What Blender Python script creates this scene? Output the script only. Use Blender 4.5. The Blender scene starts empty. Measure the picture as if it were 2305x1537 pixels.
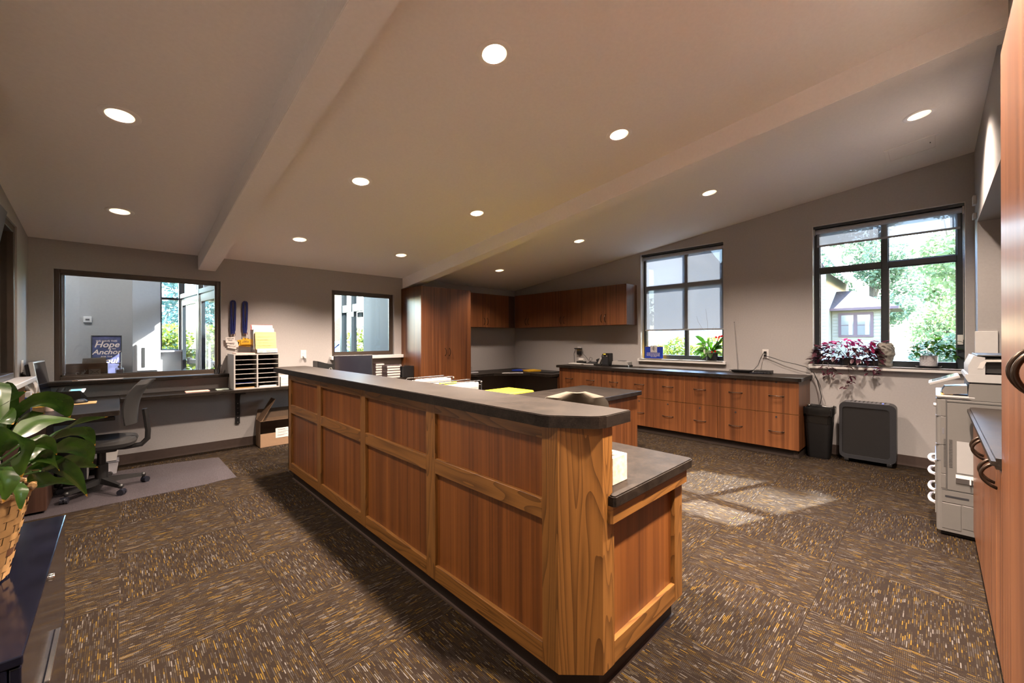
import bpy, bmesh, math, random
from mathutils import Vector, Matrix
random.seed(7)
SC = bpy.context.scene
COL = SC.collection
PI = math.pi

# ---------------------------------------------------------------- camera
YAW, ROLL, CAMZ = 0.7672, -0.0032, 1.37
cd = bpy.data.cameras.new('camera')
cam = bpy.data.objects.new('camera', cd); COL.objects.link(cam)
cd.sensor_width = 36.0; cd.lens = 916.4 / 2305 * 36.0
cd.shift_y = -5.1 / 2305; cd.clip_start = 0.02; cd.clip_end = 400
_f = Vector((math.sin(YAW), math.cos(YAW), 0)); _r = Vector((math.cos(YAW), -math.sin(YAW), 0)); _u = Vector((0, 0, 1))
_r3 = _r * math.cos(ROLL) + _u * math.sin(ROLL); _u3 = _u * math.cos(ROLL) - _r * math.sin(ROLL)
m = Matrix((( _r3.x, _u3.x, -_f.x, 0), (_r3.y, _u3.y, -_f.y, 0), (_r3.z, _u3.z, -_f.z, CAMZ), (0, 0, 0, 1)))
cam.matrix_world = m
SC.camera = cam

# ---------------------------------------------------------------- light, sky, exposure
vs = SC.view_settings
vs.view_transform = 'Standard'; vs.look = 'None'; vs.exposure = 1.58; vs.gamma = 1.0; vs.use_curve_mapping = False
SKY_STRENGTH = 1.9
SUN_ENERGY = 30.0
LAMP_W = 400.0
LAMP_ACROSS = (1.0, 1.0, 0.95, 0.42)     # the far row stands close to the back wall
LAMP_ROW = (0.20, 1.20, 1.08, 0.34)     # the row along the left wall and the one by the outside windows are dimmed
LAMP_COL = (1.0, 0.80, 0.65)
w = bpy.data.worlds.new('world'); SC.world = w; w.use_nodes = True
nt = w.node_tree; nt.nodes.clear()
wo = nt.nodes.new('ShaderNodeOutputWorld'); bg = nt.nodes.new('ShaderNodeBackground'); sk = nt.nodes.new('ShaderNodeTexSky')
sk.sky_type = 'NISHITA'; sk.sun_disc = False; sk.sun_elevation = math.radians(38); sk.sun_rotation = math.radians(111)
sk.air_density = 1.3; sk.dust_density = 0.5; sk.ozone_density = 4.0
bg.inputs['Strength'].default_value = SKY_STRENGTH
nt.links.new(sk.outputs[0], bg.inputs[0]); nt.links.new(bg.outputs[0], wo.inputs[0])
sd = bpy.data.lights.new('sun', 'SUN'); sd.energy = SUN_ENERGY; sd.angle = math.radians(0.6); sd.color = (1.0, 0.95, 0.88)
so = bpy.data.objects.new('sun', sd); COL.objects.link(so)
EL = math.radians(38)
so.rotation_euler = Vector((-0.932 * math.cos(EL), 0.362 * math.cos(EL), -math.sin(EL))).to_track_quat('-Z', 'Y').to_euler()
so.location = (12, -3, 9)
cy = SC.cycles
cy.max_bounces = 8; cy.diffuse_bounces = 6; cy.glossy_bounces = 4; cy.transmission_bounces = 6; cy.transparent_max_bounces = 16
cy.caustics_reflective = False; cy.caustics_refractive = False; cy.sample_clamp_indirect = 6.0
cy.use_denoising = True

# ---------------------------------------------------------------- materials
def newmat(name):
    mt = bpy.data.materials.new(name); mt.use_nodes = True
    n = mt.node_tree; b = n.nodes['Principled BSDF']
    return mt, n, b
def N(n, t, **kw):
    x = n.nodes.new(t)
    for k, v in kw.items(): setattr(x, k, v)
    return x
def C4(c): return (c[0], c[1], c[2], 1.0)
def mathn(n, op, a, b=None, c=None):
    x = n.nodes.new('ShaderNodeMath'); x.operation = op
    for i, v in enumerate((a, b, c)):
        if v is None: continue
        if isinstance(v, (int, float)): x.inputs[i].default_value = v
        else: n.links.new(v, x.inputs[i])
    return x.outputs[0]
def ramp(n, fac, stops):
    r = n.nodes.new('ShaderNodeValToRGB')
    e = r.color_ramp.elements
    while len(e) < len(stops): e.new(0.5)
    for i, (p, c) in enumerate(stops): e[i].position = p; e[i].color = C4(c)
    n.links.new(fac, r.inputs[0]); return r.outputs[0]
def noise(n, vec, scale, detail=3, rough=0.5, dist=0.0):
    x = n.nodes.new('ShaderNodeTexNoise'); x.inputs['Scale'].default_value = scale
    x.inputs['Detail'].default_value = detail; x.inputs['Roughness'].default_value = rough; x.inputs['Distortion'].default_value = dist
    n.links.new(vec, x.inputs['Vector']); return x.outputs['Fac']
def mapping(n, vec, scale=(1, 1, 1), loc=(0, 0, 0)):
    x = n.nodes.new('ShaderNodeMapping'); x.inputs['Scale'].default_value = scale; x.inputs['Location'].default_value = loc
    n.links.new(vec, x.inputs['Vector']); return x.outputs[0]
def wpos(n): return n.nodes.new('ShaderNodeNewGeometry').outputs['Position']
def ocoord(n): return n.nodes.new('ShaderNodeTexCoord').outputs['Object']
def bump(n, b, h, strength=0.2, dist=0.002):
    x = n.nodes.new('ShaderNodeBump'); x.inputs['Strength'].default_value = strength; x.inputs['Distance'].default_value = dist
    n.links.new(h, x.inputs['Height']); n.links.new(x.outputs[0], b.inputs['Normal'])
def plain(name, col, rough=0.5, metal=0.0, spec=0.5, var=0.06, vscale=30, bmp=0.0, coat=0.0, emit=None, estr=0.0):
    mt, n, b = newmat(name)
    b.inputs['Roughness'].default_value = rough; b.inputs['Metallic'].default_value = metal
    b.inputs['Specular IOR Level'].default_value = spec; b.inputs['Coat Weight'].default_value = coat
    f = noise(n, ocoord(n), vscale, 3)
    lo = [max(0, c * (1 - var)) for c in col]; hi = [min(1, c * (1 + var)) for c in col]
    n.links.new(ramp(n, f, [(0.3, lo), (0.7, hi)]), b.inputs['Base Color'])
    if bmp: bump(n, b, f, bmp, 0.001)
    if emit: b.inputs['Emission Color'].default_value = C4(emit); b.inputs['Emission Strength'].default_value = estr
    return mt
def laminate(name, dark, mid, light, grain='z', rough=0.36):
    """straight vertical zebra grain"""
    mt, n, b = newmat(name); p = wpos(n)
    def sc(a, l): return (l, a, a) if grain == 'x' else (a, l, a) if grain == 'y' else (a, a, l)
    f1 = noise(n, mapping(n, p, sc(26, 0.5)), 1.0, 2, 0.5, 0.15)
    f2 = noise(n, mapping(n, p, sc(140, 1.2)), 1.0, 2, 0.6)
    f3 = noise(n, mapping(n, p, sc(5, 0.3), (3, 1, 7)), 1.0, 2)
    s = mathn(n, 'ADD', mathn(n, 'MULTIPLY', f1, 0.5), mathn(n, 'ADD', mathn(n, 'MULTIPLY', f2, 0.28), mathn(n, 'MULTIPLY', f3, 0.22)))
    n.links.new(ramp(n, s, [(0.36, dark), (0.5, mid), (0.63, light)]), b.inputs['Base Color'])
    b.inputs['Roughness'].default_value = rough; b.inputs['Specular IOR Level'].default_value = 0.5
    bump(n, b, f2, 0.08, 0.0006)
    return mt
def oak(name, dark, light, grain='z', rough=0.38):
    mt, n, b = newmat(name); p = wpos(n)
    def sc(a, l): return (l, a, a) if grain == 'x' else (a, l, a) if grain == 'y' else (a, a, l)
    big = noise(n, mapping(n, p, sc(5.5, 0.55), (1.3, 2.2, 4)), 1.0, 2, 0.45, 0.3)
    ring = mathn(n, 'FRACT', mathn(n, 'MULTIPLY', big, 22))
    ring = mathn(n, 'POWER', ring, 2.5)
    fine = noise(n, mapping(n, p, sc(260, 5)), 1.0, 2, 0.6)
    s = mathn(n, 'ADD', mathn(n, 'MULTIPLY', ring, 0.55), mathn(n, 'MULTIPLY', fine, 0.45))
    midc = [(a * 0.35 + c * 0.65) for a, c in zip(dark, light)]
    n.links.new(ramp(n, s, [(0.15, light), (0.4, midc), (0.85, dark)]), b.inputs['Base Color'])
    b.inputs['Roughness'].default_value = rough
    bump(n, b, fine, 0.15, 0.0008)
    return mt
def stone(name, dark, light, rough=0.34):
    mt, n, b = newmat(name); p = wpos(n)
    f1 = noise(n, p, 9, 4, 0.6, 0.4); f2 = noise(n, mapping(n, p, (60, 60, 60), (5, 2, 1)), 1.0, 5, 0.7, 0.8); f3 = noise(n, mapping(n, p, (260, 70, 260)), 1.0, 2)
    s = mathn(n, 'ADD', mathn(n, 'MULTIPLY', f1, 0.35), mathn(n, 'ADD', mathn(n, 'MULTIPLY', f2, 0.45), mathn(n, 'MULTIPLY', f3, 0.2)))
    n.links.new(ramp(n, s, [(0.38, dark), (0.52, [(a + c) / 2 * 0.85 for a, c in zip(dark, light)]), (0.68, light)]), b.inputs['Base Color'])
    b.inputs['Roughness'].default_value = rough; b.inputs['Specular IOR Level'].default_value = 0.16
    bump(n, b, f2, 0.12, 0.0008)
    return mt
def carpet_mat():
    """dashes of gold, tan and grey yarn along the local y axis over a brown ground"""
    mt, n, b = newmat('carpet_yarn')
    oc = ocoord(n); sep = N(n, 'ShaderNodeSeparateXYZ'); n.links.new(oc, sep.inputs[0])
    oi = N(n, 'ShaderNodeObjectInfo'); rnd = oi.outputs['Random']
    x, y = sep.outputs[0], sep.outputs[1]
    P = 0.0068
    li = mathn(n, 'FLOOR', mathn(n, 'DIVIDE', x, P))
    lf = mathn(n, 'FRACT', mathn(n, 'DIVIDE', x, P))
    seed = mathn(n, 'MULTIPLY', rnd, 97.0)
    def wn(a, bb, cc):
        c = N(n, 'ShaderNodeCombineXYZ')
        for i, v in enumerate((a, bb, cc)):
            if isinstance(v, (int, float)): c.inputs[i].default_value = v
            else: n.links.new(v, c.inputs[i])
        k = N(n, 'ShaderNodeTexWhiteNoise'); k.noise_dimensions = '3D'; n.links.new(c.outputs[0], k.inputs['Vector']); return k.outputs['Value']
    off = wn(li, seed, 1.0)
    # in some small blocks the dashes are replaced by a dotted weave
    seg = mathn(n, 'FLOOR', mathn(n, 'ADD', mathn(n, 'DIVIDE', y, 0.040), mathn(n, 'MULTIPLY', off, 9.0)))
    blk = noise(n, mapping(n, oc, (7, 22, 1), (2, 5, 0)), 1.0, 1)
    r1 = wn(li, seg, seed); r2 = wn(seg, li, mathn(n, 'ADD', seed, 3.3))
    # broad cloud that makes some areas plainer
    cl = noise(n, mapping(n, oc, (9, 4, 1)), 1.0, 2)
    tuft = mathn(n, 'ABSOLUTE', mathn(n, 'SINE', mathn(n, 'MULTIPLY', y, PI / 0.0062)))
    ll = mathn(n, 'LESS_THAN', mathn(n, 'ABSOLUTE', mathn(n, 'SUBTRACT', lf, 0.5)), 0.30)
    dash = mathn(n, 'LESS_THAN', r1, mathn(n, 'MULTIPLY_ADD', cl, 0.55, -0.02))
    dash = mathn(n, 'MULTIPLY', dash, mathn(n, 'MULTIPLY', ll, mathn(n, 'LESS_THAN', blk, 0.56)))
    dot = mathn(n, 'MULTIPLY', mathn(n, 'GREATER_THAN', tuft, 0.55), mathn(n, 'LESS_THAN', r1, mathn(n, 'MULTIPLY_ADD', blk, 1.1, 0.10)))
    dot = mathn(n, 'MULTIPLY', mathn(n, 'MULTIPLY', dot, ll), 0.42)
    mask = mathn(n, 'MAXIMUM', dash, dot)
    yarn = ramp(n, r2, [(0.0, (0.080, 0.047, 0.0080)), (0.30, (0.050, 0.031, 0.0095)), (0.5, (0.031, 0.0225, 0.0125)), (0.72, (0.042, 0.036, 0.031)), (1.0, (0.074, 0.065, 0.058))])
    gn = noise(n, oc, 420, 2)
    ground = ramp(n, gn, [(0.3, (0.0072, 0.0047, 0.0034)), (0.7, (0.014, 0.0094, 0.0069))])
    mx = N(n, 'ShaderNodeMix'); mx.data_type = 'RGBA'
    n.links.new(mask, mx.inputs[0]); n.links.new(ground, mx.inputs[6]); n.links.new(yarn, mx.inputs[7])
    n.links.new(mx.outputs[2], b.inputs['Base Color'])
    b.inputs['Roughness'].default_value = 0.95; b.inputs['Specular IOR Level'].default_value = 0.05
    b.inputs['Sheen Weight'].default_value = 0.0
    h = mathn(n, 'ADD', mathn(n, 'MULTIPLY', mask, 0.6), gn)
    bump(n, b, h, 0.5, 0.002)
    return mt
def glass_mat(name='clear_glass', tint=(0.93, 0.96, 0.97), gloss=0.0, rough=0.0):
    mt, n, b = newmat(name); n.nodes.remove(b)
    out = n.nodes['Material Output']
    t = N(n, 'ShaderNodeBsdfTransparent'); t.inputs[0].default_value = C4(tint)
    g = N(n, 'ShaderNodeBsdfGlossy'); g.inputs['Roughness'].default_value = rough
    fr = N(n, 'ShaderNodeFresnel'); fr.inputs[0].default_value = 1.45
    mx = N(n, 'ShaderNodeMixShader'); n.links.new(mathn(n, 'ADD', fr.outputs[0], gloss), mx.inputs[0])
    n.links.new(t.outputs[0], mx.inputs[1]); n.links.new(g.outputs[0], mx.inputs[2]); n.links.new(mx.outputs[0], out.inputs[0])
    return mt
def shade_mat():
    mt, n, b = newmat('solar_screen_fabric'); n.nodes.remove(b); out = n.nodes['Material Output']
    tr = N(n, 'ShaderNodeBsdfTransparent'); tl = N(n, 'ShaderNodeBsdfTranslucent'); df = N(n, 'ShaderNodeBsdfDiffuse')
    c = ramp(n, noise(n, mapping(n, wpos(n), (300, 300, 300)), 1, 2), [(0.3, (0.19, 0.205, 0.235)), (0.7, (0.215, 0.235, 0.265))])
    n.links.new(c, tl.inputs[0]); n.links.new(c, df.inputs[0]); tr.inputs[0].default_value = (0.95, 0.97, 1, 1)
    m1 = N(n, 'ShaderNodeMixShader'); m1.inputs[0].default_value = 0.86; n.links.new(tl.outputs[0], m1.inputs[1]); n.links.new(df.outputs[0], m1.inputs[2])
    m2 = N(n, 'ShaderNodeMixShader'); m2.inputs[0].default_value = 0.014; n.links.new(m1.outputs[0], m2.inputs[1]); n.links.new(tr.outputs[0], m2.inputs[2])
    n.links.new(m2.outputs[0], out.inputs[0]); return mt
def leaf_mat(name, c1, c2, vein=None, rough=0.35, transl=0.35, scale=14, tipc=None):
    mt, n, b = newmat(name); out = n.nodes['Material Output']
    f = noise(n, mapping(n, ocoord(n), (scale, scale, scale)), 1, 3)
    col = ramp(n, f, [(0.3, c1), (0.7, c2)])
    if tipc is not None:
        at = N(n, 'ShaderNodeAttribute'); at.attribute_name = 'along'
        mx = N(n, 'ShaderNodeMix'); mx.data_type = 'RGBA'
        k = mathn(n, 'GREATER_THAN', at.outputs['Fac'], 0.965)
        n.links.new(k, mx.inputs[0]); n.links.new(col, mx.inputs[6]); mx.inputs[7].default_value = C4(tipc); col = mx.outputs[2]
    n.links.new(col, b.inputs['Base Color']); b.inputs['Roughness'].default_value = rough
    tl = N(n, 'ShaderNodeBsdfTranslucent'); n.links.new(col, tl.inputs[0])
    mx = N(n, 'ShaderNodeMixShader'); mx.inputs[0].default_value = transl
    n.links.new(b.outputs[0], mx.inputs[1]); n.links.new(tl.outputs[0], mx.inputs[2]); n.links.new(mx.outputs[0], out.inputs[0])
    return mt
def emis(name, col, s):
    mt, n, b = newmat(name); n.nodes.remove(b)
    e = N(n, 'ShaderNodeEmission'); e.inputs[0].default_value = C4(col); e.inputs[1].default_value = s
    n.links.new(e.outputs[0], n.nodes['Material Output'].inputs[0]); return mt

M = {}
M['lam'] = laminate('cabinet_laminate', (0.052, 0.017, 0.0055), (0.098, 0.033, 0.010), (0.148, 0.055, 0.018))
M['lamp'] = laminate('reception_panel_laminate', (0.070, 0.021, 0.0045), (0.138, 0.044, 0.0085), (0.205, 0.072, 0.015), rough=0.4)
M['lamdark'] = laminate('dark_laminate', (0.018, 0.008, 0.005), (0.032, 0.014, 0.009), (0.05, 0.024, 0.015))
OD, OL = (0.070, 0.028, 0.0062), (0.205, 0.090, 0.021)
M['oakz'] = oak('oak_upright_grain', OD, OL, 'z'); M['oaky'] = oak('oak_grain_along_counter', OD, OL, 'y'); M['oakx'] = oak('oak_grain_across', OD, OL, 'x')
M['top'] = stone('dark_worktop_laminate', (0.004, 0.0029, 0.0023), (0.027, 0.0205, 0.016), 0.42)
M['wall'] = plain('warm_grey_wall_paint', (0.33, 0.315, 0.31), 0.75, var=0.03, vscale=60, bmp=0.03)
M['ceil'] = plain('off_white_ceiling_paint', (0.84, 0.81, 0.79), 0.8, var=0.02, vscale=50, bmp=0.02)
M['sorter'] = plain('light_grey_melamine', (0.30, 0.285, 0.27), 0.5, var=0.02)
M['white'] = plain('white_paint', (0.56, 0.55, 0.54), 0.45, var=0.02)
M['trimwhite'] = plain('white_lamp_trim', (0.86, 0.83, 0.80), 0.4, var=0.02)
M['reflector'] = plain('glossy_white_reflector', (0.85, 0.78, 0.62), 0.25, var=0.01)
M['lens'] = emis('lamp_lens_glow', (1.0, 0.80, 0.58), 4.0)
M['carpet'] = carpet_mat()
M['base'] = plain('brown_rubber_base', (0.050, 0.034, 0.028), 0.45, var=0.08)
M['toe'] = plain('dark_brown_toe_kick', (0.022, 0.014, 0.010), 0.5, var=0.08)
M['winframe'] = plain('dark_bronze_aluminium', (0.022, 0.030, 0.036), 0.35, var=0.08)
M['intframe'] = plain('brown_metal_frame', (0.050, 0.036, 0.027), 0.4, var=0.05)
M['glass'] = glass_mat()
M['intglass'] = glass_mat('interior_glass', (0.95, 0.97, 0.97), 0.015)
M['shade'] = shade_mat()
M['shadebar'] = plain('grey_hem_bar', (0.30, 0.32, 0.36), 0.5)
M['black'] = plain('black_plastic', (0.006, 0.006, 0.0065), 0.45, var=0.15)
M['blacksoft'] = plain('black_mesh_fabric', (0.007, 0.0065, 0.0065), 0.85, var=0.25, vscale=300, bmp=0.3)
M['blackgloss'] = plain('glossy_black', (0.008, 0.009, 0.014), 0.12, var=0.1)
M['filecab'] = plain('black_lacquered_metal', (0.003, 0.0035, 0.008), 0.12, var=0.3, vscale=8)
M['darkgrey'] = plain('dark_grey_plastic', (0.016, 0.017, 0.020), 0.4)
M['grey'] = plain('grey_plastic', (0.085, 0.085, 0.095), 0.4)
M['copier'] = plain('warm_grey_copier_plastic', (0.080, 0.076, 0.072), 0.45, var=0.02)
M['copierlight'] = plain('light_copier_plastic', (0.20, 0.198, 0.197), 0.4, var=0.02)
M['bronze'] = plain('dark_bronze_handle', (0.040, 0.026, 0.018), 0.3, metal=0.8)
M['chrome'] = plain('chrome_metal', (0.7, 0.68, 0.66), 0.15, metal=1.0)
M['silver'] = plain('silver_plastic', (0.55, 0.54, 0.52), 0.3, metal=0.6)
M['paper'] = plain('white_paper', (0.50, 0.48, 0.46), 0.7, var=0.03)
M['manila'] = plain('manila_paper', (0.52, 0.33, 0.13), 0.7, var=0.04)
M['pink'] = plain('pink_folder_card', (0.72, 0.40, 0.33), 0.7)
M['red'] = plain('red_card', (0.72, 0.06, 0.06), 0.5)
M['yellow'] = plain('yellow_card', (0.50, 0.28, 0.01), 0.5)
M['yellowgreen'] = plain('bright_yellow_vinyl', (0.50, 0.42, 0.005), 0.5)
M['blue'] = plain('royal_blue_card', (0.006, 0.030, 0.30), 0.45)
M['bluecord'] = plain('navy_blue_lanyard_ribbon', (0.003, 0.009, 0.085), 0.6, var=0.2, vscale=200)
M['card'] = plain('brown_cardboard', (0.19, 0.115, 0.065), 0.8, var=0.05)
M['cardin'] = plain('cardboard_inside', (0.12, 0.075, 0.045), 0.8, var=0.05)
M['ink'] = plain('dark_ink', (0.02, 0.02, 0.02), 0.7)
M['inkbrown'] = plain('brown_marker_ink', (0.18, 0.09, 0.06), 0.7)
M['olive'] = plain('olive_brown_upholstery', (0.036, 0.027, 0.016), 0.85, var=0.15, vscale=200)
M['mesh2'] = plain('book_cover_dark', (0.05, 0.03, 0.03), 0.6)
M['wovena'] = plain('pale_bamboo_strip', (0.30, 0.17, 0.065), 0.55, var=0.2, vscale=25)
M['wovenb'] = plain('dark_bamboo_strip', (0.07, 0.03, 0.014), 0.55, var=0.2, vscale=25)
M['soil'] = plain('potting_soil', (0.02, 0.014, 0.01), 0.95, var=0.4, vscale=80)
M['terra'] = plain('carved_stone', (0.20, 0.19, 0.17), 0.9, var=0.35, vscale=35, bmp=0.6)
M['whitepot'] = plain('white_ceramic', (0.42, 0.41, 0.43), 0.35, var=0.03)
M['cream'] = plain('cream_siding', (0.24, 0.205, 0.17), 0.7, var=0.03)
M['whiteside'] = plain('white_siding', (0.30, 0.30, 0.31), 0.7, var=0.03)
M['mauve'] = plain('mauve_window_trim', (0.085, 0.040, 0.050), 0.6)
M['shingle'] = plain('reddish_brown_shingle', (0.050, 0.033, 0.034), 0.9, var=0.3, vscale=12)
M['brick'] = plain('tan_brick', (0.22, 0.125, 0.07), 0.85, var=0.2, vscale=12)
M['asphalt'] = plain('asphalt', (0.04, 0.04, 0.042), 0.9, var=0.1)
M['lawn'] = plain('lawn_grass', (0.040, 0.070, 0.016), 0.95, var=0.4, vscale=6)
M['leafa'] = leaf_mat('tree_leaf_light', (0.12, 0.17, 0.065), (0.24, 0.29, 0.13), rough=0.5, transl=0.5)
M['leafb'] = leaf_mat('tree_leaf_dark', (0.075, 0.12, 0.07), (0.16, 0.21, 0.12), rough=0.5, transl=0.45)
M['hedge'] = leaf_mat('hedge_leaf', (0.08, 0.12, 0.012), (0.20, 0.235, 0.03), rough=0.5, transl=0.5)
M['spruce'] = leaf_mat('blue_spruce_needle', (0.05, 0.11, 0.09), (0.14, 0.24, 0.22), rough=0.6, transl=0.2)
M['bark'] = plain('bark', (0.10, 0.075, 0.055), 0.9, var=0.3, vscale=20)
M['lily'] = leaf_mat('peace_lily_leaf', (0.008, 0.024, 0.0035), (0.026, 0.055, 0.007), rough=0.27, transl=0.22, scale=22, tipc=(0.22, 0.11, 0.015))
M['potleaf'] = leaf_mat('glossy_green_leaf', (0.010, 0.045, 0.005), (0.035, 0.11, 0.010), rough=0.35, transl=0.3, scale=30)
M['limeleaf'] = leaf_mat('fresh_green_leaf', (0.025, 0.10, 0.005), (0.06, 0.18, 0.010), rough=0.35, transl=0.35, scale=30)
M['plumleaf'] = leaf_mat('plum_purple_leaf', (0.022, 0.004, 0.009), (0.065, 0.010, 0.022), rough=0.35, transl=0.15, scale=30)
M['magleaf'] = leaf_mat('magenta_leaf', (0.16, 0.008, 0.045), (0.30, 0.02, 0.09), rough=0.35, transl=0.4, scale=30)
M['redpetal'] = leaf_mat('red_petal', (0.6, 0.01, 0.01), (0.8, 0.04, 0.03), rough=0.3, transl=0.3, scale=30)
M['whitepetal'] = leaf_mat('white_petal', (0.7, 0.72, 0.68), (0.85, 0.86, 0.8), rough=0.4, transl=0.4, scale=30)
M['stem'] = plain('green_stem', (0.06, 0.14, 0.03), 0.5)
M['twig'] = plain('brown_twig', (0.10, 0.07, 0.06), 0.8)
M['signblue'] = plain('weathered_navy_board', (0.060, 0.065, 0.15), 0.7, var=0.5, vscale=9)
M['signtext'] = plain('pale_peach_lettering', (0.72, 0.57, 0.48), 0.6)
M['walnut'] = oak('dark_walnut', (0.035, 0.016, 0.008), (0.105, 0.048, 0.025), 'x')
M['icon'] = plain('pale_grey_inlay', (0.38, 0.34, 0.30), 0.6)
M['wallcool'] = plain('vestibule_wall_paint', (0.36, 0.36, 0.365), 0.7, var=0.02)
M['wallbeige'] = plain('beige_hall_paint', (0.10, 0.075, 0.057), 0.7, var=0.02)
M['liner'] = plain('bin_liner_film', (0.006, 0.006, 0.006), 0.22, var=0.1)
M['mat'] = None
M['screenblue'] = emis('phone_screen_glow', (0.22, 0.55, 0.75), 0.8)
M['led'] = emis('amber_display_glow', (1.0, 0.5, 0.05), 0.6)
M['carblue'] = plain('blue_car_paint', (0.05, 0.06, 0.14), 0.2, coat=0.6)
M['carwhite'] = plain('white_car_paint', (0.22, 0.23, 0.25), 0.2, coat=0.6)
M['carglass'] = plain('dark_car_glass', (0.05, 0.07, 0.08), 0.08)
M['clearplastic'] = glass_mat('clear_plastic', (0.82, 0.84, 0.88), 0.10, 0.15)
M['lotion'] = plain('translucent_lotion', (0.62, 0.50, 0.44), 0.3)
M['tissuebox'] = plain('birch_print_card', (0.62, 0.50, 0.38), 0.6, var=0.3, vscale=45)
M['tissueyellow'] = plain('yellow_leaf_print_card', (0.62, 0.36, 0.06), 0.6, var=0.4, vscale=35)
def _mat_film():
    mt, n, b = newmat('frosted_vinyl_mat'); out = n.nodes['Material Output']
    b.inputs['Base Color'].default_value = (0.055, 0.047, 0.052, 1); b.inputs['Roughness'].default_value = 0.4
    t = N(n, 'ShaderNodeBsdfTransparent'); mx = N(n, 'ShaderNodeMixShader'); f = noise(n, ocoord(n), 300, 2)
    n.links.new(mathn(n, 'MULTIPLY_ADD', f, 0.2, 0.3), mx.inputs[0]); n.links.new(b.outputs[0], mx.inputs[1]); n.links.new(t.outputs[0], mx.inputs[2]); n.links.new(mx.outputs[0], out.inputs[0]); return mt
M['mat'] = _mat_film()

# ---------------------------------------------------------------- mesh helpers
def wloc(o):
    v = Vector((0, 0, 0))
    while o is not None: v += o.location; o = o.parent
    return v
class MB:
    def __init__(s): s.bm = bmesh.new()
    def box(s, x0, x1, y0, y1, z0, z1, bev=0.0, seg=2, rot=None, at=None):
        r = bmesh.ops.create_cube(s.bm, size=1.0); vs_ = r['verts']
        for v in vs_:
            v.co = Vector((x0 + (v.co.x + .5) * (x1 - x0), y0 + (v.co.y + .5) * (y1 - y0), z0 + (v.co.z + .5) * (z1 - z0)))
        if bev > 0:
            es = list({e for v in vs_ for e in v.link_edges})
            rr = bmesh.ops.bevel(s.bm, geom=es, offset=bev, segments=seg, affect='EDGES', profile=0.5)
            vs_ = list({v for f in rr['faces'] for v in f.verts} | {v for v in vs_ if v.is_valid})
        if rot is not None:
            c = Vector(at) if at is not None else Vector(((x0 + x1) / 2, (y0 + y1) / 2, (z0 + z1) / 2))
            bmesh.ops.rotate(s.bm, verts=vs_, cent=c, matrix=rot)
        return s
    def prism(s, pts, z0, z1, axis='z'):
        """pts: 2D outline; axis z -> (x,y), x -> (y,z) extruded along x, y -> (x,z) extruded along y"""
        def mk(p, t):
            return (p[0], p[1], t) if axis == 'z' else (t, p[0], p[1]) if axis == 'x' else (p[0], t, p[1])
        a = [s.bm.verts.new(mk(p, z0)) for p in pts]; b = [s.bm.verts.new(mk(p, z1)) for p in pts]
        k = len(pts)
        s.bm.faces.new(a); s.bm.faces.new(list(reversed(b)))
        for i in range(k): s.bm.faces.new((a[i], b[i], b[(i + 1) % k], a[(i + 1) % k]))
        return s
    def hexa(s, c):
        """8 corners: bottom 4 then top 4"""
        v = [s.bm.verts.new(p) for p in c]
        for f in ((3, 2, 1, 0), (4, 5, 6, 7), (0, 1, 5, 4), (1, 2, 6, 5), (2, 3, 7, 6), (3, 0, 4, 7)): s.bm.faces.new([v[i] for i in f])
        return s
    def lathe(s, prof, c=(0, 0, 0), seg=24, axis='z', cap=False):
        """prof: list of (r, h)"""
        rings = []
        for r, h in prof:
            ring = []
            for i in range(seg):
                a = 2 * PI * i / seg
                p = (r * math.cos(a), r * math.sin(a), h)
                if axis == 'x': p = (p[2], p[0], p[1])
                elif axis == 'y': p = (p[0], p[2], p[1])
                ring.append(s.bm.verts.new((c[0] + p[0], c[1] + p[1], c[2] + p[2])))
            rings.append(ring)
        for a, b in zip(rings, rings[1:]):
            for i in range(seg): s.bm.faces.new((a[i], a[(i + 1) % seg], b[(i + 1) % seg], b[i]))
        if cap:
            s.bm.faces.new(list(reversed(rings[0]))); s.bm.faces.new(rings[-1])
        return s
    def cyl(s, c, r, h, seg=20, axis='z', r2=None):
        return s.lathe([(r, 0), (r if r2 is None else r2, h)], c, seg, axis, True)
    def tube(s, pts, r, seg=8, closed=False, r_end=None):
        pts = [Vector(p) for p in pts]; n_ = len(pts); rings = []
        up = Vector((0, 0, 1)); prev = None
        for i, p in enumerate(pts):
            a = pts[(i - 1) % n_] if (i > 0 or closed) else p
            b = pts[(i + 1) % n_] if (i < n_ - 1 or closed) else p
            t = (b - a)
            t = t.normalized() if t.length > 1e-9 else Vector((0, 0, 1))
            if prev is None:
                x = t.cross(up)
                if x.length < 1e-3: x = t.cross(Vector((1, 0, 0)))
            else: x = prev - t * prev.dot(t)
            x.normalize(); prev = x; y = t.cross(x)
            rr = r if r_end is None else r + (r_end - r) * i / max(1, n_ - 1)
            rings.append([s.bm.verts.new(p + (x * math.cos(2 * PI * k / seg) + y * math.sin(2 * PI * k / seg)) * rr) for k in range(seg)])
        pairs = list(zip(rings, rings[1:])) + ([(rings[-1], rings[0])] if closed else [])
        for a, b in pairs:
            for k in range(seg): s.bm.faces.new((a[k], a[(k + 1) % seg], b[(k + 1) % seg], b[k]))
        if not closed:
            s.bm.faces.new(list(reversed(rings[0]))); s.bm.faces.new(rings[-1])
        return s
    def sphere(s, c, r, sc=(1, 1, 1), u=16, v=10):
        rr = bmesh.ops.create_uvsphere(s.bm, u_segments=u, v_segments=v, radius=r)
        for q in rr['verts']: q.co = Vector((q.co.x * sc[0] + c[0], q.co.y * sc[1] + c[1], q.co.z * sc[2] + c[2]))
        return s
    def quad(s, a, b, c, d):
        s.bm.faces.new([s.bm.verts.new(p) for p in (a, b, c, d)]); return s
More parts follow.
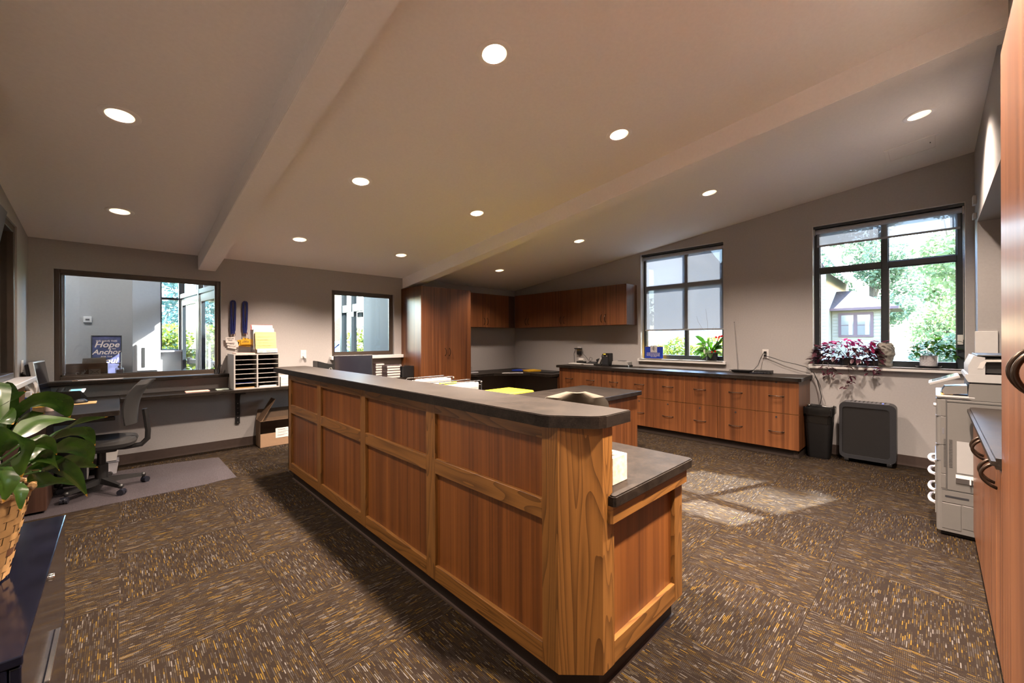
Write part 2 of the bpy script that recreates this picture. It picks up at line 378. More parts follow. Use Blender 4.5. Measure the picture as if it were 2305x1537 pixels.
    def grid(s, rows):
        vv = [[s.bm.verts.new(p) for p in r] for r in rows]
        for a, b in zip(vv, vv[1:]):
            for i in range(len(a) - 1): s.bm.faces.new((a[i], a[i + 1], b[i + 1], b[i]))
        return s
    def build(s, name, mat, parent=None, smooth=False, local=False, stuff=False):
        me = bpy.data.meshes.new(name)
        bmesh.ops.recalc_face_normals(s.bm, faces=s.bm.faces)
        if parent is not None:
            off = Vector((0, 0, 0)) if local else wloc(parent)
        elif local: off = Vector((0, 0, 0))
        else:
            xs = [v.co for v in s.bm.verts]
            off = Vector(((min(v.x for v in xs) + max(v.x for v in xs)) / 2, (min(v.y for v in xs) + max(v.y for v in xs)) / 2, min(v.z for v in xs)))
        for v in s.bm.verts: v.co -= off
        s.bm.to_mesh(me); s.bm.free()
        if smooth:
            for p in me.polygons: p.use_smooth = True
            try: me.set_sharp_from_angle(angle=math.radians(38))
            except Exception: pass
        me.materials.append(M[mat] if isinstance(mat, str) else mat)
        o = bpy.data.objects.new(name, me); COL.objects.link(o)
        if parent is not None: o.parent = parent
        elif not local: o.location = off
        if stuff: o['kind'] = 'stuff'
        return o
def tag(o, label=None, cat=None, group=None, kind=None):
    if label: o['label'] = label
    if cat: o['category'] = cat
    if group: o['group'] = group
    if kind: o['kind'] = kind
    return o
def thing(name, label, cat, loc=(0, 0, 0), rz=0.0, group=None, kind=None):
    o = bpy.data.objects.new(name, None); COL.objects.link(o); o.location = loc; o.rotation_euler = (0, 0, rz)
    return tag(o, label, cat, group, kind)
def struct(name, mb, mat, smooth=False):
    return tag(mb.build(name, mat, None, smooth), kind='structure')
def kids(o): return [c for c in COL.objects if c.parent is o]
CH = {}
def dup(root, loc, rz=None, label=None, group=None, deep=True):
    ch = CH.get(root.name)
    if ch is None:
        allo = list(COL.objects)
        ch = [(c, [g for g in allo if g.parent is c]) for c in allo if c.parent is root]; CH[root.name] = ch
    r = root.copy(); COL.objects.link(r); r.location = loc
    if rz is not None: r.rotation_euler = (0, 0, rz)
    if label: r['label'] = label
    if group: r['group'] = group
    for c0, gs in ch:
        c = c0.copy(); COL.objects.link(c); c.parent = r
        for g0 in gs:
            g = g0.copy(); COL.objects.link(g); g.parent = c
    return r
def text(name, s, size, mat, parent, loc, rot, depth=0.0006, shear=0.0, align='CENTER', sx=1.0, off=0.0):
    c = bpy.data.curves.new(name, 'FONT'); c.body = s; c.size = size; c.extrude = depth; c.shear = shear; c.align_x = align; c.offset = off; c.resolution_u = 3
    t = bpy.data.objects.new(name + '_tmp', c); COL.objects.link(t)
    dg = bpy.context.evaluated_depsgraph_get(); me = bpy.data.meshes.new_from_object(t.evaluated_get(dg))
    bpy.data.objects.remove(t); bpy.data.curves.remove(c)
    if sx != 1.0:
        for v in me.vertices: v.co.x *= sx
    o = bpy.data.objects.new(name, me); COL.objects.link(o)
    me.materials.clear(); me.materials.append(M[mat])
    o.parent = parent
    o.location = Vector(loc) - (wloc(parent) if parent else Vector((0, 0, 0)))
    o.rotation_euler = rot
    return o
FACE_MY = (PI / 2, 0, 0)            # text that faces -Y
FACE_MX = (PI / 2, 0, -PI / 2)      # text that faces -X
def leaf_mesh(name, mat, L, W, bend=0.3, fold=0.25, n=6, wave=0.0, point=1.4, stalk=0.0):
    """leaf along +x from the origin, width in y, bending down in -z"""
    bm = bmesh.new(); rows = []; al = []
    for i in range(n + 1):
        t = i / n; ww = W / 2 * (math.sin(PI * min(1, t ** 0.85)) ** (1 / point)) * (1 - 0.15 * t) if 0 < t < 1 else 0.0
        x = L * (t - 0.25 * bend * t * t); z = L * bend * (0.35 * t - t * t) + wave * L * math.sin(t * 9)
        row = []
        for k in (-1, 0, 1):
            row.append(bm.verts.new((x, k * ww, z + abs(k) * ww * fold))); al.append(t)
        rows.append(row)
    for a, b in zip(rows, rows[1:]):
        for k in range(2):
            try: bm.faces.new((a[k], a[k + 1], b[k + 1], b[k]))
            except ValueError: pass
    bmesh.ops.remove_doubles(bm, verts=bm.verts, dist=1e-6)
    me = bpy.data.meshes.new(name); bm.to_mesh(me); bm.free()
    for p in me.polygons: p.use_smooth = True
    me.materials.append(M[mat]); return me
def put(name, me, parent, loc, rot, sc=1.0):
    o = bpy.data.objects.new(name, me); COL.objects.link(o); o.parent = parent
    o.location = Vector(loc) - wloc(parent); o.rotation_euler = rot; o.scale = (sc, sc, sc); return o
def path_leaf(pts, W, mat, parent, name='leaf', n=10, fold=0.3, side=None):
    """a long leaf that follows a 3D path (Catmull-Rom), width W"""
    P_ = [Vector(p) for p in pts]; P_ = [P_[0] * 2 - P_[1]] + P_ + [P_[-1] * 2 - P_[-2]]
    sm = []
    segs = len(P_) - 3
    for j in range(n + 1):
        u = j / n * segs; i = min(int(u), segs - 1); t = u - i
        a, b, c, d = P_[i:i + 4]
        sm.append(0.5 * ((2 * b) + (c - a) * t + (2 * a - 5 * b + 4 * c - d) * t * t + (3 * b - a - 3 * c + d) * t ** 3))
    bm = bmesh.new(); lay = bm.verts.layers.float.new('along'); rows = []
    for j, p in enumerate(sm):
        t = j / n; d = (sm[min(j + 1, n)] - sm[max(j - 1, 0)]).normalized()
        x = d.cross(Vector((0, 0, 1)))
        if x.length < 0.15: x = (sm[-1] - sm[0]).cross(Vector((0, 0, 1)))
        x.normalize()
        if side is not None: x = (x * 0.6 + Vector(side) * 0.8).normalized()
        nn = x.cross(d).normalized()
        ww = W / 2 * math.sin(PI * t ** 0.75) ** 0.75 * (1 - 0.3 * t) if 0 < t < 1 else 0.0008
        row = []
        for k in (-1, -0.5, 0, 0.5, 1):
            v = bm.verts.new(p + x * k * ww + nn * (abs(k) * ww * fold + 0.05 * ww * math.sin(t * 17 + k * 2))); v[lay] = t; row.append(v)
        rows.append(row)
    for a, b in zip(rows, rows[1:]):
        for k in range(4): bm.faces.new((a[k], a[k + 1], b[k + 1], b[k]))
    o_ = wloc(parent)
    for v in bm.verts: v.co -= o_
    me = bpy.data.meshes.new(name); bm.to_mesh(me); bm.free()
    for p in me.polygons: p.use_smooth = True
    me.materials.append(M[mat]); o = bpy.data.objects.new(name, me); COL.objects.link(o); o.parent = parent; return o
def bow(mb, a, b, out, r=0.004, seg=8, n=12, power=1.0):
    """arched pull between a and b, bulging along vector out"""
    a, b, out = Vector(a), Vector(b), Vector(out); pts = []
    for i in range(n + 1):
        t = i / n; pts.append(a.lerp(b, t) + out * (math.sin(PI * t) ** power))
    mb.tube(pts, r, seg)
    return mb
def zc(y): return 2.40 + 0.1245 * (6.22 - y)

# ================================================================ room shell
X0, X1, Y0, Y1 = -0.65, 6.09, -0.85, 6.22
def wall_boxes(mb, u0, u1, z0, z1, holes, emit):
    """emit(u0,u1,z0,z1) for the solid cells around rectangular holes"""
    us = sorted({u0, u1} | {h[0] for h in holes} | {h[1] for h in holes})
    for a, b in zip(us, us[1:]):
        zz = [z0]
        hs = sorted([h for h in holes if h[0] <= a + 1e-6 and h[1] >= b - 1e-6], key=lambda h: h[2])
        cur = z0
        for h in hs:
            if h[2] > cur: emit(a, b, cur, h[2])
            cur = h[3]
        if cur < z1: emit(a, b, cur, z1)
fl = MB(); fl.box(X0 - .1, X1 + .15, Y0 - .1, Y1 + .1, -0.10, -0.007)
floor = struct('floor', fl, 'asphalt')
T = 0.6275; TX, TY = -0.005, 0.44
full = None
for i in range(-2, 11):
    for j in range(-3, 10):
        ax, bx = TX + i * T, TX + (i + 1) * T; ay, by = TY + j * T, TY + (j + 1) * T
        cxx, cyy = (ax + bx) / 2, (ay + by) / 2
        a0, b0, a1, b1 = max(ax, X0), min(bx, X1), max(ay, Y0), min(by, Y1)
        if b0 - a0 < 0.02 or b1 - a1 < 0.02: continue
        turn = (i + j) % 2 == 1          # yarn runs along x
        isfull = (b0 - a0) > T - 1e-4 and (b1 - a1) > T - 1e-4
        g = 0.0006
        if isfull and full is not None: me = full
        else:
            q = MB()
            if turn and not isfull: q.box(a1 - cyy + g, b1 - cyy - g, -(b0 - cxx) + g, -(a0 - cxx) - g, -0.007, 0.0)
            else: q.box(a0 - cxx + g, b0 - cxx - g, a1 - cyy + g, b1 - cyy - g, -0.007, 0.0)
            t_ = q.build('carpet_tile', 'carpet', floor, local=True); me = t_.data
            if isfull: full = me
            bpy.data.objects.remove(t_)
        t_ = bpy.data.objects.new('carpet_tile', me); COL.objects.link(t_); t_.parent = floor
        t_.location = Vector((cxx, cyy, 0)) - floor.location
        t_.rotation_euler = (0, 0, PI / 2 if turn else 0)
# note: a turned clipped tile is built so that local x,y map back onto the clipped rectangle

LX = (0.005, 1.51, 2.805, 4.64); LY = (0.08, 1.70, 3.45, 5.11)
LIGHTS = [(x, y) for x in LX for y in LY]
def ceiling():
    mb = MB(); hs = 0.069
    xs = sorted({X0 - .05, X1 + .2} | {x - hs for x in LX} | {x + hs for x in LX})
    ys = sorted({Y0 - .1, Y1 + .12} | {y - hs for y in LY} | {y + hs for y in LY})
    for a, b in zip(xs, xs[1:]):
        for c, d in zip(ys, ys[1:]):
            if any(abs((a + b) / 2 - x) < hs and abs((c + d) / 2 - y) < hs for x, y in LIGHTS): continue
            v = [mb.bm.verts.new((p, q, zc(q))) for p, q in ((a, c), (b, c), (b, d), (a, d))]
            mb.bm.faces.new(v)
    # closed top above the cans
    v = [mb.bm.verts.new((p, q, zc(q) + .22)) for p, q in ((xs[0], ys[0]), (xs[-1], ys[0]), (xs[-1], ys[-1]), (xs[0], ys[-1]))]
    mb.bm.faces.new(v)
    bmesh.ops.remove_doubles(mb.bm, verts=mb.bm.verts, dist=1e-5)
    return mb
struct('ceiling', ceiling(), 'ceil')
# back wall with two interior windows
WIN1 = (-0.482, 0.917, 0.955, 2.107); WIN2 = (2.277, 3.281, 1.125, 2.112)
mb = MB(); wall_boxes(mb, X0 - .12, X1 + .2, -0.1, 2.62, [WIN1, WIN2], lambda a, b, c, d: mb.box(a, b, Y1, Y1 + .13, c, d)); struct('wall_back', mb, 'wall')
# window wall
WA = (2.045, 3.309, 1.05, 2.733); WB = (-0.218, 1.030, 1.05, 2.733)
def sloped(mb, a, b, c, d, xa, xb, top):
    if d >= top - 1e-6:
        za, zb = zc(a) + .25, zc(b) + .25
        mb.hexa([(xa, a, c), (xb, a, c), (xb, b, c), (xa, b, c), (xa, a, za), (xb, a, za), (xb, b, zb), (xa, b, zb)])
    else: mb.box(xa, xb, a, b, c, d)
mb = MB(); wall_boxes(mb, Y0 - .1, Y1 + .0, -0.1, 9, [WA, WB], lambda a, b, c, d: sloped(mb, a, b, c, d, X1, X1 + .20, 9)); struct('wall_right', mb, 'wall')
# left wall with a window to the next room
WC = (3.55, 5.625, 1.045, 2.375)
mb = MB(); wall_boxes(mb, Y0 - .1, Y1 + .0, -0.1, 9, [WC], lambda a, b, c, d: sloped(mb, a, b, c, d, X0 - .12, X0, 9)); struct('wall_left', mb, 'wall')
# wall beside the camera with the alcove for the cabinets and the copier
mb = MB(); mb.box(5.72, X1, Y0, -0.28, -0.02, 3.35); mb.box(0.70, 5.72, -0.85, -0.28, 2.445, 3.35); struct('wall_front', mb, 'wall')
mb = MB(); mb.box(X0 - .12, X1 + .2, Y0 - .12, Y0, -0.1, 3.5); struct('wall_alcove', mb, 'wall')
# beams (boxed, painted like the ceiling)
def beam(x0, x1, dep, y0, y1):
    mb = MB(); n_ = 1
    za, zb = zc(y0), zc(y1)
    mb.hexa([(x0, y0, za - dep), (x1, y0, za - dep), (x1, y1, zb - dep), (x0, y1, zb - dep), (x0, y0, za + .02), (x1, y0, za + .02), (x1, y1, zb + .02), (x0, y1, zb + .02)])
    bmesh.ops.bevel(mb.bm, geom=[e for e in mb.bm.edges if abs(e.verts[0].co.x - e.verts[1].co.x) < 1e-4 and min(e.verts[0].co.z - zc(e.verts[0].co.y), e.verts[1].co.z - zc(e.verts[1].co.y)) < -.01 and abs(e.verts[0].co.y - e.verts[1].co.y) > .5], offset=.004, segments=2, affect='EDGES')
    return mb
struct('trim_1', beam(0.691, 0.866, 0.172, Y0, Y1), 'ceil')
struct('trim_2', beam(3.437, 3.612, 0.172, -0.28, Y1), 'ceil')
# rubber wall base
def baseprof(mb, a, b, fixed, axis, sgn):
    pr = [(0, 0.0), (0.007, 0.0), (0.006, 0.010), (0.005, 0.020), (0.004, 0.108), (0, 0.110)]
    if axis == 'x': mb.prism([(fixed + sgn * p, z) for p, z in pr], a, b, 'x')   # outline in (y,z), extruded along x
    else: mb.prism([(fixed + sgn * p, z) for p, z in pr], a, b, 'y')
mb = MB(); baseprof(mb, X0, 3.41, Y1, 'x', -1); struct('baseboard_back', mb, 'base')
mb = MB(); baseprof(mb, -0.28, 1.05, X1, 'y', -1); struct('baseboard_right', mb, 'base')
mb = MB(); baseprof(mb, Y0, Y1, X0, 'y', 1); struct('baseboard_left', mb, 'base')
mb = MB(); baseprof(mb, 5.72, X1, -0.28, 'x', 1); struct('baseboard_front', mb, 'base')

# ---------------------------------------------------------------- exterior windows
def ext_window(idx, Wn, mull, shade_z, label_shade):
    a, b, z0, z1 = Wn; XG = 6.225
    root = bpy.data.objects.new('window_%d' % idx, None); COL.objects.link(root); root.location = (XG, (a + b) / 2, z0); root['kind'] = 'structure'
    f = 0.055; mb = MB()
    mb.box(XG - .03, XG + .05, a, a + f, z0, z1, .003, 1); mb.box(XG - .03, XG + .05, b - f, b, z0, z1, .003, 1)
    mb.box(XG - .03, XG + .05, a + f, b - f, z0, z0 + f + .01, .003, 1); mb.box(XG - .03, XG + .05, a + f, b - f, z1 - f, z1, .003, 1)
    mb.build('frame', 'winframe', root)
    mb = MB(); mb.box(XG - .027, XG + .045, mull - .027, mull + .027, z0 + f, z1 - f, .003, 1); mb.build('mullion', 'winframe', root)
    tz = 2.195; 
    mb = MB(); mb.box(XG - .025, XG + .045, a + f, mull - .027, tz - .032, tz + .032, .003, 1); mb.build('transom', 'winframe', root)
    mb = MB(); mb.box(XG - .025, XG + .045, mull + .027, b - f, tz - .032, tz + .032, .003, 1); mb.build('transom', 'winframe', root)
    for (p, q) in ((a + f, mull - .027), (mull + .027, b - f)):
        for (r, s_) in ((z0 + f, tz - .032), (tz + .032, z1 - f)):
            mb = MB(); mb.quad((XG + .012, p, r), (XG + .012, q, r), (XG + .012, q, s_), (XG + .012, p, s_)); mb.build('pane', 'glass', root)
            g = .009; mb = MB()   # pale glazing bead
            for bx in ((p, p + g, r, s_), (q - g, q, r, s_), (p, q, r, r + g), (p, q, s_ - g, s_)): mb.box(XG - .004, XG + .010, *bx)
            mb.build('glazing_bead', 'grey', root)
    # drywall returns, lined in white paint that stands in for daylight on them
    MB().box(6.094, XG - .03, a - .0, a + .004, z0, z1).build('jamb_return', 'white', root); MB().box(6.094, XG - .03, b - .004, b, z0, z1).build('jamb_return', 'white', root); MB().box(6.094, XG - .03, a + .004, b - .004, z1 - .004, z1).build('head_return', 'white', root)
    # sill
    mb = MB(); mb.box(6.045, XG - .03, a + .0, b - .0, z0 - .012, z0 + .002); mb.box(6.045, 6.09, a - .035, b + .035, z0 - .042, z0 + .002, .004); s = mb.build('sill', 'white', root)
    # roller shade
    sh = thing('roller_shade', label_shade, 'shade', (6.16, (a + b) / 2, shade_z), group='roller shades in the outside windows')
    mb = MB(); mb.box(6.125, 6.19, a + .004, b - .004, 2.70, 2.731, .003); mb.build('head_rail', 'winframe', sh)
    mb = MB(); mb.cyl((6.165, a + .02, 2.668), .028, b - a - .04, 20, 'y'); mb.build('roller', 'shadebar', sh, True)
    mb = MB(); mb.quad((6.193, a + .03, shade_z + .02), (6.193, b - .03, shade_z + .02), (6.193, b - .03, 2.668), (6.193, a + .03, 2.668)); mb.build('fabric', 'shade', sh)
    mb = MB(); mb.box(6.187, 6.199, a + .03, b - .03, shade_z, shade_z + .024, .004); mb.build('hem_bar', 'shadebar', sh)
    for p_, q_ in ((b - .018, b - .006), (a + .006, a + .018)): MB().box(6.13, 6.19, p_, q_, 2.63, 2.70, .003).build('end_bracket', 'silver', sh)
    mb = MB(); mb.tube([(6.15, a + .012, 2.67), (6.15, a + .012, 1.35)], .0018, 6); mb.tube([(6.135, a + .012, 2.67), (6.135, a + .012, 1.35)], .0018, 6); mb.build('bead_chain', 'white', sh)
    # daylight portal
    ld = bpy.data.lights.new('window_portal', 'AREA'); ld.shape = 'RECTANGLE'; ld.size = b - a; ld.size_y = z1 - z0; ld.cycles.is_portal = True
    lo = bpy.data.objects.new('window_portal', ld); COL.objects.link(lo); lo.location = (6.30, (a + b) / 2, (z0 + z1) / 2); lo.rotation_euler = (0, PI / 2, 0)
    return root
# an area light shines along its local -Z: rotation (0, +90deg, 0) turns that to -X
ext_window(1, WA, 2.614, 1.495, 'grey screen shade drawn most of the way down over the window with the anthurium pot')
ext_window(2, WB, 0.383, 2.485, 'grey screen shade rolled nearly all the way up over the window with three plants')
mb = MB(); mb.box(6.185, 6.205, -0.205, -0.165, 1.30, 1.40, .003); tag(mb.build('shade_clip', 'white'), 'small white chain holder on the right jamb of the window with three plants', 'holder')

# ---------------------------------------------------------------- interior windows
def int_window(idx, Wn, yb, f, col='intframe'):
    a, b, z0, z1 = Wn
    root = bpy.data.objects.new('window_%d' % idx, None); COL.objects.link(root); root.location = ((a + b) / 2, yb, z0); root['kind'] = 'structure'
    mb = MB()
    for bx in ((a, a + f, z0, z1), (b - f, b, z0, z1), (a + f, b - f, z0, z0 + f), (a + f, b - f, z1 - f, z1)):
        mb.box(bx[0], bx[1], yb, yb + .055, bx[2], bx[3], .003, 1)
    g = .014
    for bx in ((a + f, a + f + g, z0 + f, z1 - f), (b - f - g, b - f, z0 + f, z1 - f), (a + f, b - f, z0 + f, z0 + f + g), (a + f, b - f, z1 - f - g, z1 - f)):
        mb.box(bx[0], bx[1], yb + .018, yb + .040, bx[2], bx[3])
    mb.build('frame', col, root)
    mb = MB(); mb.quad((a + f, yb + .03, z0 + f), (b - f, yb + .03, z0 + f), (b - f, yb + .03, z1 - f), (a + f, yb + .03, z1 - f)); mb.build('pane', 'intglass', root)
    return root
int_window(3, WIN1, 6.262, 0.040)
int_window(4, WIN2, 6.262, 0.048)
mb = MB(); mb.box(2.242, 3.408, 6.135, 6.262, 1.073, 1.125, .004); struct('trim_3', mb, 'white')
# left wall window: frame, sill, closed vertical blind behind the glass
a, b, z0, z1 = WC
root = bpy.data.objects.new('window_5', None); COL.objects.link(root); root.location = (X0, (a + b) / 2, z0); root['kind'] = 'structure'
mb = MB()
for bx in ((a, a + .05, z0, z1), (b - .06, b, z0, z1), (a + .05, b - .06, z0, z0 + .05), (a + .05, b - .06, z1 - .06, z1)):
    mb.box(X0 - .09, X0 - .012, bx[0], bx[1], bx[2], bx[3], .004, 1)
mb.build('frame', 'intframe', root)
mb = MB(); mb.quad((X0 - .05, a + .05, z0 + .05), (X0 - .05, b - .06, z0 + .05), (X0 - .05, b - .06, z1 - .06), (X0 - .05, a + .05, z1 - .06)); mb.build('pane', 'intglass', root)
mb = MB(); mb.box(X0 - .01, X0 + .105, a - .05, b + .06, z0 - .040, z0 + .002, .006); mb.build('sill', 'white', root)
vb = thing('vertical_blind', 'closed grey vertical blind behind the brown framed window in the left wall', 'blind', (X0 - .13, (a + b) / 2, z0))
for k in range(23):
    y = a + .05 + k * .09
    mb = MB(); mb.box(X0 - .136, X0 - .132, y, y + .086, z0, z1, rot=Matrix.Rotation(.35, 3, 'Z')); mb.build('slat', 'grey', vb)
mb = MB(); mb.box(X0 - .16, X0 - .125, a, b, z1 - .02, z1 + .02); mb.build('head_rail', 'silver', vb)

# ---------------------------------------------------------------- recessed ceiling lamps
def downlight():
    t = thing('recessed_downlight', 'x', 'ceiling light', (0, 0, 0), group='round recessed ceiling lights')
    mb = MB(); mb.lathe([(.0685, .002), (.0685, -.003), (.073, -.006), (.092, -.006), (.100, -.001), (.100, .0005)], seg=40); mb.build('trim_ring', 'trimwhite', t, True, local=True)
    mb = MB(); mb.lathe([(.0685, .0), (.066, .05), (.058, .085), (.056, .10)], seg=40); mb.build('reflector', 'reflector', t, True, local=True)
    mb = MB(); mb.lathe([(.0562, .082), (.045, .074), (.025, .070), (.0005, .069)], seg=40); mb.build('lens', 'lens', t, True, local=True)
    mb = MB(); mb.lathe([(.0562, .10), (.0005, .101)], seg=24); mb.build('can_top', 'reflector', t, True, local=True)
    return t
DL = downlight(); first = True
rowname = {0: 'nearest the camera', 1: 'second from the camera', 2: 'third from the camera', 3: 'farthest, by the back wall'}
colname = {0: 'left of the left beam', 1: 'just right of the left beam', 2: 'just left of the right beam', 3: 'right of the right beam'}
SLOPE = math.atan(0.1245)
for i, x in enumerate(LX):
    for j, y in enumerate(LY):
        lab = 'round recessed light %s, %s' % (colname[i], rowname[j])
        if first: r = DL; DL.location = (x, y, zc(y)); DL['label'] = lab; first = False; CH.clear()
        else: r = dup(DL, (x, y, zc(y)), None, lab)
        r.rotation_euler = (-SLOPE, 0, 0)
        ld = bpy.data.lights.new('downlight_lamp', 'SPOT'); ld.energy = LAMP_W * LAMP_ROW[i] * LAMP_ACROSS[j]; ld.color = LAMP_COL; ld.spot_size = math.radians(124); ld.spot_blend = 0.95; ld.shadow_soft_size = 0.055
        lo = bpy.data.objects.new('downlight_lamp', ld); COL.objects.link(lo); lo.location = (x, y, zc(y) - .008)
# square access panel in the ceiling by the right window
ap = thing('ceiling_access_panel', 'white square access panel flush in the ceiling near the right corner', 'panel', (5.39, .145, zc(.145)))
ap.rotation_euler = (-SLOPE, 0, 0)
mb = MB(); h = .185
for bx in ((-h, h, -h, -h + .028), (-h, h, h - .028, h), (-h, -h + .028, -h + .028, h - .028), (h - .028, h, -h + .028, h - .028)): mb.box(bx[0], bx[1], bx[2], bx[3], -.006, 0, .001, 1)
mb.build('frame', 'ceil', ap, local=True)
mb = MB(); mb.box(-h + .031, h - .031, -h + .031, h - .031, -.004, 0, .001, 1); mb.build('hatch', 'ceil', ap, local=True)
mb = MB(); mb.box(-.03, -.005, -.128, -.120, -.007, -.003); mb.build('latch', 'grey', ap, local=True)

# ================================================================ reception counter
RX, RY0, RY1 = 1.193, 0.870, 4.41
rc = thing('reception_counter', 'long oak framed reception counter with recessed red-brown panels and dark raised top', 'counter', (1.6, 2.6, 0))
# core so that nothing shows through the panel gaps
mb = MB(); mb.prism([(RX + .024, 1.01), (RX + .138, RY0 + .02), (1.379, RY0 + .02), (1.379, RY1 - .02), (RX + .024, RY1 - .02)], .1, 1.035); mb.build('core', 'lamdark', rc)
stiles = [(4.330, 4.410), (3.517, 3.596), (2.669, 2.747), (1.826, 1.911), (0.990, 1.072)]
for k, (a, b) in enumerate(stiles):
    mb = MB(); mb.box(RX, RX + .023, a, b, .1, 1.035, .002, 1); mb.build('stile', 'oakz', rc)
for k in range(4):
    b = stiles[k][0]; a = stiles[k + 1][1]
    for z0, z1 in ((.100, .179), (.664, .742), (.980, 1.035)):
        mb = MB(); mb.box(RX + .001, RX + .022, a, b, z0, z1, .0015, 1); mb.build('rail', 'oaky', rc)
    for z0, z1 in ((.179, .664), (.742, .980)):
        mb = MB(); mb.box(RX + .019, RX + .0235, a, b, z0, z1); mb.build('panel', 'lamp', rc)
# mitred corner post (flat facet across the corner)
mb = MB(); mb.prism([(RX, .9898), (1.312, RY0), (1.378, RY0), (1.378, RY0 + .06), (1.33, RY0 + .06), (RX + .05, .9898)], .1, 1.035); mb.build('corner_post', 'oakz', rc)
# far end face
mb = MB(); mb.box(RX, 1.379, RY1 - .02, RY1, .1, 1.035, .002, 1); mb.build('end_panel', 'oakz', rc)
# inner face
mb = MB(); mb.box(1.374, 1.384, .93, RY1, .1, 1.035); mb.build('back_panel', 'lam', rc)
# raised top
mb = MB(); mb.prism([(1.160, 1.035), (1.166, 1.012), (1.262, .888), (1.285, .868), (1.318, .855), (1.490, .855), (1.490, 4.86), (1.22, 4.86), (1.160, 4.80)], 1.035, 1.082)
bmesh.ops.bevel(mb.bm, geom=[e for e in mb.bm.edges if e.verts[0].co.z > 1.08 and e.verts[1].co.z > 1.08], offset=.003, segments=2, affect='EDGES')
mb.build('raised_top', 'top', rc)
# lower end: apron, frame and panel that faces the camera wall
mb = MB(); mb.prism([(1.345, .858), (1.352, .850), (2.015, .850), (2.015, .869), (1.345, .869)], .664, .731); mb.build('apron', 'oakx', rc)
mb = MB(); mb.box(1.925, 2.007, RY0, RY0 + .022, .1, .664, .002, 1); mb.build('stile', 'oakz', rc)
mb = MB(); mb.box(1.379, 1.390, RY0, RY0 + .022, .1, .664); mb.build('stile', 'oakz', rc)
mb = MB(); mb.box(1.390, 1.925, RY0 + .001, RY0 + .022, .1, .188, .0015, 1); mb.build('rail', 'oakx', rc)
mb = MB(); mb.box(1.390, 1.925, RY0 + .0205, RY0 + .026, .188, .664); mb.build('panel', 'lamp', rc)
mb = MB(); mb.box(1.985, 2.007, RY0 + .022, 1.6, .1, .731, .001, 1); mb.build('side_panel', 'lam', rc)
# toe kick
mb = MB(); mb.prism([(1.232, 1.03), (1.335, .905), (1.96, .905), (1.96, 1.6), (1.40, 1.6), (1.40, 4.39), (1.232, 4.39)], 0.0, .1)
mb.build('toe_kick', 'toe', rc)
mb = MB(); mb.prism([(1.222, 1.025), (1.33, .895), (1.97, .895), (1.97, .906), (1.335, .906), (1.233, 1.03), (1.233, 4.39), (1.222, 4.39)], 0.0, .012); mb.build('toe_cove', 'base', rc)
# lower worktop behind the raised top
wt = MB(); wt.prism([(1.355, .838), (2.045, .838), (2.062, .843), (2.070, .860), (2.070, 5.05), (1.386, 5.05), (1.386, .868), (1.347, .868), (1.347, .848)], .731, .772)
bmesh.ops.bevel(wt.bm, geom=[e for e in wt.bm.edges if e.verts[0].co.z > .77 and e.verts[1].co.z > .77], offset=.005, segments=2, affect='EDGES')
tag(wt.build('lower_worktop', 'top'), 'dark stone-look lower worktop on the staff side of the reception counter', 'worktop')
mb = MB(); mb.box(1.39, 2.05, 4.985, 5.03, 0.0, .731); tag(mb.build('worktop_end_support', 'lam'), 'wood panel carrying the far end of the lower reception worktop', 'panel')

# ---------------------------------------------------------------- peninsula desk
pd = thing('peninsula_desk', 'free-standing desk with dark top and pinkish wood end panel behind the reception counter', 'desk', (3.2, 2.76, 0))
mb = MB(); mb.box(2.10, 4.345, 2.345, 3.175, .722, .770, .006); mb.build('desktop', 'top', pd)
mb = MB(); mb.box(3.678, 4.325, 2.395, 2.417, .0, .722, .001, 1); mb.build('end_panel', 'lam', pd)
mb = MB(); mb.box(4.303, 4.325, 2.417, 3.15, .0, .722); mb.build('side_panel', 'lam', pd)
mb = MB(); mb.box(3.678, 3.70, 2.417, 3.15, .0, .722); mb.build('side_panel', 'lam', pd)
mb = MB(); mb.box(2.14, 2.165, 2.40, 3.14, .0, .722); mb.build('leg_panel', 'lam', pd)

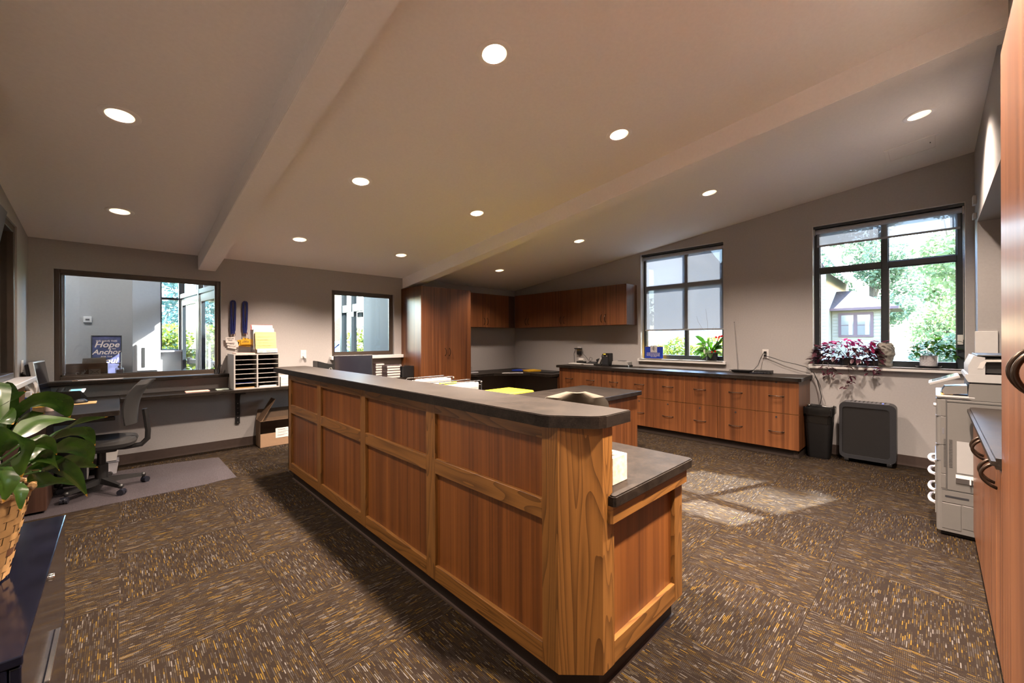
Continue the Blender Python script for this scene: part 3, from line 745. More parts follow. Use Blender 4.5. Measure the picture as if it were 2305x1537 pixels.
# ---------------------------------------------------------------- lateral files under the window counter
def handle_mesh(parent, a, b, out, r=.0052):
    mb = MB(); bow(mb, a, b, out, r, 8, 12, .55)
    for p in (a, b): mb.sphere(p, r * 1.7, u=8, v=6)
    return mb.build('handle', 'bronze', parent, True)
cols = [1.056, 1.495, 1.925, 2.358, 2.792, 3.223, 3.655, 4.085, 4.515]
for k in range(4):
    a, b = cols[2 * k], cols[2 * k + 2]; mid = cols[2 * k + 1]
    cab = thing('file_cabinet_unit', ['four drawer wood base cabinet nearest the waste bin', 'four drawer wood base cabinet second from the waste bin under the outlet', 'four drawer wood base cabinet third from the waste bin below the shaded window', 'four drawer wood base cabinet farthest from the waste bin by the corner desk'][k], 'cabinet', (5.79, (a + b) / 2, 0), group='base cabinets under the window counter')
    mb = MB(); mb.box(5.509, 6.085, a + .0005, b - .0005, .1, .880); mb.build('body', 'lam', cab)
    mb = MB(); mb.box(5.56, 6.07, a + (0.0 if k else .06), b, 0, .1); mb.build('toe_kick', 'toe', cab)
    for (p, q) in ((a, mid), (mid, b)):
        for (z0, z1) in ((.1, .5035), (.5065, .880)):
            d = MB().box(5.490, 5.508, p + .0018, q - .0018, z0 + .001, z1 - .001, .001, 1).build('drawer_front', 'lam', cab)
            c = (p + q) / 2; zh = (.703 if z0 > .4 else .292)
            handle_mesh(d, (5.489, c - .072, zh), (5.489, c + .072, zh), (-.030, 0, .000))
            lk = MB(); lk.lathe([(.0001, -.004), (.010, -.004), (.011, 0.0)], (5.489, c, .861 if z0 > .4 else .459), 16, 'x'); lk.build('lock', 'darkgrey', d, True)
            e = MB(); e.box(5.489, 5.509, p + .0018, q - .0018, z1 - .0018, z1 - .0006); e.build('edge_band', 'oaky', d)
mb = MB(); mb.box(5.545, 5.575, 1.075, 1.12, 0, .1, .004); mb.box(5.555, 6.07, 1.068, 1.118, 0, .1); tag(mb.build('toe_kick_return', 'toe'), 'brown toe kick return at the waste bin end of the file cabinets', 'trim')
mb = MB(); mb.prism([(5.46, 1.062), (5.49, 1.032), (6.088, 1.032), (6.088, 4.560), (5.46, 4.560)], .880, .920)
bmesh.ops.bevel(mb.bm, geom=[e for e in mb.bm.edges if e.verts[0].co.z > .91 and e.verts[1].co.z > .91], offset=.004, segments=2, affect='EDGES')
tag(mb.build('window_worktop', 'top'), 'long dark worktop over the drawer cabinets along the outside window wall', 'worktop')

# ---------------------------------------------------------------- tall cabinet on the back wall
tc = thing('tall_cabinet', 'tall two door wood storage cabinet against the back wall under the right beam', 'cabinet', (3.905, 5.9, 0))
mb = MB(); mb.box(3.410, 4.400, 5.612, 6.215, .0, 2.218); mb.build('body', 'lam', tc)
for a, b, hx in ((3.411, 3.904, 3.865), (3.907, 4.399, 3.946)):
    d = MB().box(a, b, 5.592, 5.611, .1, 2.216, .001, 1).build('door', 'lam', tc)
    handle_mesh(d, (hx, 5.591, 1.105), (hx, 5.591, 1.222), (0, -.032, 0), .005)
# ---------------------------------------------------------------- wall cabinets
def wall_cab(label, a, b, axis, hinge_mid, z0=1.597, z1=2.245):
    if axis == 'y':      # on the window wall, facing -X
        c = thing('wall_cabinet', label, 'cabinet', (5.93, (a + b) / 2, z0), group='wall cabinets in the far corner')
        mb = MB(); mb.box(5.790, 6.088, a + .0005, b - .0005, z0, z1); mb.build('body', 'lam', c)
        for p, q, h in ((a, hinge_mid, hinge_mid - .038), (hinge_mid, b, hinge_mid + .038)):
            d = MB().box(5.771, 5.789, p + .0015, q - .0015, z0 + .001, z1, .001, 1).build('door', 'lam', c)
            handle_mesh(d, (5.770, h, z0 + .055), (5.770, h, z0 + .175), (-.030, 0, 0), .0045)
    else:
        c = thing('wall_cabinet', label, 'cabinet', ((a + b) / 2, 6.06, z0), group='wall cabinets in the far corner')
        mb = MB(); mb.box(a + .0005, b - .0005, 5.921, 6.218, z0, z1); mb.build('body', 'lam', c)
        for p, q, h in ((a, hinge_mid, hinge_mid - .038), (hinge_mid, b, hinge_mid + .038)):
            d = MB().box(p + .0015, q - .0015, 5.902, 5.920, z0 + .001, z1, .001, 1).build('door', 'lam', c)
            handle_mesh(d, (h, 5.901, z0 + .055), (h, 5.901, z0 + .175), (0, -.030, 0), .0045)
wall_cab('two door wood wall cabinet on the back wall beside the tall cabinet', 4.402, 5.60, 'x', 5.000, z1=2.23)
mb = MB(); mb.box(5.601, 5.768, 5.905, 6.218, 1.597, 2.23); tag(mb.build('corner_filler', 'lamdark'), 'dark wood corner filler between the two runs of wall cabinets', 'filler')
wall_cab('two door wood wall cabinet on the window wall tucked into the room corner', 5.117, 5.90, 'y', 5.548)
wall_cab('two door wood wall cabinet in the middle of the window wall run', 4.237, 5.115, 'y', 4.671)
wall_cab('two door wood wall cabinet at the shaded window end of the run', 3.374, 4.235, 'y', 3.803)

# ---------------------------------------------------------------- corner desk
cdk = thing('corner_desk', 'dark corner desk with a clipped inner corner between the tall cabinet and the file cabinets', 'desk', (5.3, 5.5, 0))
mb = MB(); mb.prism([(4.402, 6.215), (4.402, 5.50), (4.84, 5.50), (5.34, 5.07), (5.34, 4.562), (6.085, 4.562), (6.085, 6.215)], .715, .757)
bmesh.ops.bevel(mb.bm, geom=[e for e in mb.bm.edges if e.verts[0].co.z > .75 and e.verts[1].co.z > .75], offset=.004, segments=2, affect='EDGES')
mb.build('desktop', 'top', cdk)
def wall_bracket_mb(mb, o, dx, dy, h=.42, ln=.40, w_=.022):
    """steel bracket: upright against the wall at o, arm running (dx,dy) under the top at o.z"""
    o = Vector(o); d = Vector((dx, dy, 0)).normalized(); s = Vector((-d.y, d.x, 0)) * (w_ / 2)
    pr = [(0, 0), (ln, 0), (ln, -.022), (.10, -.040), (.055, -.075), (.030, -.13), (.026, -h), (0, -h)]
    a = [mb.bm.verts.new(o + d * p + Vector((0, 0, z)) - s) for p, z in pr]; b = [mb.bm.verts.new(o + d * p + Vector((0, 0, z)) + s) for p, z in pr]
    mb.bm.faces.new(a); mb.bm.faces.new(list(reversed(b)))
    for i in range(len(a)): mb.bm.faces.new((a[i], b[i], b[(i + 1) % len(a)], a[(i + 1) % len(a)]))
    return mb
mb = wall_bracket_mb(MB(), (4.50, 6.214, .714), 0, -1, .42, .66, .03); mb.build('bracket', 'black', cdk)
mb = wall_bracket_mb(MB(), (6.084, 4.66, .714), -1, 0, .42, .66, .03); mb.build('bracket', 'black', cdk)
mb = MB(); mb.box(5.53, 6.08, 4.563, 4.585, 0, .714); mb.build('support_panel', 'lam', cdk)

# ---------------------------------------------------------------- shelf worktop on the back wall, ledge, left desk
mb = MB(); mb.box(0.003, 3.405, 5.80, 6.216, .732, .772, .004); tag(mb.build('wall_shelf_worktop', 'top'), 'narrow dark worktop shelf running along the back wall below the interior windows', 'worktop')
for x, lab in ((1.088, 'black steel shelf bracket with a row of screw holes beside the cardboard box'),):
    br = thing('shelf_bracket', lab, 'bracket', (x, 6.2, .30))
    wall_bracket_mb(MB(), (x, 6.214, .731), 0, -1, .43, .36, .045).build('arm', 'black', br)
    for k in range(6):
        mb = MB(); mb.lathe([(.0001, -.003), (.005, -.003), (.005, 0)], (x, 6.187, .62 - k * .06), 10, 'y'); mb.build('screw', 'silver', br, True)
mb = MB(); mb.box(-0.525, 1.005, 6.075, 6.262, .915, .954, .005); mb.box(-.48, .915, 6.262, 6.62, .915, .954)
tag(mb.build('window_ledge', 'top'), 'dark laminate ledge under the large interior window', 'ledge')
dk = thing('left_desk', 'dark L-shaped desk in the left corner under the large interior window', 'desk', (-.33, 5.6, 0))
mb = MB(); mb.prism([(X0 + .004, 4.78), (-.30, 4.80), (-.01, 4.84), (0.0, 4.86), (0.0, 6.216), (X0 + .004, 6.216)], .730, .772)
bmesh.ops.bevel(mb.bm, geom=[e for e in mb.bm.edges if e.verts[0].co.z > .76 and e.verts[1].co.z > .76], offset=.004, segments=2, affect='EDGES')
mb.build('desktop', 'top', dk)
mb = MB(); mb.box(X0 + .01, -.42, 4.9, 5.4, .02, .728, .004); mb.build('pedestal', 'lamdark', dk)
mb = MB(); mb.box(X0 + .01, X0 + .03, 5.5, 6.2, .15, .70); mb.build('modesty_panel', 'lamdark', dk)
kt = MB(); kt.box(-.40, -.03, 5.10, 5.36, .655, .69, .004); kt.build('keyboard_tray', 'black', dk)

# ---------------------------------------------------------------- right-hand cabinets in the alcove
bc = thing('base_cabinet', 'low wood base cabinet with dark top and black bow handles beside the copier', 'cabinet', (3.2, -.5, 0))
mb = MB(); mb.box(2.403, 4.03, -.845, -.196, .1, .868); mb.build('body', 'lam', bc)
mb = MB(); mb.box(2.403, 4.02, -.80, -.235, 0, .1); mb.build('toe_kick', 'toe', bc)
mb = MB(); mb.prism([(2.403, -.845), (2.403, -.150), (4.035, -.150), (4.052, -.158), (4.060, -.175), (4.060, -.845)], .868, .910)
bmesh.ops.bevel(mb.bm, geom=[e for e in mb.bm.edges if abs(e.verts[0].co.y + .15) < .02 and abs(e.verts[1].co.y + .15) < .02 and abs(e.verts[0].co.z - e.verts[1].co.z) < .001], offset=.012, segments=4, affect='EDGES')
mb.build('worktop', 'top', bc, True)
for a, b, h in ((3.155, 4.028, 3.20), (2.88, 3.15, 3.105), (2.605, 2.875, 2.645), (2.405, 2.60, 2.555)):
    d = MB().box(a, b, -.195, -.176, .1, .862, .0015, 1).build('door', 'lam', bc)
    mb = MB(); bow(mb, (h, -.176, .760), (h, -.176, .882 - .02), (0, .044, 0), .0065, 10, 14, .7); mb.build('handle', 'bronze', d, True)
rt = thing('tall_side_cabinet', 'tall wood cabinet at the right edge with large black bow handles', 'cabinet', (1.55, -.5, 0))
mb = MB(); mb.box(.71, 2.400, -.845, -.196, .0, 2.443); mb.build('body', 'lam', rt)
for a, b, h in ((1.553, 2.399, 1.60), (.712, 1.549, 1.502)):
    d = MB().box(a, b, -.195, -.176, .1, 2.440, .0015, 1).build('door', 'lam', rt)
    mb = MB(); bow(mb, (h, -.176, 1.225), (h, -.176, 1.350), (0, .046, 0), .0068, 10, 14, .7); mb.build('handle', 'bronze', d, True)

# ================================================================ office chairs
def office_chair(name, label, loc, rz, seat_z, back_z0, back_z1, mat, bw=.46, base_rot=0.0):
    """front of the chair is local +x"""
    c = thing(name, label, 'chair', loc, rz)
    # seat pan: rounded slab
    mb = MB(); n_ = 20; outl = []
    for i in range(n_):
        a = 2 * PI * i / n_; ca, sa = math.cos(a), math.sin(a)
        outl.append((.245 * math.copysign(abs(ca) ** .6, ca), .245 * math.copysign(abs(sa) ** .6, sa)))
    rings = [[(x * k, y * k, z) for x, y in outl] for k, z in ((.80, seat_z - .075), (.96, seat_z - .06), (1.0, seat_z - .03), (.96, seat_z - .004), (.80, seat_z + .006), (.4, seat_z))]
    vv = [[mb.bm.verts.new(p) for p in r] for r in rings]
    for a_, b_ in zip(vv, vv[1:]):
        for i in range(n_): mb.bm.faces.new((a_[i], a_[(i + 1) % n_], b_[(i + 1) % n_], b_[i]))
    mb.bm.faces.new(vv[-1]); mb.bm.faces.new(list(reversed(vv[0])))
    mb.build('seat', mat, c, True, local=True)
    # backrest: curved, padded shell
    mb = MB(); nu, nv = 12, 10; fr, bk = [], []
    for j in range(nv + 1):
        t = j / nv; z = back_z0 + (back_z1 - back_z0) * t
        wv = bw / 2 * (0.80 + 0.25 * math.sin(PI * min(1, t * .9 + .08))) * (1 if t < .82 else math.sqrt(max(0.02, 1 - ((t - .82) / .19) ** 2)))
        lean = -.225 - .10 * t + .035 * math.sin(PI * t) - (.030 * max(0, t - .75) / .25)
        r1, r2 = [], []
        for i in range(nu + 1):
            u = i / nu * 2 - 1; y = wv * u; x = lean + .075 * u * u * (0.6 + .4 * t)
            th = .022 * math.sqrt(max(.05, 1 - u ** 4))
            r1.append((x + th, y, z)); r2.append((x - th, y, z))
        fr.append(r1); bk.append(r2)
    va = [[mb.bm.verts.new(p) for p in r] for r in fr]; vb_ = [[mb.bm.verts.new(p) for p in r] for r in bk]
    for j in range(nv):
        for i in range(nu):
            mb.bm.faces.new((va[j][i], va[j][i + 1], va[j + 1][i + 1], va[j + 1][i])); mb.bm.faces.new((vb_[j][i + 1], vb_[j][i], vb_[j + 1][i], vb_[j + 1][i + 1]))
    for j in range(nv):
        mb.bm.faces.new((va[j][0], va[j + 1][0], vb_[j + 1][0], vb_[j][0])); mb.bm.faces.new((va[j + 1][nu], va[j][nu], vb_[j][nu], vb_[j + 1][nu]))
    for i in range(nu):
        mb.bm.faces.new((va[0][i + 1], va[0][i], vb_[0][i], vb_[0][i + 1])); mb.bm.faces.new((va[nv][i], va[nv][i + 1], vb_[nv][i + 1], vb_[nv][i]))
    mb.build('backrest', mat, c, True, local=True)
    # bent support bar from under the seat up behind the back
    mb = MB(); sz = seat_z - .09
    mb.tube([(-.02, 0, sz), (-.15, 0, sz - .01), (-.27, 0, sz + .00), (-.315, 0, sz + .05), (-.318, 0, sz + .13), (-.295, 0, back_z0 + .12)], .022, 8); mb.build('back_support', 'black', c, True, local=True)
    mb = MB(); mb.box(-.11, .11, -.07, .07, sz - .03, sz + .03, .012); mb.build('tilt_mechanism', 'black', c, local=True)
    mb = MB(); mb.cyl((0, 0, .09), .030, sz - .11, 16); mb.cyl((0, 0, .085), .045, .16, 16); mb.build('gas_column', 'black', c, True, local=True)
    mb = MB(); mb.tube([(.02, -.05, sz - .01), (.03, -.17, sz - .015), (.03, -.23, sz - .02)], .006, 6); mb.build('height_lever', 'black', c, True, local=True)
    for k in range(5):
        a = base_rot + 2 * PI * k / 5; d = Vector((math.cos(a), math.sin(a), 0)); s = Vector((-d.y, d.x, 0))
        mb = MB(); P0 = d * .03; P1 = d * .285
        mb.hexa([P0 - s * .026 + Vector((0, 0, .075)), P1 - s * .017 + Vector((0, 0, .066)), P1 + s * .017 + Vector((0, 0, .066)), P0 + s * .026 + Vector((0, 0, .075)),
                 P0 - s * .020 + Vector((0, 0, .125)), P1 - s * .012 + Vector((0, 0, .092)), P1 + s * .012 + Vector((0, 0, .092)), P0 + s * .020 + Vector((0, 0, .125))])
        mb.sphere(P1 + Vector((0, 0, .078)), .022, u=10, v=6); leg = mb.build('base_arm', 'black', c, True, local=True)
        mb = MB(); cpos = d * .30
        for sg in (-1, 1):
            rr = bmesh.ops.create_cone(mb.bm, cap_ends=True, segments=16, radius1=.027, radius2=.027, depth=.018)
            bmesh.ops.rotate(mb.bm, verts=rr['verts'], cent=(0, 0, 0), matrix=Matrix.Rotation(PI / 2, 3, 'X'))
            bmesh.ops.rotate(mb.bm, verts=rr['verts'], cent=(0, 0, 0), matrix=Matrix.Rotation(a + .6, 3, 'Z'))
            n2 = Matrix.Rotation(a + .6, 3, 'Z') @ Vector((0, 1, 0))
            bmesh.ops.translate(mb.bm, verts=rr['verts'], vec=cpos + n2 * .014 * sg + Vector((0, 0, .0275)))
        mb.sphere(cpos + Vector((0, 0, .040)), .024, (1, 1, .75), 10, 6); mb.build('caster', 'blackgloss', leg, True, local=True)
    return c
office_chair('office_chair', 'black swivel office chair on the vinyl mat tucked under the left desk', (-.12, 5.27, 0), math.radians(172), .475, .60, 1.00, 'blacksoft', .43, math.radians(8 - 172))
office_chair('task_chair', 'olive brown task chair whose rounded back shows behind the reception counter', (2.60, 2.03, 0), math.radians(47), .47, .56, .985, 'olive', .53, .3)
# chair mat
mb = MB(); mb.prism([(-.55, 4.78), (.60, 4.80), (.70, 4.83), (.84, 4.84), (.83, 5.80), (.75, 5.83), (.28, 5.93), (-.55, 5.95)], .0005, .003)
tag(mb.build('chair_mat', 'mat'), 'translucent grey vinyl chair mat under the black office chair', 'mat')
# yellow stool
st = thing('padded_stool', 'bright yellow padded stool behind the peninsula desk', 'stool', (3.27, 3.46, 0))
mb = MB(); mb.box(3.05, 3.49, 3.24, 3.67, .72, .775, .022, 3); mb.build('seat', 'yellowgreen', st, True)
for sx in (3.08, 3.46):
    for sy in (3.27, 3.64): MB().cyl((sx, sy, 0), .014, .72, 12).build('leg', 'chrome', st, True)
for sy in (3.27, 3.64): MB().tube([(3.08, sy, .22), (3.46, sy, .22)], .008, 8).build('footrest', 'chrome', st, True)

# ================================================================ left desk things
DZ = .7725
def rotz(a): return Matrix.Rotation(a, 3, 'Z')
mon = thing('monitor', 'slim black monitor seen from the side on the left desk', 'monitor', (-.535, 5.93, DZ), math.radians(-3))
mb = MB(); mb.lathe([(.0005, 0), (.11, 0), (.115, .008), (.09, .014), (.0005, .014)], seg=28); mb.build('stand_base', 'silver', mon, True, local=True)
mb = MB(); mb.box(-.035, -.015, -.03, .03, .01, .16, .005); mb.build('stand_neck', 'silver', mon, local=True)
tl = Matrix.Rotation(math.radians(-8), 3, 'Y')
mb = MB(); mb.box(-.022, .012, -.245, .245, .055, .405, .006, rot=tl, at=(0, 0, .2)); mb.build('bezel', 'silver', mon, local=True)
mb = MB(); mb.box(-.050, -.021, -.23, .23, .075, .39, .012, rot=tl, at=(0, 0, .2)); mb.build('back_shell', 'black', mon, local=True)
mb = MB(); mb.box(.0118, .0135, -.232, .232, .075, .392, rot=tl, at=(0, 0, .2)); mb.build('screen', 'blackgloss', mon, local=True)
# desk phone
ph = thing('desk_phone', 'black desk phone with a tilted body and pale blue display', 'phone', (-.36, 5.97, DZ), math.radians(-12))
mb = MB(); mb.prism([(-.10, 0), (.10, 0), (.10, .014), (-.085, .105), (-.10, .10)], -.105, .105, 'x'); bmesh.ops.bevel(mb.bm, geom=mb.bm.edges[:], offset=.005, segments=2, affect='EDGES'); mb.build('body', 'black', ph, local=True)
sl = math.atan2(.091, .185); R_ = Matrix.Rotation(sl, 3, 'X')
def onface(x0, x1, u0, u1, h0, h1, bev=0.0):
    mb = MB(); mb.box(x0, x1, u0, u1, h0, h1, bev); bmesh.ops.rotate(mb.bm, verts=mb.bm.verts[:], cent=(0, 0, 0), matrix=R_)
    bmesh.ops.translate(mb.bm, verts=mb.bm.verts[:], vec=(0, .10 - .203 * 0 - .1, .062)); return mb
onface(-.020, .098, .025, .098, -.001, .003, .001).build('display_bezel', 'silver', ph, local=True)
onface(-.008, .070, .036, .090, .003, .0045).build('display', 'screenblue', ph, local=True)
onface(-.098, -.045, -.095, .095, .004, .034, .012).build('handset', 'black', ph, local=True)
for r_ in range(4):
    for c_ in range(3):
        x = -.02 + c_ * .026; u = -.085 + r_ * .020
        k_ = onface(x, x + .018, u, u + .012, .0, .004).build('key', 'grey', ph, local=True)
mb = MB(); mb.tube([(-.07, -.10, .02), (-.09, -.16, .004), (-.02, -.20, .003), (.06, -.17, .003), (.13, -.14, .003)], .0035, 6); mb.build('cord', 'black', ph, True, local=True)
# mouse on a pad
mp = MB(); mp.box(-.40, -.16, 5.53, 5.73, DZ, DZ + .006, .002, 1); tag(mp.build('mouse_pad', 'manila'), 'tan mouse pad on the left desk under the mouse', 'mouse pad')
ms = thing('computer_mouse', 'dark low mouse on the tan pad', 'mouse', (-.27, 5.63, DZ + .006), .5)
mb = MB(); mb.sphere((0, 0, .004), .055, (1.05, .58, .62), 18, 12); bmesh.ops.bisect_plane(mb.bm, geom=mb.bm.verts[:] + mb.bm.edges[:] + mb.bm.faces[:], plane_co=(0, 0, 0), plane_no=(0, 0, -1), clear_outer=True); mb.build('shell', 'black', ms, True, local=True)
mb = MB(); mb.cyl((.03, -.004, .030), .008, .008, 12, 'y'); mb.build('wheel', 'grey', ms, True, local=True)
mb = MB(); mb.tube([(-.39, 5.68, DZ + .008), (-.36, 5.74, DZ + .010), (-.31, 5.75, DZ + .010), (-.28, 5.70, DZ + .012)], .0022, 6); tag(mb.build('mouse_cable', 'black', None, True), 'thin black cable curling beside the mouse', 'cable')
# tissue box with tissue
def tissue_box(name, label, loc, rz, sx, sy, sz, mat, tissue=True, slot=(.03, .045)):
    t = thing(name, label, 'tissue box', loc, rz)
    mb = MB(); mb.box(-sx / 2, sx / 2, -sy / 2, sy / 2, 0, sz, .002, 1); mb.build('carton', mat, t, local=True)
    mb = MB(); mb.lathe([(.0005, sz + .0012), (slot[0], sz + .0012), (slot[0], sz + .0002)], seg=20)
    for v in mb.bm.verts: v.co.y *= slot[1] / slot[0]
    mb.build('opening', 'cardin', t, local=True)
    if tissue:
        mb = MB(); rows = []
        for j in range(9):
            tt = j / 8; row = []
            for i in range(9):
                u = i / 8 * 2 - 1; wv = .018 + .05 * tt ** .8
                row.append((u * wv * .9 - .03 * tt, .012 * math.sin(u * 5 + tt * 4) * (.4 + tt) + .01 * tt, sz + .13 * tt - .045 * (u * u) * tt * tt + .012 * math.sin(u * 9) * tt))
            rows.append(row)
        mb.grid(rows); mb.build('tissue', 'paper', t, True, local=True)
    return t
tissue_box('tissue_box', 'yellow patterned tissue box with a tissue pulled up on the left desk', (-.555, 5.60, DZ), .3, .115, .115, .125, 'tissueyellow')
lb = thing('lotion_bottle', 'small translucent lotion bottle in front of the yellow tissue box', 'bottle', (-.43, 5.22, DZ))
mb = MB(); mb.lathe([(.0005, 0), (.026, 0), (.028, .01), (.028, .09), (.022, .105), (.012, .112), (.012, .125), (.0005, .125)], seg=24); mb.build('bottle_body', 'lotion', lb, True, local=True)
mb = MB(); mb.lathe([(.0005, .125), (.014, .125), (.014, .145), (.0005, .147)], seg=20); mb.build('cap', 'clearplastic', lb, True, local=True)
# pens
pc = thing('pen_holder', 'black square pen holder at the near left end of the left desk', 'pen holder', (-.575, 4.98, DZ))
mb = MB()
for bx in ((-.07, .07, -.05, -.046), (-.07, .07, .046, .05), (-.07, -.066, -.046, .046), (.066, .07, -.046, .046)): mb.box(bx[0], bx[1], bx[2], bx[3], 0, .10)
mb.box(-.07, .07, -.05, .05, 0, .004); mb.build('cup', 'black', pc, local=True)
for k, (x, y, dx, dy, mat_) in enumerate(((.02, .0, .02, .01, 'blue'), (.04, .02, .05, .0, 'blue'), (.03, -.01, .04, -.02, 'pink'), (.0, .02, .0, .02, 'red'), (.045, -.02, .06, .02, 'blue'))):
    p = thing('pen', ['blue pen standing upright in the black pen holder', 'blue pen leaning right in the black pen holder', 'pink pen in the black pen holder', 'red pen at the back of the black pen holder', 'blue capped pen leaning far over the rim of the black pen holder'][k], 'pen', (-.575 + x, 4.98 + y, DZ + .006), group='pens in the black pen holder')
    mb = MB(); mb.tube([(0, 0, 0), (dx, dy, .135)], .0045, 8); mb.build('barrel', mat_, p, True, local=True)
    mb = MB(); mb.tube([(dx * .8, dy * .8, .108), (dx * 1.06, dy * 1.06, .143)], .0056, 8); mb.build('cap', mat_, p, True, local=True)
fb = thing('desk_file', 'yellow and white boxed file standing by the left wall behind the pen holder', 'file', (-.585, 5.34, DZ))
mb = MB(); mb.box(-.045, .045, -.05, .05, 0, .115); mb.build('yellow_cover', 'yellow', fb, local=True)
mb = MB(); mb.box(-.043, .043, -.048, .048, .115, .165); mb.build('white_pages', 'paper', fb, local=True)
mb = MB(); mb.box(-.62, -.555, 5.14, 5.147, DZ, DZ + .23, rot=Matrix.Rotation(.06, 3, 'X')); tag(mb.build('wooden_ruler', 'card'), 'wooden ruler standing upright beside the yellow file', 'ruler')
sb = thing('light_switch', 'white switch plate on the left wall above the tissue box', 'switch', (X0, 5.86, 1.10))
mb = MB(); mb.box(X0, X0 + .006, 5.82, 5.90, 1.07, 1.19, .002); mb.build('plate', 'trimwhite', sb); mb = MB(); mb.box(X0 + .006, X0 + .010, 5.845, 5.875, 1.10, 1.16, .001, 1); mb.build('rocker', 'white', sb)
# under the desk
for k in range(2):
    b_ = thing('storage_bin', ['small clear storage bin on the floor by the shelf end, lower of two', 'small clear storage bin stacked on the other under the left desk'][k], 'bin', (-.07, 5.93, .004 + k * .135), group='clear bins under the left desk')
    mb = MB(); mb.hexa([(-.045, -.08, 0), (.045, -.08, 0), (.045, .08, 0), (-.045, .08, 0), (-.062, -.10, .125), (.062, -.10, .125), (.062, .10, .125), (-.062, .10, .125)]); mb.build('tub', 'whitepot' if k == 0 else 'paper', b_, local=True)
    mb = MB(); mb.box(-.067, .067, -.105, .105, .12, .132, .003); mb.build('lid', 'clearplastic', b_, local=True)
mb = MB(); mb.box(.005, .055, 5.86, 5.90, .274, .31, .003); tag(mb.build('small_purple_box', plain('purple_card', (.09, .03, .16), .5)), 'small purple box on the upper clear bin', 'box')
pt = thing('computer_tower', 'black upright computer case under the left desk', 'computer', (-.33, 5.85, .003))
mb = MB(); mb.box(-.10, .10, -.2, .2, 0.01, .43, .006); mb.build('case', 'black', pt, local=True); mb = MB(); mb.box(-.09, .09, -.206, -.2, .03, .41, .003); mb.build('front_panel', 'darkgrey', pt, local=True)
mb = MB(); mb.box(.1005, .104, -.19, .19, .02, .42); mb.build('side_strip', 'silver', pt, local=True)
for k, (x, y, r_) in enumerate(((-.47, 5.55, .07), (-.42, 5.50, .055), (-.52, 5.62, .06))):
    mb = MB(); mb.tube([(x + r_ * math.cos(a * .7) * (1 + .15 * math.sin(a * 3)), y + r_ * .8 * math.sin(a * .7), .006 + .012 * (a % 3)) for a in range(10)], .004, 6)
    tag(mb.build('power_cable', 'black', None, True), ['largest coil of black power cable under the left desk', 'smallest coil of black power cable under the left desk', 'coil of black power cable nearest the wall under the left desk'][k], 'cable', 'cables under the left desk')
mb = MB(); mb.box(-.58, -.50, 5.42, 5.50, .002, .05, .008); tag(mb.build('power_adapter', 'paper'), 'pale power adapter on the floor under the left desk', 'adapter')
# black square at upper left: wall television corner
tv = thing('wall_television', 'dark flat screen at the upper left edge tilted down from the left wall', 'television', (-.57, 3.5, 1.52))
mb = MB(); mb.hexa([(-.640, 2.95, 1.52), (-.600, 2.95, 1.51), (-.600, 4.0, 1.51), (-.640, 4.0, 1.52), (-.540, 2.95, 2.18), (-.500, 2.95, 2.17), (-.500, 4.0, 2.17), (-.540, 4.0, 2.18)]); mb.build('panel', 'darkgrey', tv)
mb = MB(); mb.box(-.645, -.60, 3.35, 3.55, 1.75, 1.95); mb.build('wall_arm', 'black', tv)

# ================================================================ ledge things (inside)
cb = thing('clipboard', 'clipboard with white paper lying on the ledge under the large interior window', 'clipboard', (-.12, 6.15, .954))
mb = MB(); mb.box(-.23, .14, -.045, .045, 0, .004, .001, 1); mb.build('board', 'card', cb, local=True)
mb = MB(); mb.box(-.19, .15, -.040, .040, .004, .0065); mb.build('sheet', 'paper', cb, local=True)
mb = MB(); mb.box(-.215, -.19, -.025, .025, .005, .014, .002); mb.build('clip', 'chrome', cb, local=True)
pcu = thing('pen_cup', 'small clear cup of black pens at the right end of the ledge', 'pen holder', (.865, 6.16, .954))
mb = MB(); mb.lathe([(.0005, 0), (.026, 0), (.030, .055), (.028, .055), (.024, .003), (.0005, .003)], seg=20); mb.build('cup', 'clearplastic', pcu, True, local=True)
for k, (dx, dy) in enumerate(((.05, 0), (.02, .01), (-.035, 0), (.035, -.01))):
    mb = MB(); mb.tube([(.865 - dx * .2, 6.16, .960), (.865 + dx, 6.16 + dy, 1.065 + .008 * k)], .004, 6)
    tag(mb.build('pen', 'black', None, True), ['black pen leaning farthest right in the clear cup', 'black pen leaning slightly right in the clear cup', 'black pen leaning left in the clear cup', 'tallest black pen in the clear cup'][k], 'pen', 'black pens in the clear cup')
# white pole
wp = thing('white_pole', 'slim white pole with round foot at the left end of the outer ledge', 'pole', (-.425, 6.36, .954))
mb = MB(); mb.cyl((0, 0, .07), .017, 1.04, 16); mb.build('tube', 'white', wp, True, local=True); mb = MB(); mb.lathe([(.0005, 0), (.030, 0), (.026, .01), (.009, .02), (.009, .07), (.0005, .07)], seg=20); mb.build('foot', 'whitepot', wp, True, local=True)
# outside-ledge things
wb = thing('wooden_mail_box', 'dark wooden letter box with a pale snail and an envelope on its face', 'box', (-.255, 6.45, .954))
for bx in ((-.16, .16, -.045, -.033, 0, .165), (-.16, .16, .033, .045, 0, .165), (-.16, -.15, -.033, .033, 0, .165), (.15, .16, -.033, .033, 0, .165), (-.16, .16, -.045, .045, 0, .010)):
    MB().box(*bx).build('board', 'walnut', wb, local=True)
mb = MB(); mb.box(.015, .105, -.0475, -.0452, .035, .105, .001, 1); e_ = mb.build('envelope_icon', 'icon', wb, local=True)
mb = MB(); mb.tube([(.016, -.0478, .103), (.060, -.0478, .062), (.104, -.0478, .103)], .0016, 5); mb.tube([(.017, -.0478, .037), (.045, -.0478, .074)], .0014, 5); mb.tube([(.103, -.0478, .037), (.075, -.0478, .074)], .0014, 5); mb.build('envelope_line', 'walnut', e_, local=False) if False else mb.build('envelope_line', 'ink', wb, local=True)
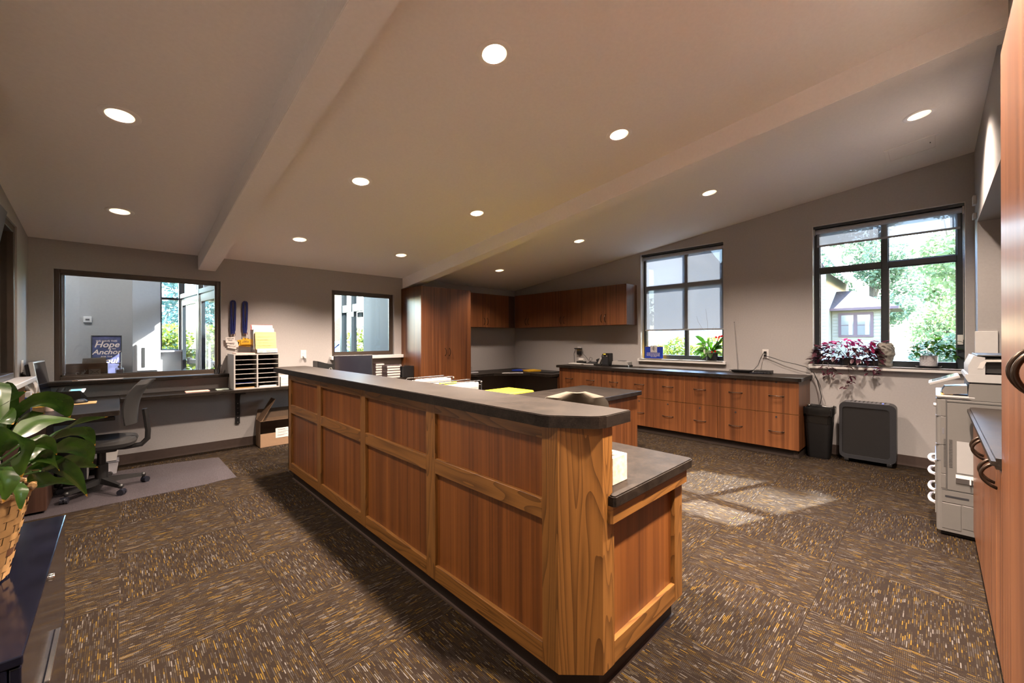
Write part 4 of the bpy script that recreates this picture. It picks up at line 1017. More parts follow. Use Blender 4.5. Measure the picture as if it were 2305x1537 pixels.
mb = MB(); sp = [(-.065 + (.003 + .0042 * a) * math.cos(a * 1.0), -.0475, .065 + (.003 + .0042 * a) * math.sin(a * 1.0)) for a in [i * .35 for i in range(20)]]
mb.tube(sp, .0042, 6); mb.tube([(-.10, -.0475, .040), (-.055, -.0475, .034), (-.03, -.0475, .045), (-.024, -.0475, .07), (-.012, -.0475, .082)], .0075, 6, r_end=.006)
mb.tube([(-.016, -.0475, .084), (-.020, -.0475, .100)], .002, 5); mb.tube([(-.010, -.0475, .084), (-.002, -.0475, .100)], .002, 5); mb.build('snail_icon', 'icon', wb, True, local=True)
mb = MB(); mb.box(-.20, -.165, -.02, .0, .0, .12, .003); mb.build('white_side_card', 'whitepot', wb, local=True)
for k, (x, rz_, h_) in enumerate(((-.23, .12, .215), (-.19, -.05, .225), (-.17, -.10, .220))):
    mb = MB(); mb.box(x - .07, x + .07, 6.45 + k * .012, 6.452 + k * .012, .970, .954 + h_, rot=Matrix.Rotation(rz_, 3, 'Y'))
    tag(mb.build('envelope', 'paper'), ['grey-white envelope standing foremost in the wooden letter box', 'grey-white envelope behind the foremost one in the letter box', 'rearmost grey-white envelope in the letter box'][k], 'envelope', 'envelopes in the letter box')
hs = thing('sanitizer_bottle', 'clear pump bottle of hand sanitizer on the outer ledge', 'bottle', (.0, 6.46, .954))
mb = MB(); mb.box(-.035, .035, -.022, .022, 0, .105, .012, 3); mb.build('bottle_body', 'clearplastic', hs, True, local=True)
mb = MB(); mb.box(-.028, .028, -.0235, -.0225, .015, .085); mb.build('label', 'whitepot', hs, local=True)
for k in range(4): MB().box(-.022, .010, -.0245, -.0237, .028 + k * .014, .032 + k * .014).build('print_line', 'ink', hs, local=True)
mb = MB(); mb.cyl((0, 0, .105), .014, .022, 16); mb.cyl((0, 0, .127), .005, .028, 10); mb.box(-.03, .012, -.007, .007, .153, .163, .003); mb.build('pump', 'whitepot', hs, True, local=True)
mb = MB(); mb.box(.34, .46, 6.42, 6.47, .954, .968, .003); tag(mb.build('dark_tray', 'walnut'), 'small dark tray at the middle of the outer ledge', 'tray')

# ================================================================ mail sorter and things on the back shelf
SX0, SX1, SY0, SY1, SZ0, SZ1 = .981, 1.473, 5.80, 6.20, .7555, 1.200
SZ0 = .7725
ms_ = thing('mail_sorter', 'grey two column literature sorter with six shelves on each side', 'sorter', (1.227, 6.0, SZ0))
for x in (SX0, 1.218, SX1 - .016):
    MB().box(x, x + .016, SY0, SY1, SZ0, SZ1, .001, 1).build('divider' if 1.1 < x < 1.3 else 'side_panel', 'sorter', ms_)
for z in (SZ0 + .0, SZ1 - .013): MB().box(SX0 + .016, SX1 - .016, SY0 + .001, SY1, z, z + .013).build('end_board', 'sorter', ms_)
MB().box(SX0 + .016, SX1 - .016, SY1 - .006, SY1 - .001, SZ0 + .013, SZ1 - .013).build('back_board', 'black', ms_)
cw = [(SX0 + .0165, 1.2175), (1.2345, SX1 - .0165)]
for ci, (a, b) in enumerate(cw):
    for k in range(1, 7):
        z = SZ0 + .013 + k * (SZ1 - SZ0 - .026) / 7
        MB().box(a, b, SY0 + .008, SY1 - .007, z - .0025, z + .0025).build('shelf', 'sorter', ms_)
def paper_stack(label, x0, x1, y0, y1, z0, h, mat, cat='paper', n=1, rz=0.0, group=None, name='paper_stack'):
    mb = MB(); mb.box(x0, x1, y0, y1, z0, z0 + h, .0008 if h > .004 else 0, 1, rot=rotz(rz) if rz else None); return tag(mb.build(name, mat), label, cat, group)
zz = SZ0 + .0137
paper_stack('yellow paper in the bottom left slot of the literature sorter', 1.005, 1.20, 5.83, 6.10, zz, .010, 'manila')
paper_stack('white paper in the bottom right slot of the literature sorter', 1.25, 1.44, 5.82, 6.10, zz, .016, 'paper')
paper_stack('thin blue sheet in the lower left slot of the literature sorter', 1.01, 1.19, 5.84, 6.08, zz + .062, .003, 'blue')
fo = thing('pink_folder', 'flat pink folder lying on top of the literature sorter', 'folder', (1.10, 5.95, SZ1)); MB().box(-.09, .11, -.12, .12, 0, .003).build('lower_cover', 'pink', fo, local=True); MB().box(-.088, .108, -.118, .118, .003, .009).build('sheets', 'paper', fo, local=True); MB().box(-.09, .11, -.12, .12, .009, .012).build('upper_cover', 'pink', fo, local=True)
# brochure holder
bh = thing('brochure_holder', 'clear tiered brochure holder with forms and a hand lettered newsletter card', 'brochure holder', (1.335, 5.90, SZ1))
lean = Matrix.Rotation(math.radians(-9), 3, 'X')
def sheet(x0, x1, y, z0, z1, th, mat, name):
    mb = MB(); mb.box(x0, x1, y, y + th, z0, z1, rot=lean, at=(0, y, z0)); return mb.build(name, mat, bh, local=True)
sheet(-.122, .118, -.070, .004, .06, .003, 'clearplastic', 'front_pocket')
sheet(-.118, .112, -.062, .006, .275, .012, 'manila', 'tan_forms')
sheet(-.130, .100, -.025, .05, .322, .008, 'paper', 'white_forms')
sheet(-.140, .092, .005, .08, .362, .006, 'paper', 'rear_forms')
sheet(-.146, .092, .014, .08, .366, .003, 'red', 'red_backing')
MB().box(-.125, .122, -.085, .11, 0, .004).build('base_plate', 'clearplastic', bh, local=True)
MB().box(-.146, -.143, -.06, .09, 0, .30).build('side_plate', 'clearplastic', bh, local=True)
cardp = sheet(-.105, .118, -.076, .012, .062, .002, 'paper', 'title_card')
t_ = text('lettering', 'Color  Newsletter', .030, 'inkbrown', bh, (1.342, 5.90 - .0775, SZ1 + .028), (PI / 2 - math.radians(9) * -1 * -1, 0, 0), .0004, .2, sx=.92)
t_.rotation_euler = (PI / 2 + math.radians(-9), 0, 0); t_.location.y -= .0045
for k, (z, w_) in enumerate(((.255, .16), (.215, .19), (.205, .15), (.17, .12), (.13, .19), (.12, .17), (.09, .14))):
    sheet(-.10, -.10 + w_, -.0635, z, z + .0016, .0005, 'inkbrown', 'print_line')
for z, w_, y in ((.305, .12, -.0255), (.297, .17, -.0255), (.345, .06, .0045), (.335, .11, .0045)):
    sheet(-.115, -.115 + w_, y - .0008, z, z + .0013, .0005, 'inkbrown', 'print_line')
# lanyards
def lanyards(label, x, z0, z1, n, spread):
    t = thing('lanyard_bundle', label, 'lanyards', (x, 6.195, z1))
    mb = MB(); mb.tube([(x, 6.219, z0 - .012), (x, 6.19, z0 - .014), (x, 6.178, z0 - .006), (x, 6.178, z0 + .004)], .003, 8); mb.build('hook', 'chrome', t, True)
    for k in range(n):
        y = 6.186 + (k % 3) * .008; o_ = (k - n / 2) * .004; rr_ = .026 - .0045 * (k % 4); sw = spread * math.sin(k * 2.1)
        pts = []
        for i in range(17):
            a = PI * i / 16; pts.append((x + rr_ * math.cos(a), y, z0 - .03 + (rr_ + .004) * math.sin(a)))
        right = [(x + rr_ + .001, y, z0 - .10), (x + rr_ * .9 + sw * .5, y, z0 - .22), (x + rr_ * .6 + sw + o_ * .5, y, z1 + .05), (x + o_, y, z1)]
        left = [(x - .004 + o_, y, z1 + .0), (x - rr_ * .8 + sw * .3 + o_ * .5, y, z1 + .08), (x - rr_, y, z0 - .20), (x - rr_ - .001, y, z0 - .10)]
        mb = MB(); rb = [Vector(p) for p in left + list(reversed(pts)) + right]
        v0 = None
        rows = [[(p.x - .004, p.y - .001 * (i % 2), p.z), (p.x + .0045, p.y + .001, p.z)] for i, p in enumerate(rb)]
        # ribbons run vertically, so offset across x; round the top with a tube
        mb.tube(rb, .0052, 6); mb.build('ribbon', 'bluecord', t, True)
    for k in range(4):
        mb = MB(); xx = x - .022 + k * .014; mb.box(xx - .003, xx + .003, 6.178, 6.184, z1 - .03 + .014 * (k % 2), z1 + .0 + .014 * (k % 2), .001, 1); mb.build('clip', 'chrome', t)
    return t
lanyards('bundle of navy lanyards on the left hook above white visitor badges', 1.042, 1.875, 1.445, 9, .008)
lanyards('bundle of navy lanyards on the right hook above yellow badges', 1.172, 1.872, 1.455, 8, .004)
def badge(x, z, w_, h_, rz_, y, mat, label, group, lines):
    b = thing('badge', label, 'badge', (x, y, z), group=group)
    R2 = Matrix.Rotation(rz_, 3, 'Y')
    mb = MB(); mb.box(-w_ / 2, w_ / 2, 0, .0015, -h_ / 2, h_ / 2, rot=R2, at=(0, 0, 0)); mb.build('card', mat, b, local=True)
    mb = MB(); mb.box(-.006, .006, -.001, .002, h_ / 2 - .002, h_ / 2 + .012, rot=R2, at=(0, 0, 0)); mb.build('strap', 'clearplastic', b, local=True)
    for s_, dz, sz_ in lines:
        t = text('lettering', s_, sz_, 'ink', b, (x, y - .0008, z + dz), (PI / 2, 0, 0), .0003, off=.0004); t.rotation_euler = (PI / 2, rz_, 0)
    return b
VB = 'white visitor badges'
badge(1.035, 1.30, .095, .072, .22, 6.196, 'paper', 'white visitor badge hanging lowest and turned to the right', VB, [])
badge(1.055, 1.318, .095, .072, .12, 6.192, 'paper', 'white visitor badge tilted right, second from the bottom', VB, [('PASS', -.02, .016)])
badge(1.025, 1.335, .095, .072, .14, 6.188, 'paper', 'white visitor badge half covered by the front one', VB, [('VISITOR', -.02, .015)])
badge(1.010, 1.372, .097, .074, -.03, 6.180, 'paper', 'white badge in front of the others reading VISITOR PASS', VB, [('VISITOR', .010, .020), ('PASS', -.012, .020)])
YB = 'yellow volunteer badges'
badge(1.180, 1.325, .115, .075, .10, 6.196, 'yellow', 'yellow badge at the back hanging lowest', YB, [])
badge(1.150, 1.345, .115, .075, -.25, 6.192, 'yellow', 'yellow badge tilted left behind the front one', YB, [])
badge(1.195, 1.35, .115, .075, .25, 6.188, 'yellow', 'yellow badge tilted right behind the front one', YB, [])
badge(1.172, 1.345, .105, .072, -.06, 6.180, 'yellow', 'yellow badge in front reading ADULT VOLUNTEER', YB, [('ADULT', .010, .013), ('VOLUNTEER', -.006, .0145)])
# papers on the shelf
paper_stack('thin stack of cream paper on the wall shelf behind the office chair', .54, .76, 5.88, 6.02, DZ, .010, 'pink', name='paper_stack')
paper_stack('pale green pad at the left foot of the literature sorter', .83, .955, 5.92, 6.05, DZ, .010, plain('pale_green_pad', (.38, .44, .38), .7))
for k in range(4):
    paper_stack(['lowest white paper ream to the right of the sorter', 'second white paper ream to the right of the sorter', 'third white paper ream to the right of the sorter', 'topmost white paper ream to the right of the sorter'][k], 1.50, 1.72, 5.86, 6.14, DZ + k * .031, .029, 'paper', 'paper ream', group='paper reams beside the sorter', name='paper_ream')
# cardboard box
bx_ = thing('cardboard_box', 'open brown cardboard box with one flap up and a white letter on its side', 'box', (1.57, 6.03, .002))
x0, x1, y0, y1, hh = 1.283, 1.86, 5.93, 6.17, .335
MB().box(x0, x1, y0, y0 + .004, .002, hh).build('front_side', 'card', bx_); MB().box(x0, x1, y1 - .004, y1, .002, hh).build('back_side', 'card', bx_)
MB().box(x0, x0 + .004, y0 + .004, y1 - .004, .002, hh).build('left_side', 'card', bx_); MB().box(x1 - .004, x1, y0 + .004, y1 - .004, .002, hh).build('right_side', 'card', bx_)
MB().box(x0, x1, y0, y1, .001, .004).build('bottom', 'card', bx_)
MB().box(x0, x1, y0 - .001, y0 + .002, .175, hh - .001).build('inner_liner', 'clearplastic', bx_)
mb = MB(); mb.hexa([(x0, y0 + .005, hh - .03), (x0 + .004, y0 + .005, hh - .03), (x0 + .004, y1 - .005, hh - .03), (x0, y1 - .005, hh - .03), (x0 + .175, y0 + .02, .60), (x0 + .179, y0 + .02, .60), (x0 + .179, y1 - .01, .60), (x0 + .175, y1 - .01, .60)]); mb.build('flap', 'card', bx_)
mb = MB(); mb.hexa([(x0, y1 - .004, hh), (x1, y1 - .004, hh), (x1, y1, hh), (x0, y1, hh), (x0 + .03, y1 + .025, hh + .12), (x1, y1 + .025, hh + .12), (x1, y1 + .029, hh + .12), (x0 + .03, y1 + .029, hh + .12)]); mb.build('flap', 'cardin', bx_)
MB().box(1.455, 1.72, y0 - .0022, y0 - .001, .10, .225).build('letter', 'paper', bx_)
for z, w_ in ((.205, .09), (.198, .12), (.175, .13), (.160, .10), (.135, .12), (.125, .08)): MB().box(1.475, 1.475 + w_, y0 - .0028, y0 - .0021, z, z + .003).build('print_line', 'ink', bx_)
# outlets
def outlet(label, loc, axis, ydir=-1):
    t = thing('wall_outlet', label, 'outlet', loc)
    if axis == 'y':
        MB().box(loc[0] - .037, loc[0] + .037, loc[1] - .006, loc[1], loc[2] - .060, loc[2] + .060, .002).build('plate', 'white', t)
        for dz in (.020, -.020): MB().box(loc[0] - .017, loc[0] + .017, loc[1] - .009, loc[1] - .005, loc[2] + dz - .014, loc[2] + dz + .014, .003).build('socket', 'white', t)
        for dz in (.020, -.020):
            for dx in (-.006, .006): MB().box(loc[0] + dx - .001, loc[0] + dx + .001, loc[1] - .0094, loc[1] - .0088, loc[2] + dz - .001, loc[2] + dz + .007).build('slot', 'ink', t)
    else:
        MB().box(loc[0] - .006, loc[0], loc[1] - .037, loc[1] + .037, loc[2] - .060, loc[2] + .060, .002).build('plate', 'white', t)
        for dz in (.020, -.020): MB().box(loc[0] - .009, loc[0] - .005, loc[1] - .017, loc[1] + .017, loc[2] + dz - .014, loc[2] + dz + .014, .003).build('socket', 'white', t)
    return t
outlet('white wall outlet on the back wall between the sorter and the small interior window', (1.880, 6.22, 1.165), 'y')
mb = MB(); mb.cyl((1.884, 6.165, 1.137), .017, .045, 14, 'y'); tag(mb.build('plug_in_charger', 'white', None, True), 'small white round charger plugged into the back wall outlet', 'charger')
outlet('white wall outlet with two black plugs between the outside windows', (6.09, 1.533, 1.168), 'x')
outlet('wall outlet behind the black adapters at the far end of the window worktop', (6.09, 4.53, 1.17), 'x')
# black box / sharpener, books, second black box
bb = thing('black_desk_organizer', 'black slant topped box on the back shelf left of the book stack', 'box', (2.07, 5.98, DZ))
mb = MB(); mb.prism([(-.11, 0), (.11, 0), (.11, .25), (.04, .26), (-.11, .305)], -.10, .10, 'y')
bmesh.ops.bevel(mb.bm, geom=mb.bm.edges[:], offset=.006, segments=2, affect='EDGES'); mb.build('shell', 'black', bb, local=True)
mb = MB(); mb.tube([(.04, -.103, .15), (.045, -.108, .20), (.07, -.108, .205), (.085, -.103, .17)], .006, 8); mb.build('latch', 'silver', bb, True, local=True)
def book(name, label, x0, x1, y0, y1, z, h, cover, group, spine_mat=None):
    b = thing(name, label, 'book', ((x0 + x1) / 2, (y0 + y1) / 2, z), group=group)
    MB().box(x0, x1, y0, y1, z, z + .003).build('lower_cover', cover, b); MB().box(x0, x1, y0, y1, z + h - .003, z + h).build('upper_cover', cover, b)
    MB().box(x0 + .003, x1 - .004, y0 + .004, y1 - .004, z + .003, z + h - .003).build('pages', 'paper', b)
    MB().box(x0, x0 + .003, y0, y1, z + .003, z + h - .003, .001, 1).build('spine', spine_mat or cover, b); return b
nm = ['lowest', 'second', 'third', 'fourth', 'fifth', 'sixth', 'topmost']
for k in range(7): book('book', '%s book in the left stack behind the monitor on the reception worktop' % nm[k], 2.335 + .004 * (k % 3), 2.49 + .005 * (k % 2), 5.90, 6.10, DZ + k * .034, .033, 'mesh2', 'left stack of books on the back shelf')
mb = MB(); mb.box(2.34, 2.47, 5.93, 6.05, DZ + 7 * .034, DZ + 7 * .034 + .028, .003); tag(mb.build('small_pink_packet', 'pink'), 'small pinkish packet lying on top of the left stack of books', 'packet')
for k in range(5): book('book', '%s book in the right stack beside the tall cabinet' % (nm[k] if k < 4 else 'topmost'), 2.97 + .005 * (k % 2), 3.195 + .004 * (k % 3), 5.86, 6.03, DZ + k * .040, .039, 'mesh2', 'right stack of books on the back shelf')
for k in range(6): book('book', '%s book in the rear stack half hidden by the monitor' % nm[k], 2.87 + .004 * (k % 2), 3.02, 6.04, 6.20, DZ + k * .0385, .037, 'mesh2', 'rear stack of books on the back shelf')
bt = thing('black_letter_tray', 'black mesh letter tray against the side of the tall cabinet', 'tray', (3.30, 5.95, DZ))
MB().box(3.215, 3.40, 5.80, 5.803, DZ, DZ + .175).build('front', 'black', bt); MB().box(3.215, 3.218, 5.803, 6.10, DZ, DZ + .175).build('side', 'black', bt); MB().box(3.397, 3.40, 5.803, 6.10, DZ, DZ + .175).build('side', 'black', bt)
MB().box(3.215, 3.40, 5.80, 6.10, DZ, DZ + .004).build('base', 'black', bt)
# reception monitor seen from behind
m2 = thing('monitor', 'black monitor seen from behind on the lower reception worktop', 'monitor', (1.90, 4.55, .772), math.radians(-98))
# local: screen faces +x ; back faces -x ; width along y
mb = MB(); mb.lathe([(.0005, 0), (.12, 0), (.118, .010), (.0005, .018)], seg=28); mb.build('stand_base', 'black', m2, True, local=True)
mb = MB(); mb.box(-.05, -.02, -.035, .035, .015, .25, .006); mb.build('stand_neck', 'black', m2, local=True)
mb = MB(); mb.box(-.012, .016, -.21, .21, .08, .425, .006); mb.build('bezel', 'black', m2, local=True)
mb = MB()
mb.hexa([(-.012, -.17, .12), (-.012, .17, .12), (-.012, .17, .40), (-.012, -.17, .40), (-.060, -.13, .14), (-.060, .13, .14), (-.060, .13, .335), (-.060, -.13, .335)]); mb.build('back_shell', 'black', m2, local=True)
mb = MB(); mb.box(-.0625, -.0595, -.05, .05, .215, .315, .002); mb.build('vesa_plate', 'darkgrey', m2, local=True)
mb = MB(); mb.box(-.085, -.06, -.028, .028, .225, .245, .003); mb.build('cable_clip', 'bronze', m2, local=True)
mb = MB(); mb.box(.0155, .0175, -.2, .2, .095, .415); mb.build('screen', 'blackgloss', m2, local=True)
# file frames
def file_frame(label, x0, x1, yc, ht, fold):
    t = thing('hanging_file_frame', label, 'file rack', ((x0 + x1) / 2, yc, .772), group='wire file frames on the reception worktop')
    hw = .06
    for y in (yc - hw, yc + hw):
        mb = MB(); mb.tube([(x0, y, .775), (x0, y, .772 + ht - .012), (x0 + .012, y, .772 + ht), (x1 - .012, y, .772 + ht), (x1, y, .772 + ht - .012), (x1, y, .775)], .0035, 8); mb.build('side_rail', 'black', t, True)
    for x in (x0, x1):
        for z in (.777, .772 + ht - .03):
            mb = MB(); mb.tube([(x, yc - hw, z), (x, yc + hw, z)], .003, 8); mb.build('cross_bar', 'black', t, True)
        mb = MB(); mb.sphere((x, yc - hw, .772 + ht - .008), .007, u=10, v=6); mb.build('end_cap', 'chrome', t, True)
    for k in range(fold):
        y = yc - hw + .015 + k * .0165
        mb = MB(); mb.box(x0 + .012, x1 - .012, y, y + .012, .782, .772 + ht - .012 - .003 * (k % 3), .001, 1)
        tag(mb.build('folder', 'paper' if k % 3 != 1 else 'manila'), 'upright paper filled folder number %s from the front in the %s' % (['one', 'two', 'three', 'four', 'five', 'six'][k], 'farther file frame' if yc > 2.5 else 'nearer file frame'), 'folder', 'folders in the wire file frames')
    return t
file_frame('black wire hanging file frame, the farther of two behind the raised counter top', 1.55, 1.90, 2.70, .305, 5)
file_frame('black wire hanging file frame, the nearer of two, with cream folders and a yellow tab', 1.50, 1.855, 2.30, .305, 6)
mb = MB(); mb.box(1.52, 1.66, 2.265, 2.275, 1.060, 1.082); tag(mb.build('yellow_tab', 'yellowgreen'), 'yellow paper tab sticking up from the nearer file frame', 'tab')
# tissue box and card holder near the camera end
tissue_box('tissue_box', 'birch patterned tissue box on the near end of the lower reception worktop', (1.500, .965, .772), 0, .112, .112, .112, 'tissuebox', False, (.028, .045))
ch = thing('card_holder', 'glossy black slanted holder behind the birch patterned tissue box', 'holder', (1.60, 1.16, .772), math.radians(-25))
mb = MB(); mb.prism([(-.09, 0), (.075, 0), (.080, .012), (-.02, .165), (-.04, .168), (-.02, .10), (-.085, .02)], -.05, .05, 'y'); bmesh.ops.bevel(mb.bm, geom=mb.bm.edges[:], offset=.003, segments=2, affect='EDGES'); mb.build('shell', 'blackgloss', ch, local=True)
mb = MB(); mb.tube([(-.02, -.052, .10), (.02, -.056, .095), (.045, -.052, .06)], .004, 8); mb.build('pale_edge', 'silver', ch, True, local=True)

# ================================================================ things on the corner desk
bs = thing('card_reader_base', 'white charging base with thin wire stand at the tall cabinet end of the corner desk', 'charger', (4.60, 5.86, .757))
MB().box(4.50, 4.72, 5.78, 5.92, .757, .778, .004).build('base', 'whitepot', bs); MB().box(4.515, 4.70, 5.79, 5.91, .778, .783).build('rim', 'grey', bs)
mb = MB(); mb.tube([(4.53, 5.9, .78), (4.53, 5.9, .86), (4.66, 5.9, .86), (4.66, 5.9, .80), (4.60, 5.85, .80)], .002, 6); mb.tube([(4.52, 6.2, 1.1), (4.58, 6.1, .95), (4.62, 6.0, .86)], .002, 6); mb.build('wire', 'black', bs, True)
paper_stack('blue folder lying on the corner desk', 5.52, 5.80, 5.52, 5.75, .757, .018, 'blue', 'folder', rz=.3, name='folder')
paper_stack('yellow folder lying on the corner desk over the blue one', 5.56, 5.83, 5.24, 5.50, .757, .026, 'yellow', 'folder', rz=-.25, name='folder')
paper_stack('flat black tray at the window end of the corner desk', 5.60, 5.86, 4.80, 5.08, .757, .014, 'black', 'tray', rz=.2, name='tray')
paper_stack('long thin white edged keyboard along the clipped front of the corner desk', 4.92, 5.30, 5.27, 5.31, .757, .008, 'paper', 'keyboard', rz=-.70, name='keyboard')

# ================================================================ things on the window worktop
WT = .920
ad = thing('charger_cluster', 'black adapters and cables hanging from the outlet at the far end of the window worktop', 'charger', (6.06, 4.53, 1.10))
MB().box(6.045, 6.084, 4.47, 4.56, 1.085, 1.15, .006).build('adapter', 'black', ad); MB().box(6.02, 6.084, 4.46, 4.60, 1.185, 1.205, .006).build('flat_plug', 'black', ad)
mb = MB(); mb.tube([(6.05, 4.585, 1.19), (6.03, 4.61, 1.10), (6.02, 4.59, .98), (5.98, 4.56, .935)], .004, 6); mb.tube([(6.06, 4.45, 1.17), (6.03, 4.40, 1.10), (6.0, 4.33, 1.06), (5.98, 4.26, 1.0), (5.97, 4.22, .97), (5.97, 4.17, 1.0), (5.97, 4.17, 1.04), (5.97, 4.21, 1.05), (5.97, 4.23, 1.01), (5.95, 4.15, .95), (5.94, 4.02, .935), (5.92, 3.9, .930)], .003, 6); mb.build('cable', 'black', ad, True)
w1 = thing('white_charging_pad', 'flat white device carrying a dark slab and a white roll on the window worktop', 'device', (5.92, 4.44, WT))
MB().box(5.83, 6.0, 4.31, 4.58, WT, WT + .020, .006).build('base', 'paper', w1); MB().box(5.93, 5.99, 4.30, 4.48, WT + .020, WT + .052, .005).build('dark_slab', 'black', w1)
mb = MB(); mb.cyl((5.955, 4.33, WT + .080), .026, .10, 16, 'y'); mb.build('roll', 'paper', w1, True)
w2 = thing('white_phone_charger', 'second flat pale charger with a grey cover beside the first on the window worktop', 'device', (5.92, 4.15, WT))
MB().box(5.85, 5.99, 4.04, 4.27, WT, WT + .018, .006).build('base', 'paper', w2); mb = MB(); mb.prism([(5.86, 0), (5.98, 0), (5.98, .045), (5.90, .030)], 4.06, 4.24, 'y') if False else mb.hexa([(5.86, 4.06, WT + .018), (5.98, 4.06, WT + .018), (5.98, 4.24, WT + .018), (5.86, 4.24, WT + .018), (5.90, 4.07, WT + .032), (5.98, 4.07, WT + .055), (5.98, 4.23, WT + .055), (5.90, 4.23, WT + .032)]); mb.build('cover', 'darkgrey', w2)
w3 = thing('cordless_phone', 'small black and silver telephone handset leaning in its cradle', 'phone', (5.90, 3.98, WT))
MB().box(5.84, 5.97, 3.90, 4.05, WT, WT + .028, .006).build('cradle', 'black', w3); MB().box(5.87, 5.91, 3.925, 3.965, WT + .02, WT + .135, .008, rot=Matrix.Rotation(.5, 3, 'X')).build('handset', 'silver', w3); MB().box(5.90, 5.95, 3.97, 4.03, WT + .02, WT + .11, .008, rot=Matrix.Rotation(-.4, 3, 'X')).build('handset_back', 'black', w3)
w4 = thing('label_scanner', 'tall black scanner with an amber light on the window worktop', 'scanner', (5.90, 3.815, WT))
mb = MB(); mb.prism([(3.745, WT), (3.885, WT), (3.890, WT + .17), (3.87, WT + .20), (3.845, WT + .212), (3.752, WT + .212), (3.748, WT + .20)], 5.84, 5.97, 'x'); bmesh.ops.bevel(mb.bm, geom=mb.bm.edges[:], offset=.005, segments=2, affect='EDGES'); mb.build('housing', 'black', w4)
MB().box(5.837, 5.842, 3.765, 3.870, WT + .02, WT + .155, .003).build('front_panel', 'darkgrey', w4); MB().box(5.8365, 5.8405, 3.805, 3.85, WT + .190, WT + .202).build('amber_light', 'led', w4)
for y in (3.775, 3.845): MB().box(5.8365, 5.8405, y, y + .020, WT + .162, WT + .170).build('indicator', 'silver', w4)
w5 = thing('laminator', 'low silver and black laminator on the window worktop by the window sill', 'laminator', (5.90, 3.54, WT))
MB().box(5.83, 5.98, 3.385, 3.695, WT, WT + .026, .004).build('base', 'black', w5)
mb = MB(); mb.prism([(3.392, WT + .026), (3.688, WT + .026), (3.680, WT + .080), (3.66, WT + .088), (3.415, WT + .088), (3.40, WT + .080)], 5.835, 5.975, 'x'); bmesh.ops.bevel(mb.bm, geom=mb.bm.edges[:], offset=.003, segments=2, affect='EDGES'); mb.build('cover', 'silver', w5)
MB().box(5.87, 5.94, 3.47, 3.60, WT + .0875, WT + .0935, .003).build('top_slot', 'darkgrey', w5)
rtr = thing('wireless_receiver', 'flat black receiver with a long upright antenna on the window worktop', 'receiver', (5.93, 1.76, WT))
mb = MB(); mb.hexa([(5.87, 1.67, WT + .004), (6.0, 1.67, WT + .004), (6.0, 1.86, WT + .004), (5.87, 1.86, WT + .004), (5.855, 1.645, WT + .034), (6.01, 1.645, WT + .034), (6.01, 1.885, WT + .034), (5.855, 1.885, WT + .034)]); bmesh.ops.bevel(mb.bm, geom=mb.bm.edges[:], offset=.003, segments=2, affect='EDGES'); mb.build('housing', 'black', rtr)
mb = MB(); mb.tube([(5.99, 1.835, WT + .03), (6.005, 1.86, 1.25), (6.01, 1.885, 1.59)], .0028, 6, r_end=.0018); mb.build('antenna', 'grey', rtr, True); MB().sphere((6.01, 1.885, 1.592), .005, u=8, v=6).build('antenna_tip', 'darkgrey', rtr, True)
mb = MB(); mb.tube([(5.86, 1.875, WT + .02), (5.85, 1.90, WT + .012), (5.87, 1.90, WT + .030), (5.90, 1.885, WT + .028)], .004, 6); mb.build('cable_end', 'black', rtr, True)
stb = thing('set_top_box', 'flat black box with ridged front beside the receiver on the window worktop', 'box', (5.95, 1.53, WT))
MB().box(5.89, 6.03, 1.43, 1.62, WT + .003, WT + .040, .003).build('housing', 'black', stb); MB().box(5.86, 5.90, 1.50, 1.66, WT + .0, WT + .014, .002).build('remote', 'blackgloss', stb)
for k in range(5): MB().box(5.8885, 5.8905, 1.44 + k * .036, 1.468 + k * .036, WT + .012, WT + .016).build('ridge', 'grey', stb)
def plug(y, z, label):
    mb = MB(); mb.box(6.055, 6.081, y - .014, y + .014, z - .012, z + .012, .004); return tag(mb.build('plug', 'black'), label, 'plug', 'plugs in the outlet between the windows')
plug(1.533, 1.190, 'black plug in the upper socket between the outside windows'); plug(1.533, 1.148, 'black plug in the lower socket between the outside windows')
mb = MB(); mb.tube([(6.056, 1.545, 1.185), (6.04, 1.58, 1.10), (6.01, 1.60, 1.02), (5.97, 1.64, .958), (5.93, 1.68, .950), (5.92, 1.64, .957)], .0042, 8); tag(mb.build('short_power_cord', 'black', None, True), 'short black cord from the upper plug down to the receiver', 'cord')
mb = MB(); mb.tube([(6.056, 1.52, 1.143), (6.05, 1.43, 1.115), (6.04, 1.33, 1.080), (6.03, 1.19, 1.050), (6.03, 1.085, 1.020), (6.04, 1.01, .95), (6.05, .975, .85), (6.05, .955, .75), (6.04, .935, .67), (6.03, .945, .60), (5.99, .95, .56)], .0045, 8); tag(mb.build('long_power_cord', 'black', None, True), 'long black cord hanging from the outlet over the worktop end down to the waste bin', 'cord')

# ================================================================ sill things
sg = thing('desk_sign', 'small blue sign with yellow edges and a pale square emblem on the shaded window sill', 'sign', (6.12, 3.09, 1.052))
MB().box(6.118, 6.122, 2.945, 3.248, 1.058, 1.243, .001, 1).build('blue_panel', 'blue', sg)
MB().box(6.123, 6.130, 2.955, 3.240, 1.0525, 1.250, .001, 1).build('yellow_back', 'yellow', sg)
MB().box(6.112, 6.1175, 3.040, 3.152, 1.155, 1.262, .001, 1).build('emblem_plate', 'whitepot', sg)
mb = MB(); mb.tube([(6.111, 3.096, 1.248), (6.111, 3.098, 1.20), (6.111, 3.085, 1.175)], .0035, 6); mb.tube([(6.111, 3.125, 1.228), (6.111, 3.068, 1.228)], .0025, 6)
for s_ in (-1, 1): mb.tube([(6.111, 3.097 + s_ * (.018 + .011 * math.cos(a / 3)), 1.208 + .011 * math.sin(a / 3)) for a in range(19)], .0018, 5)
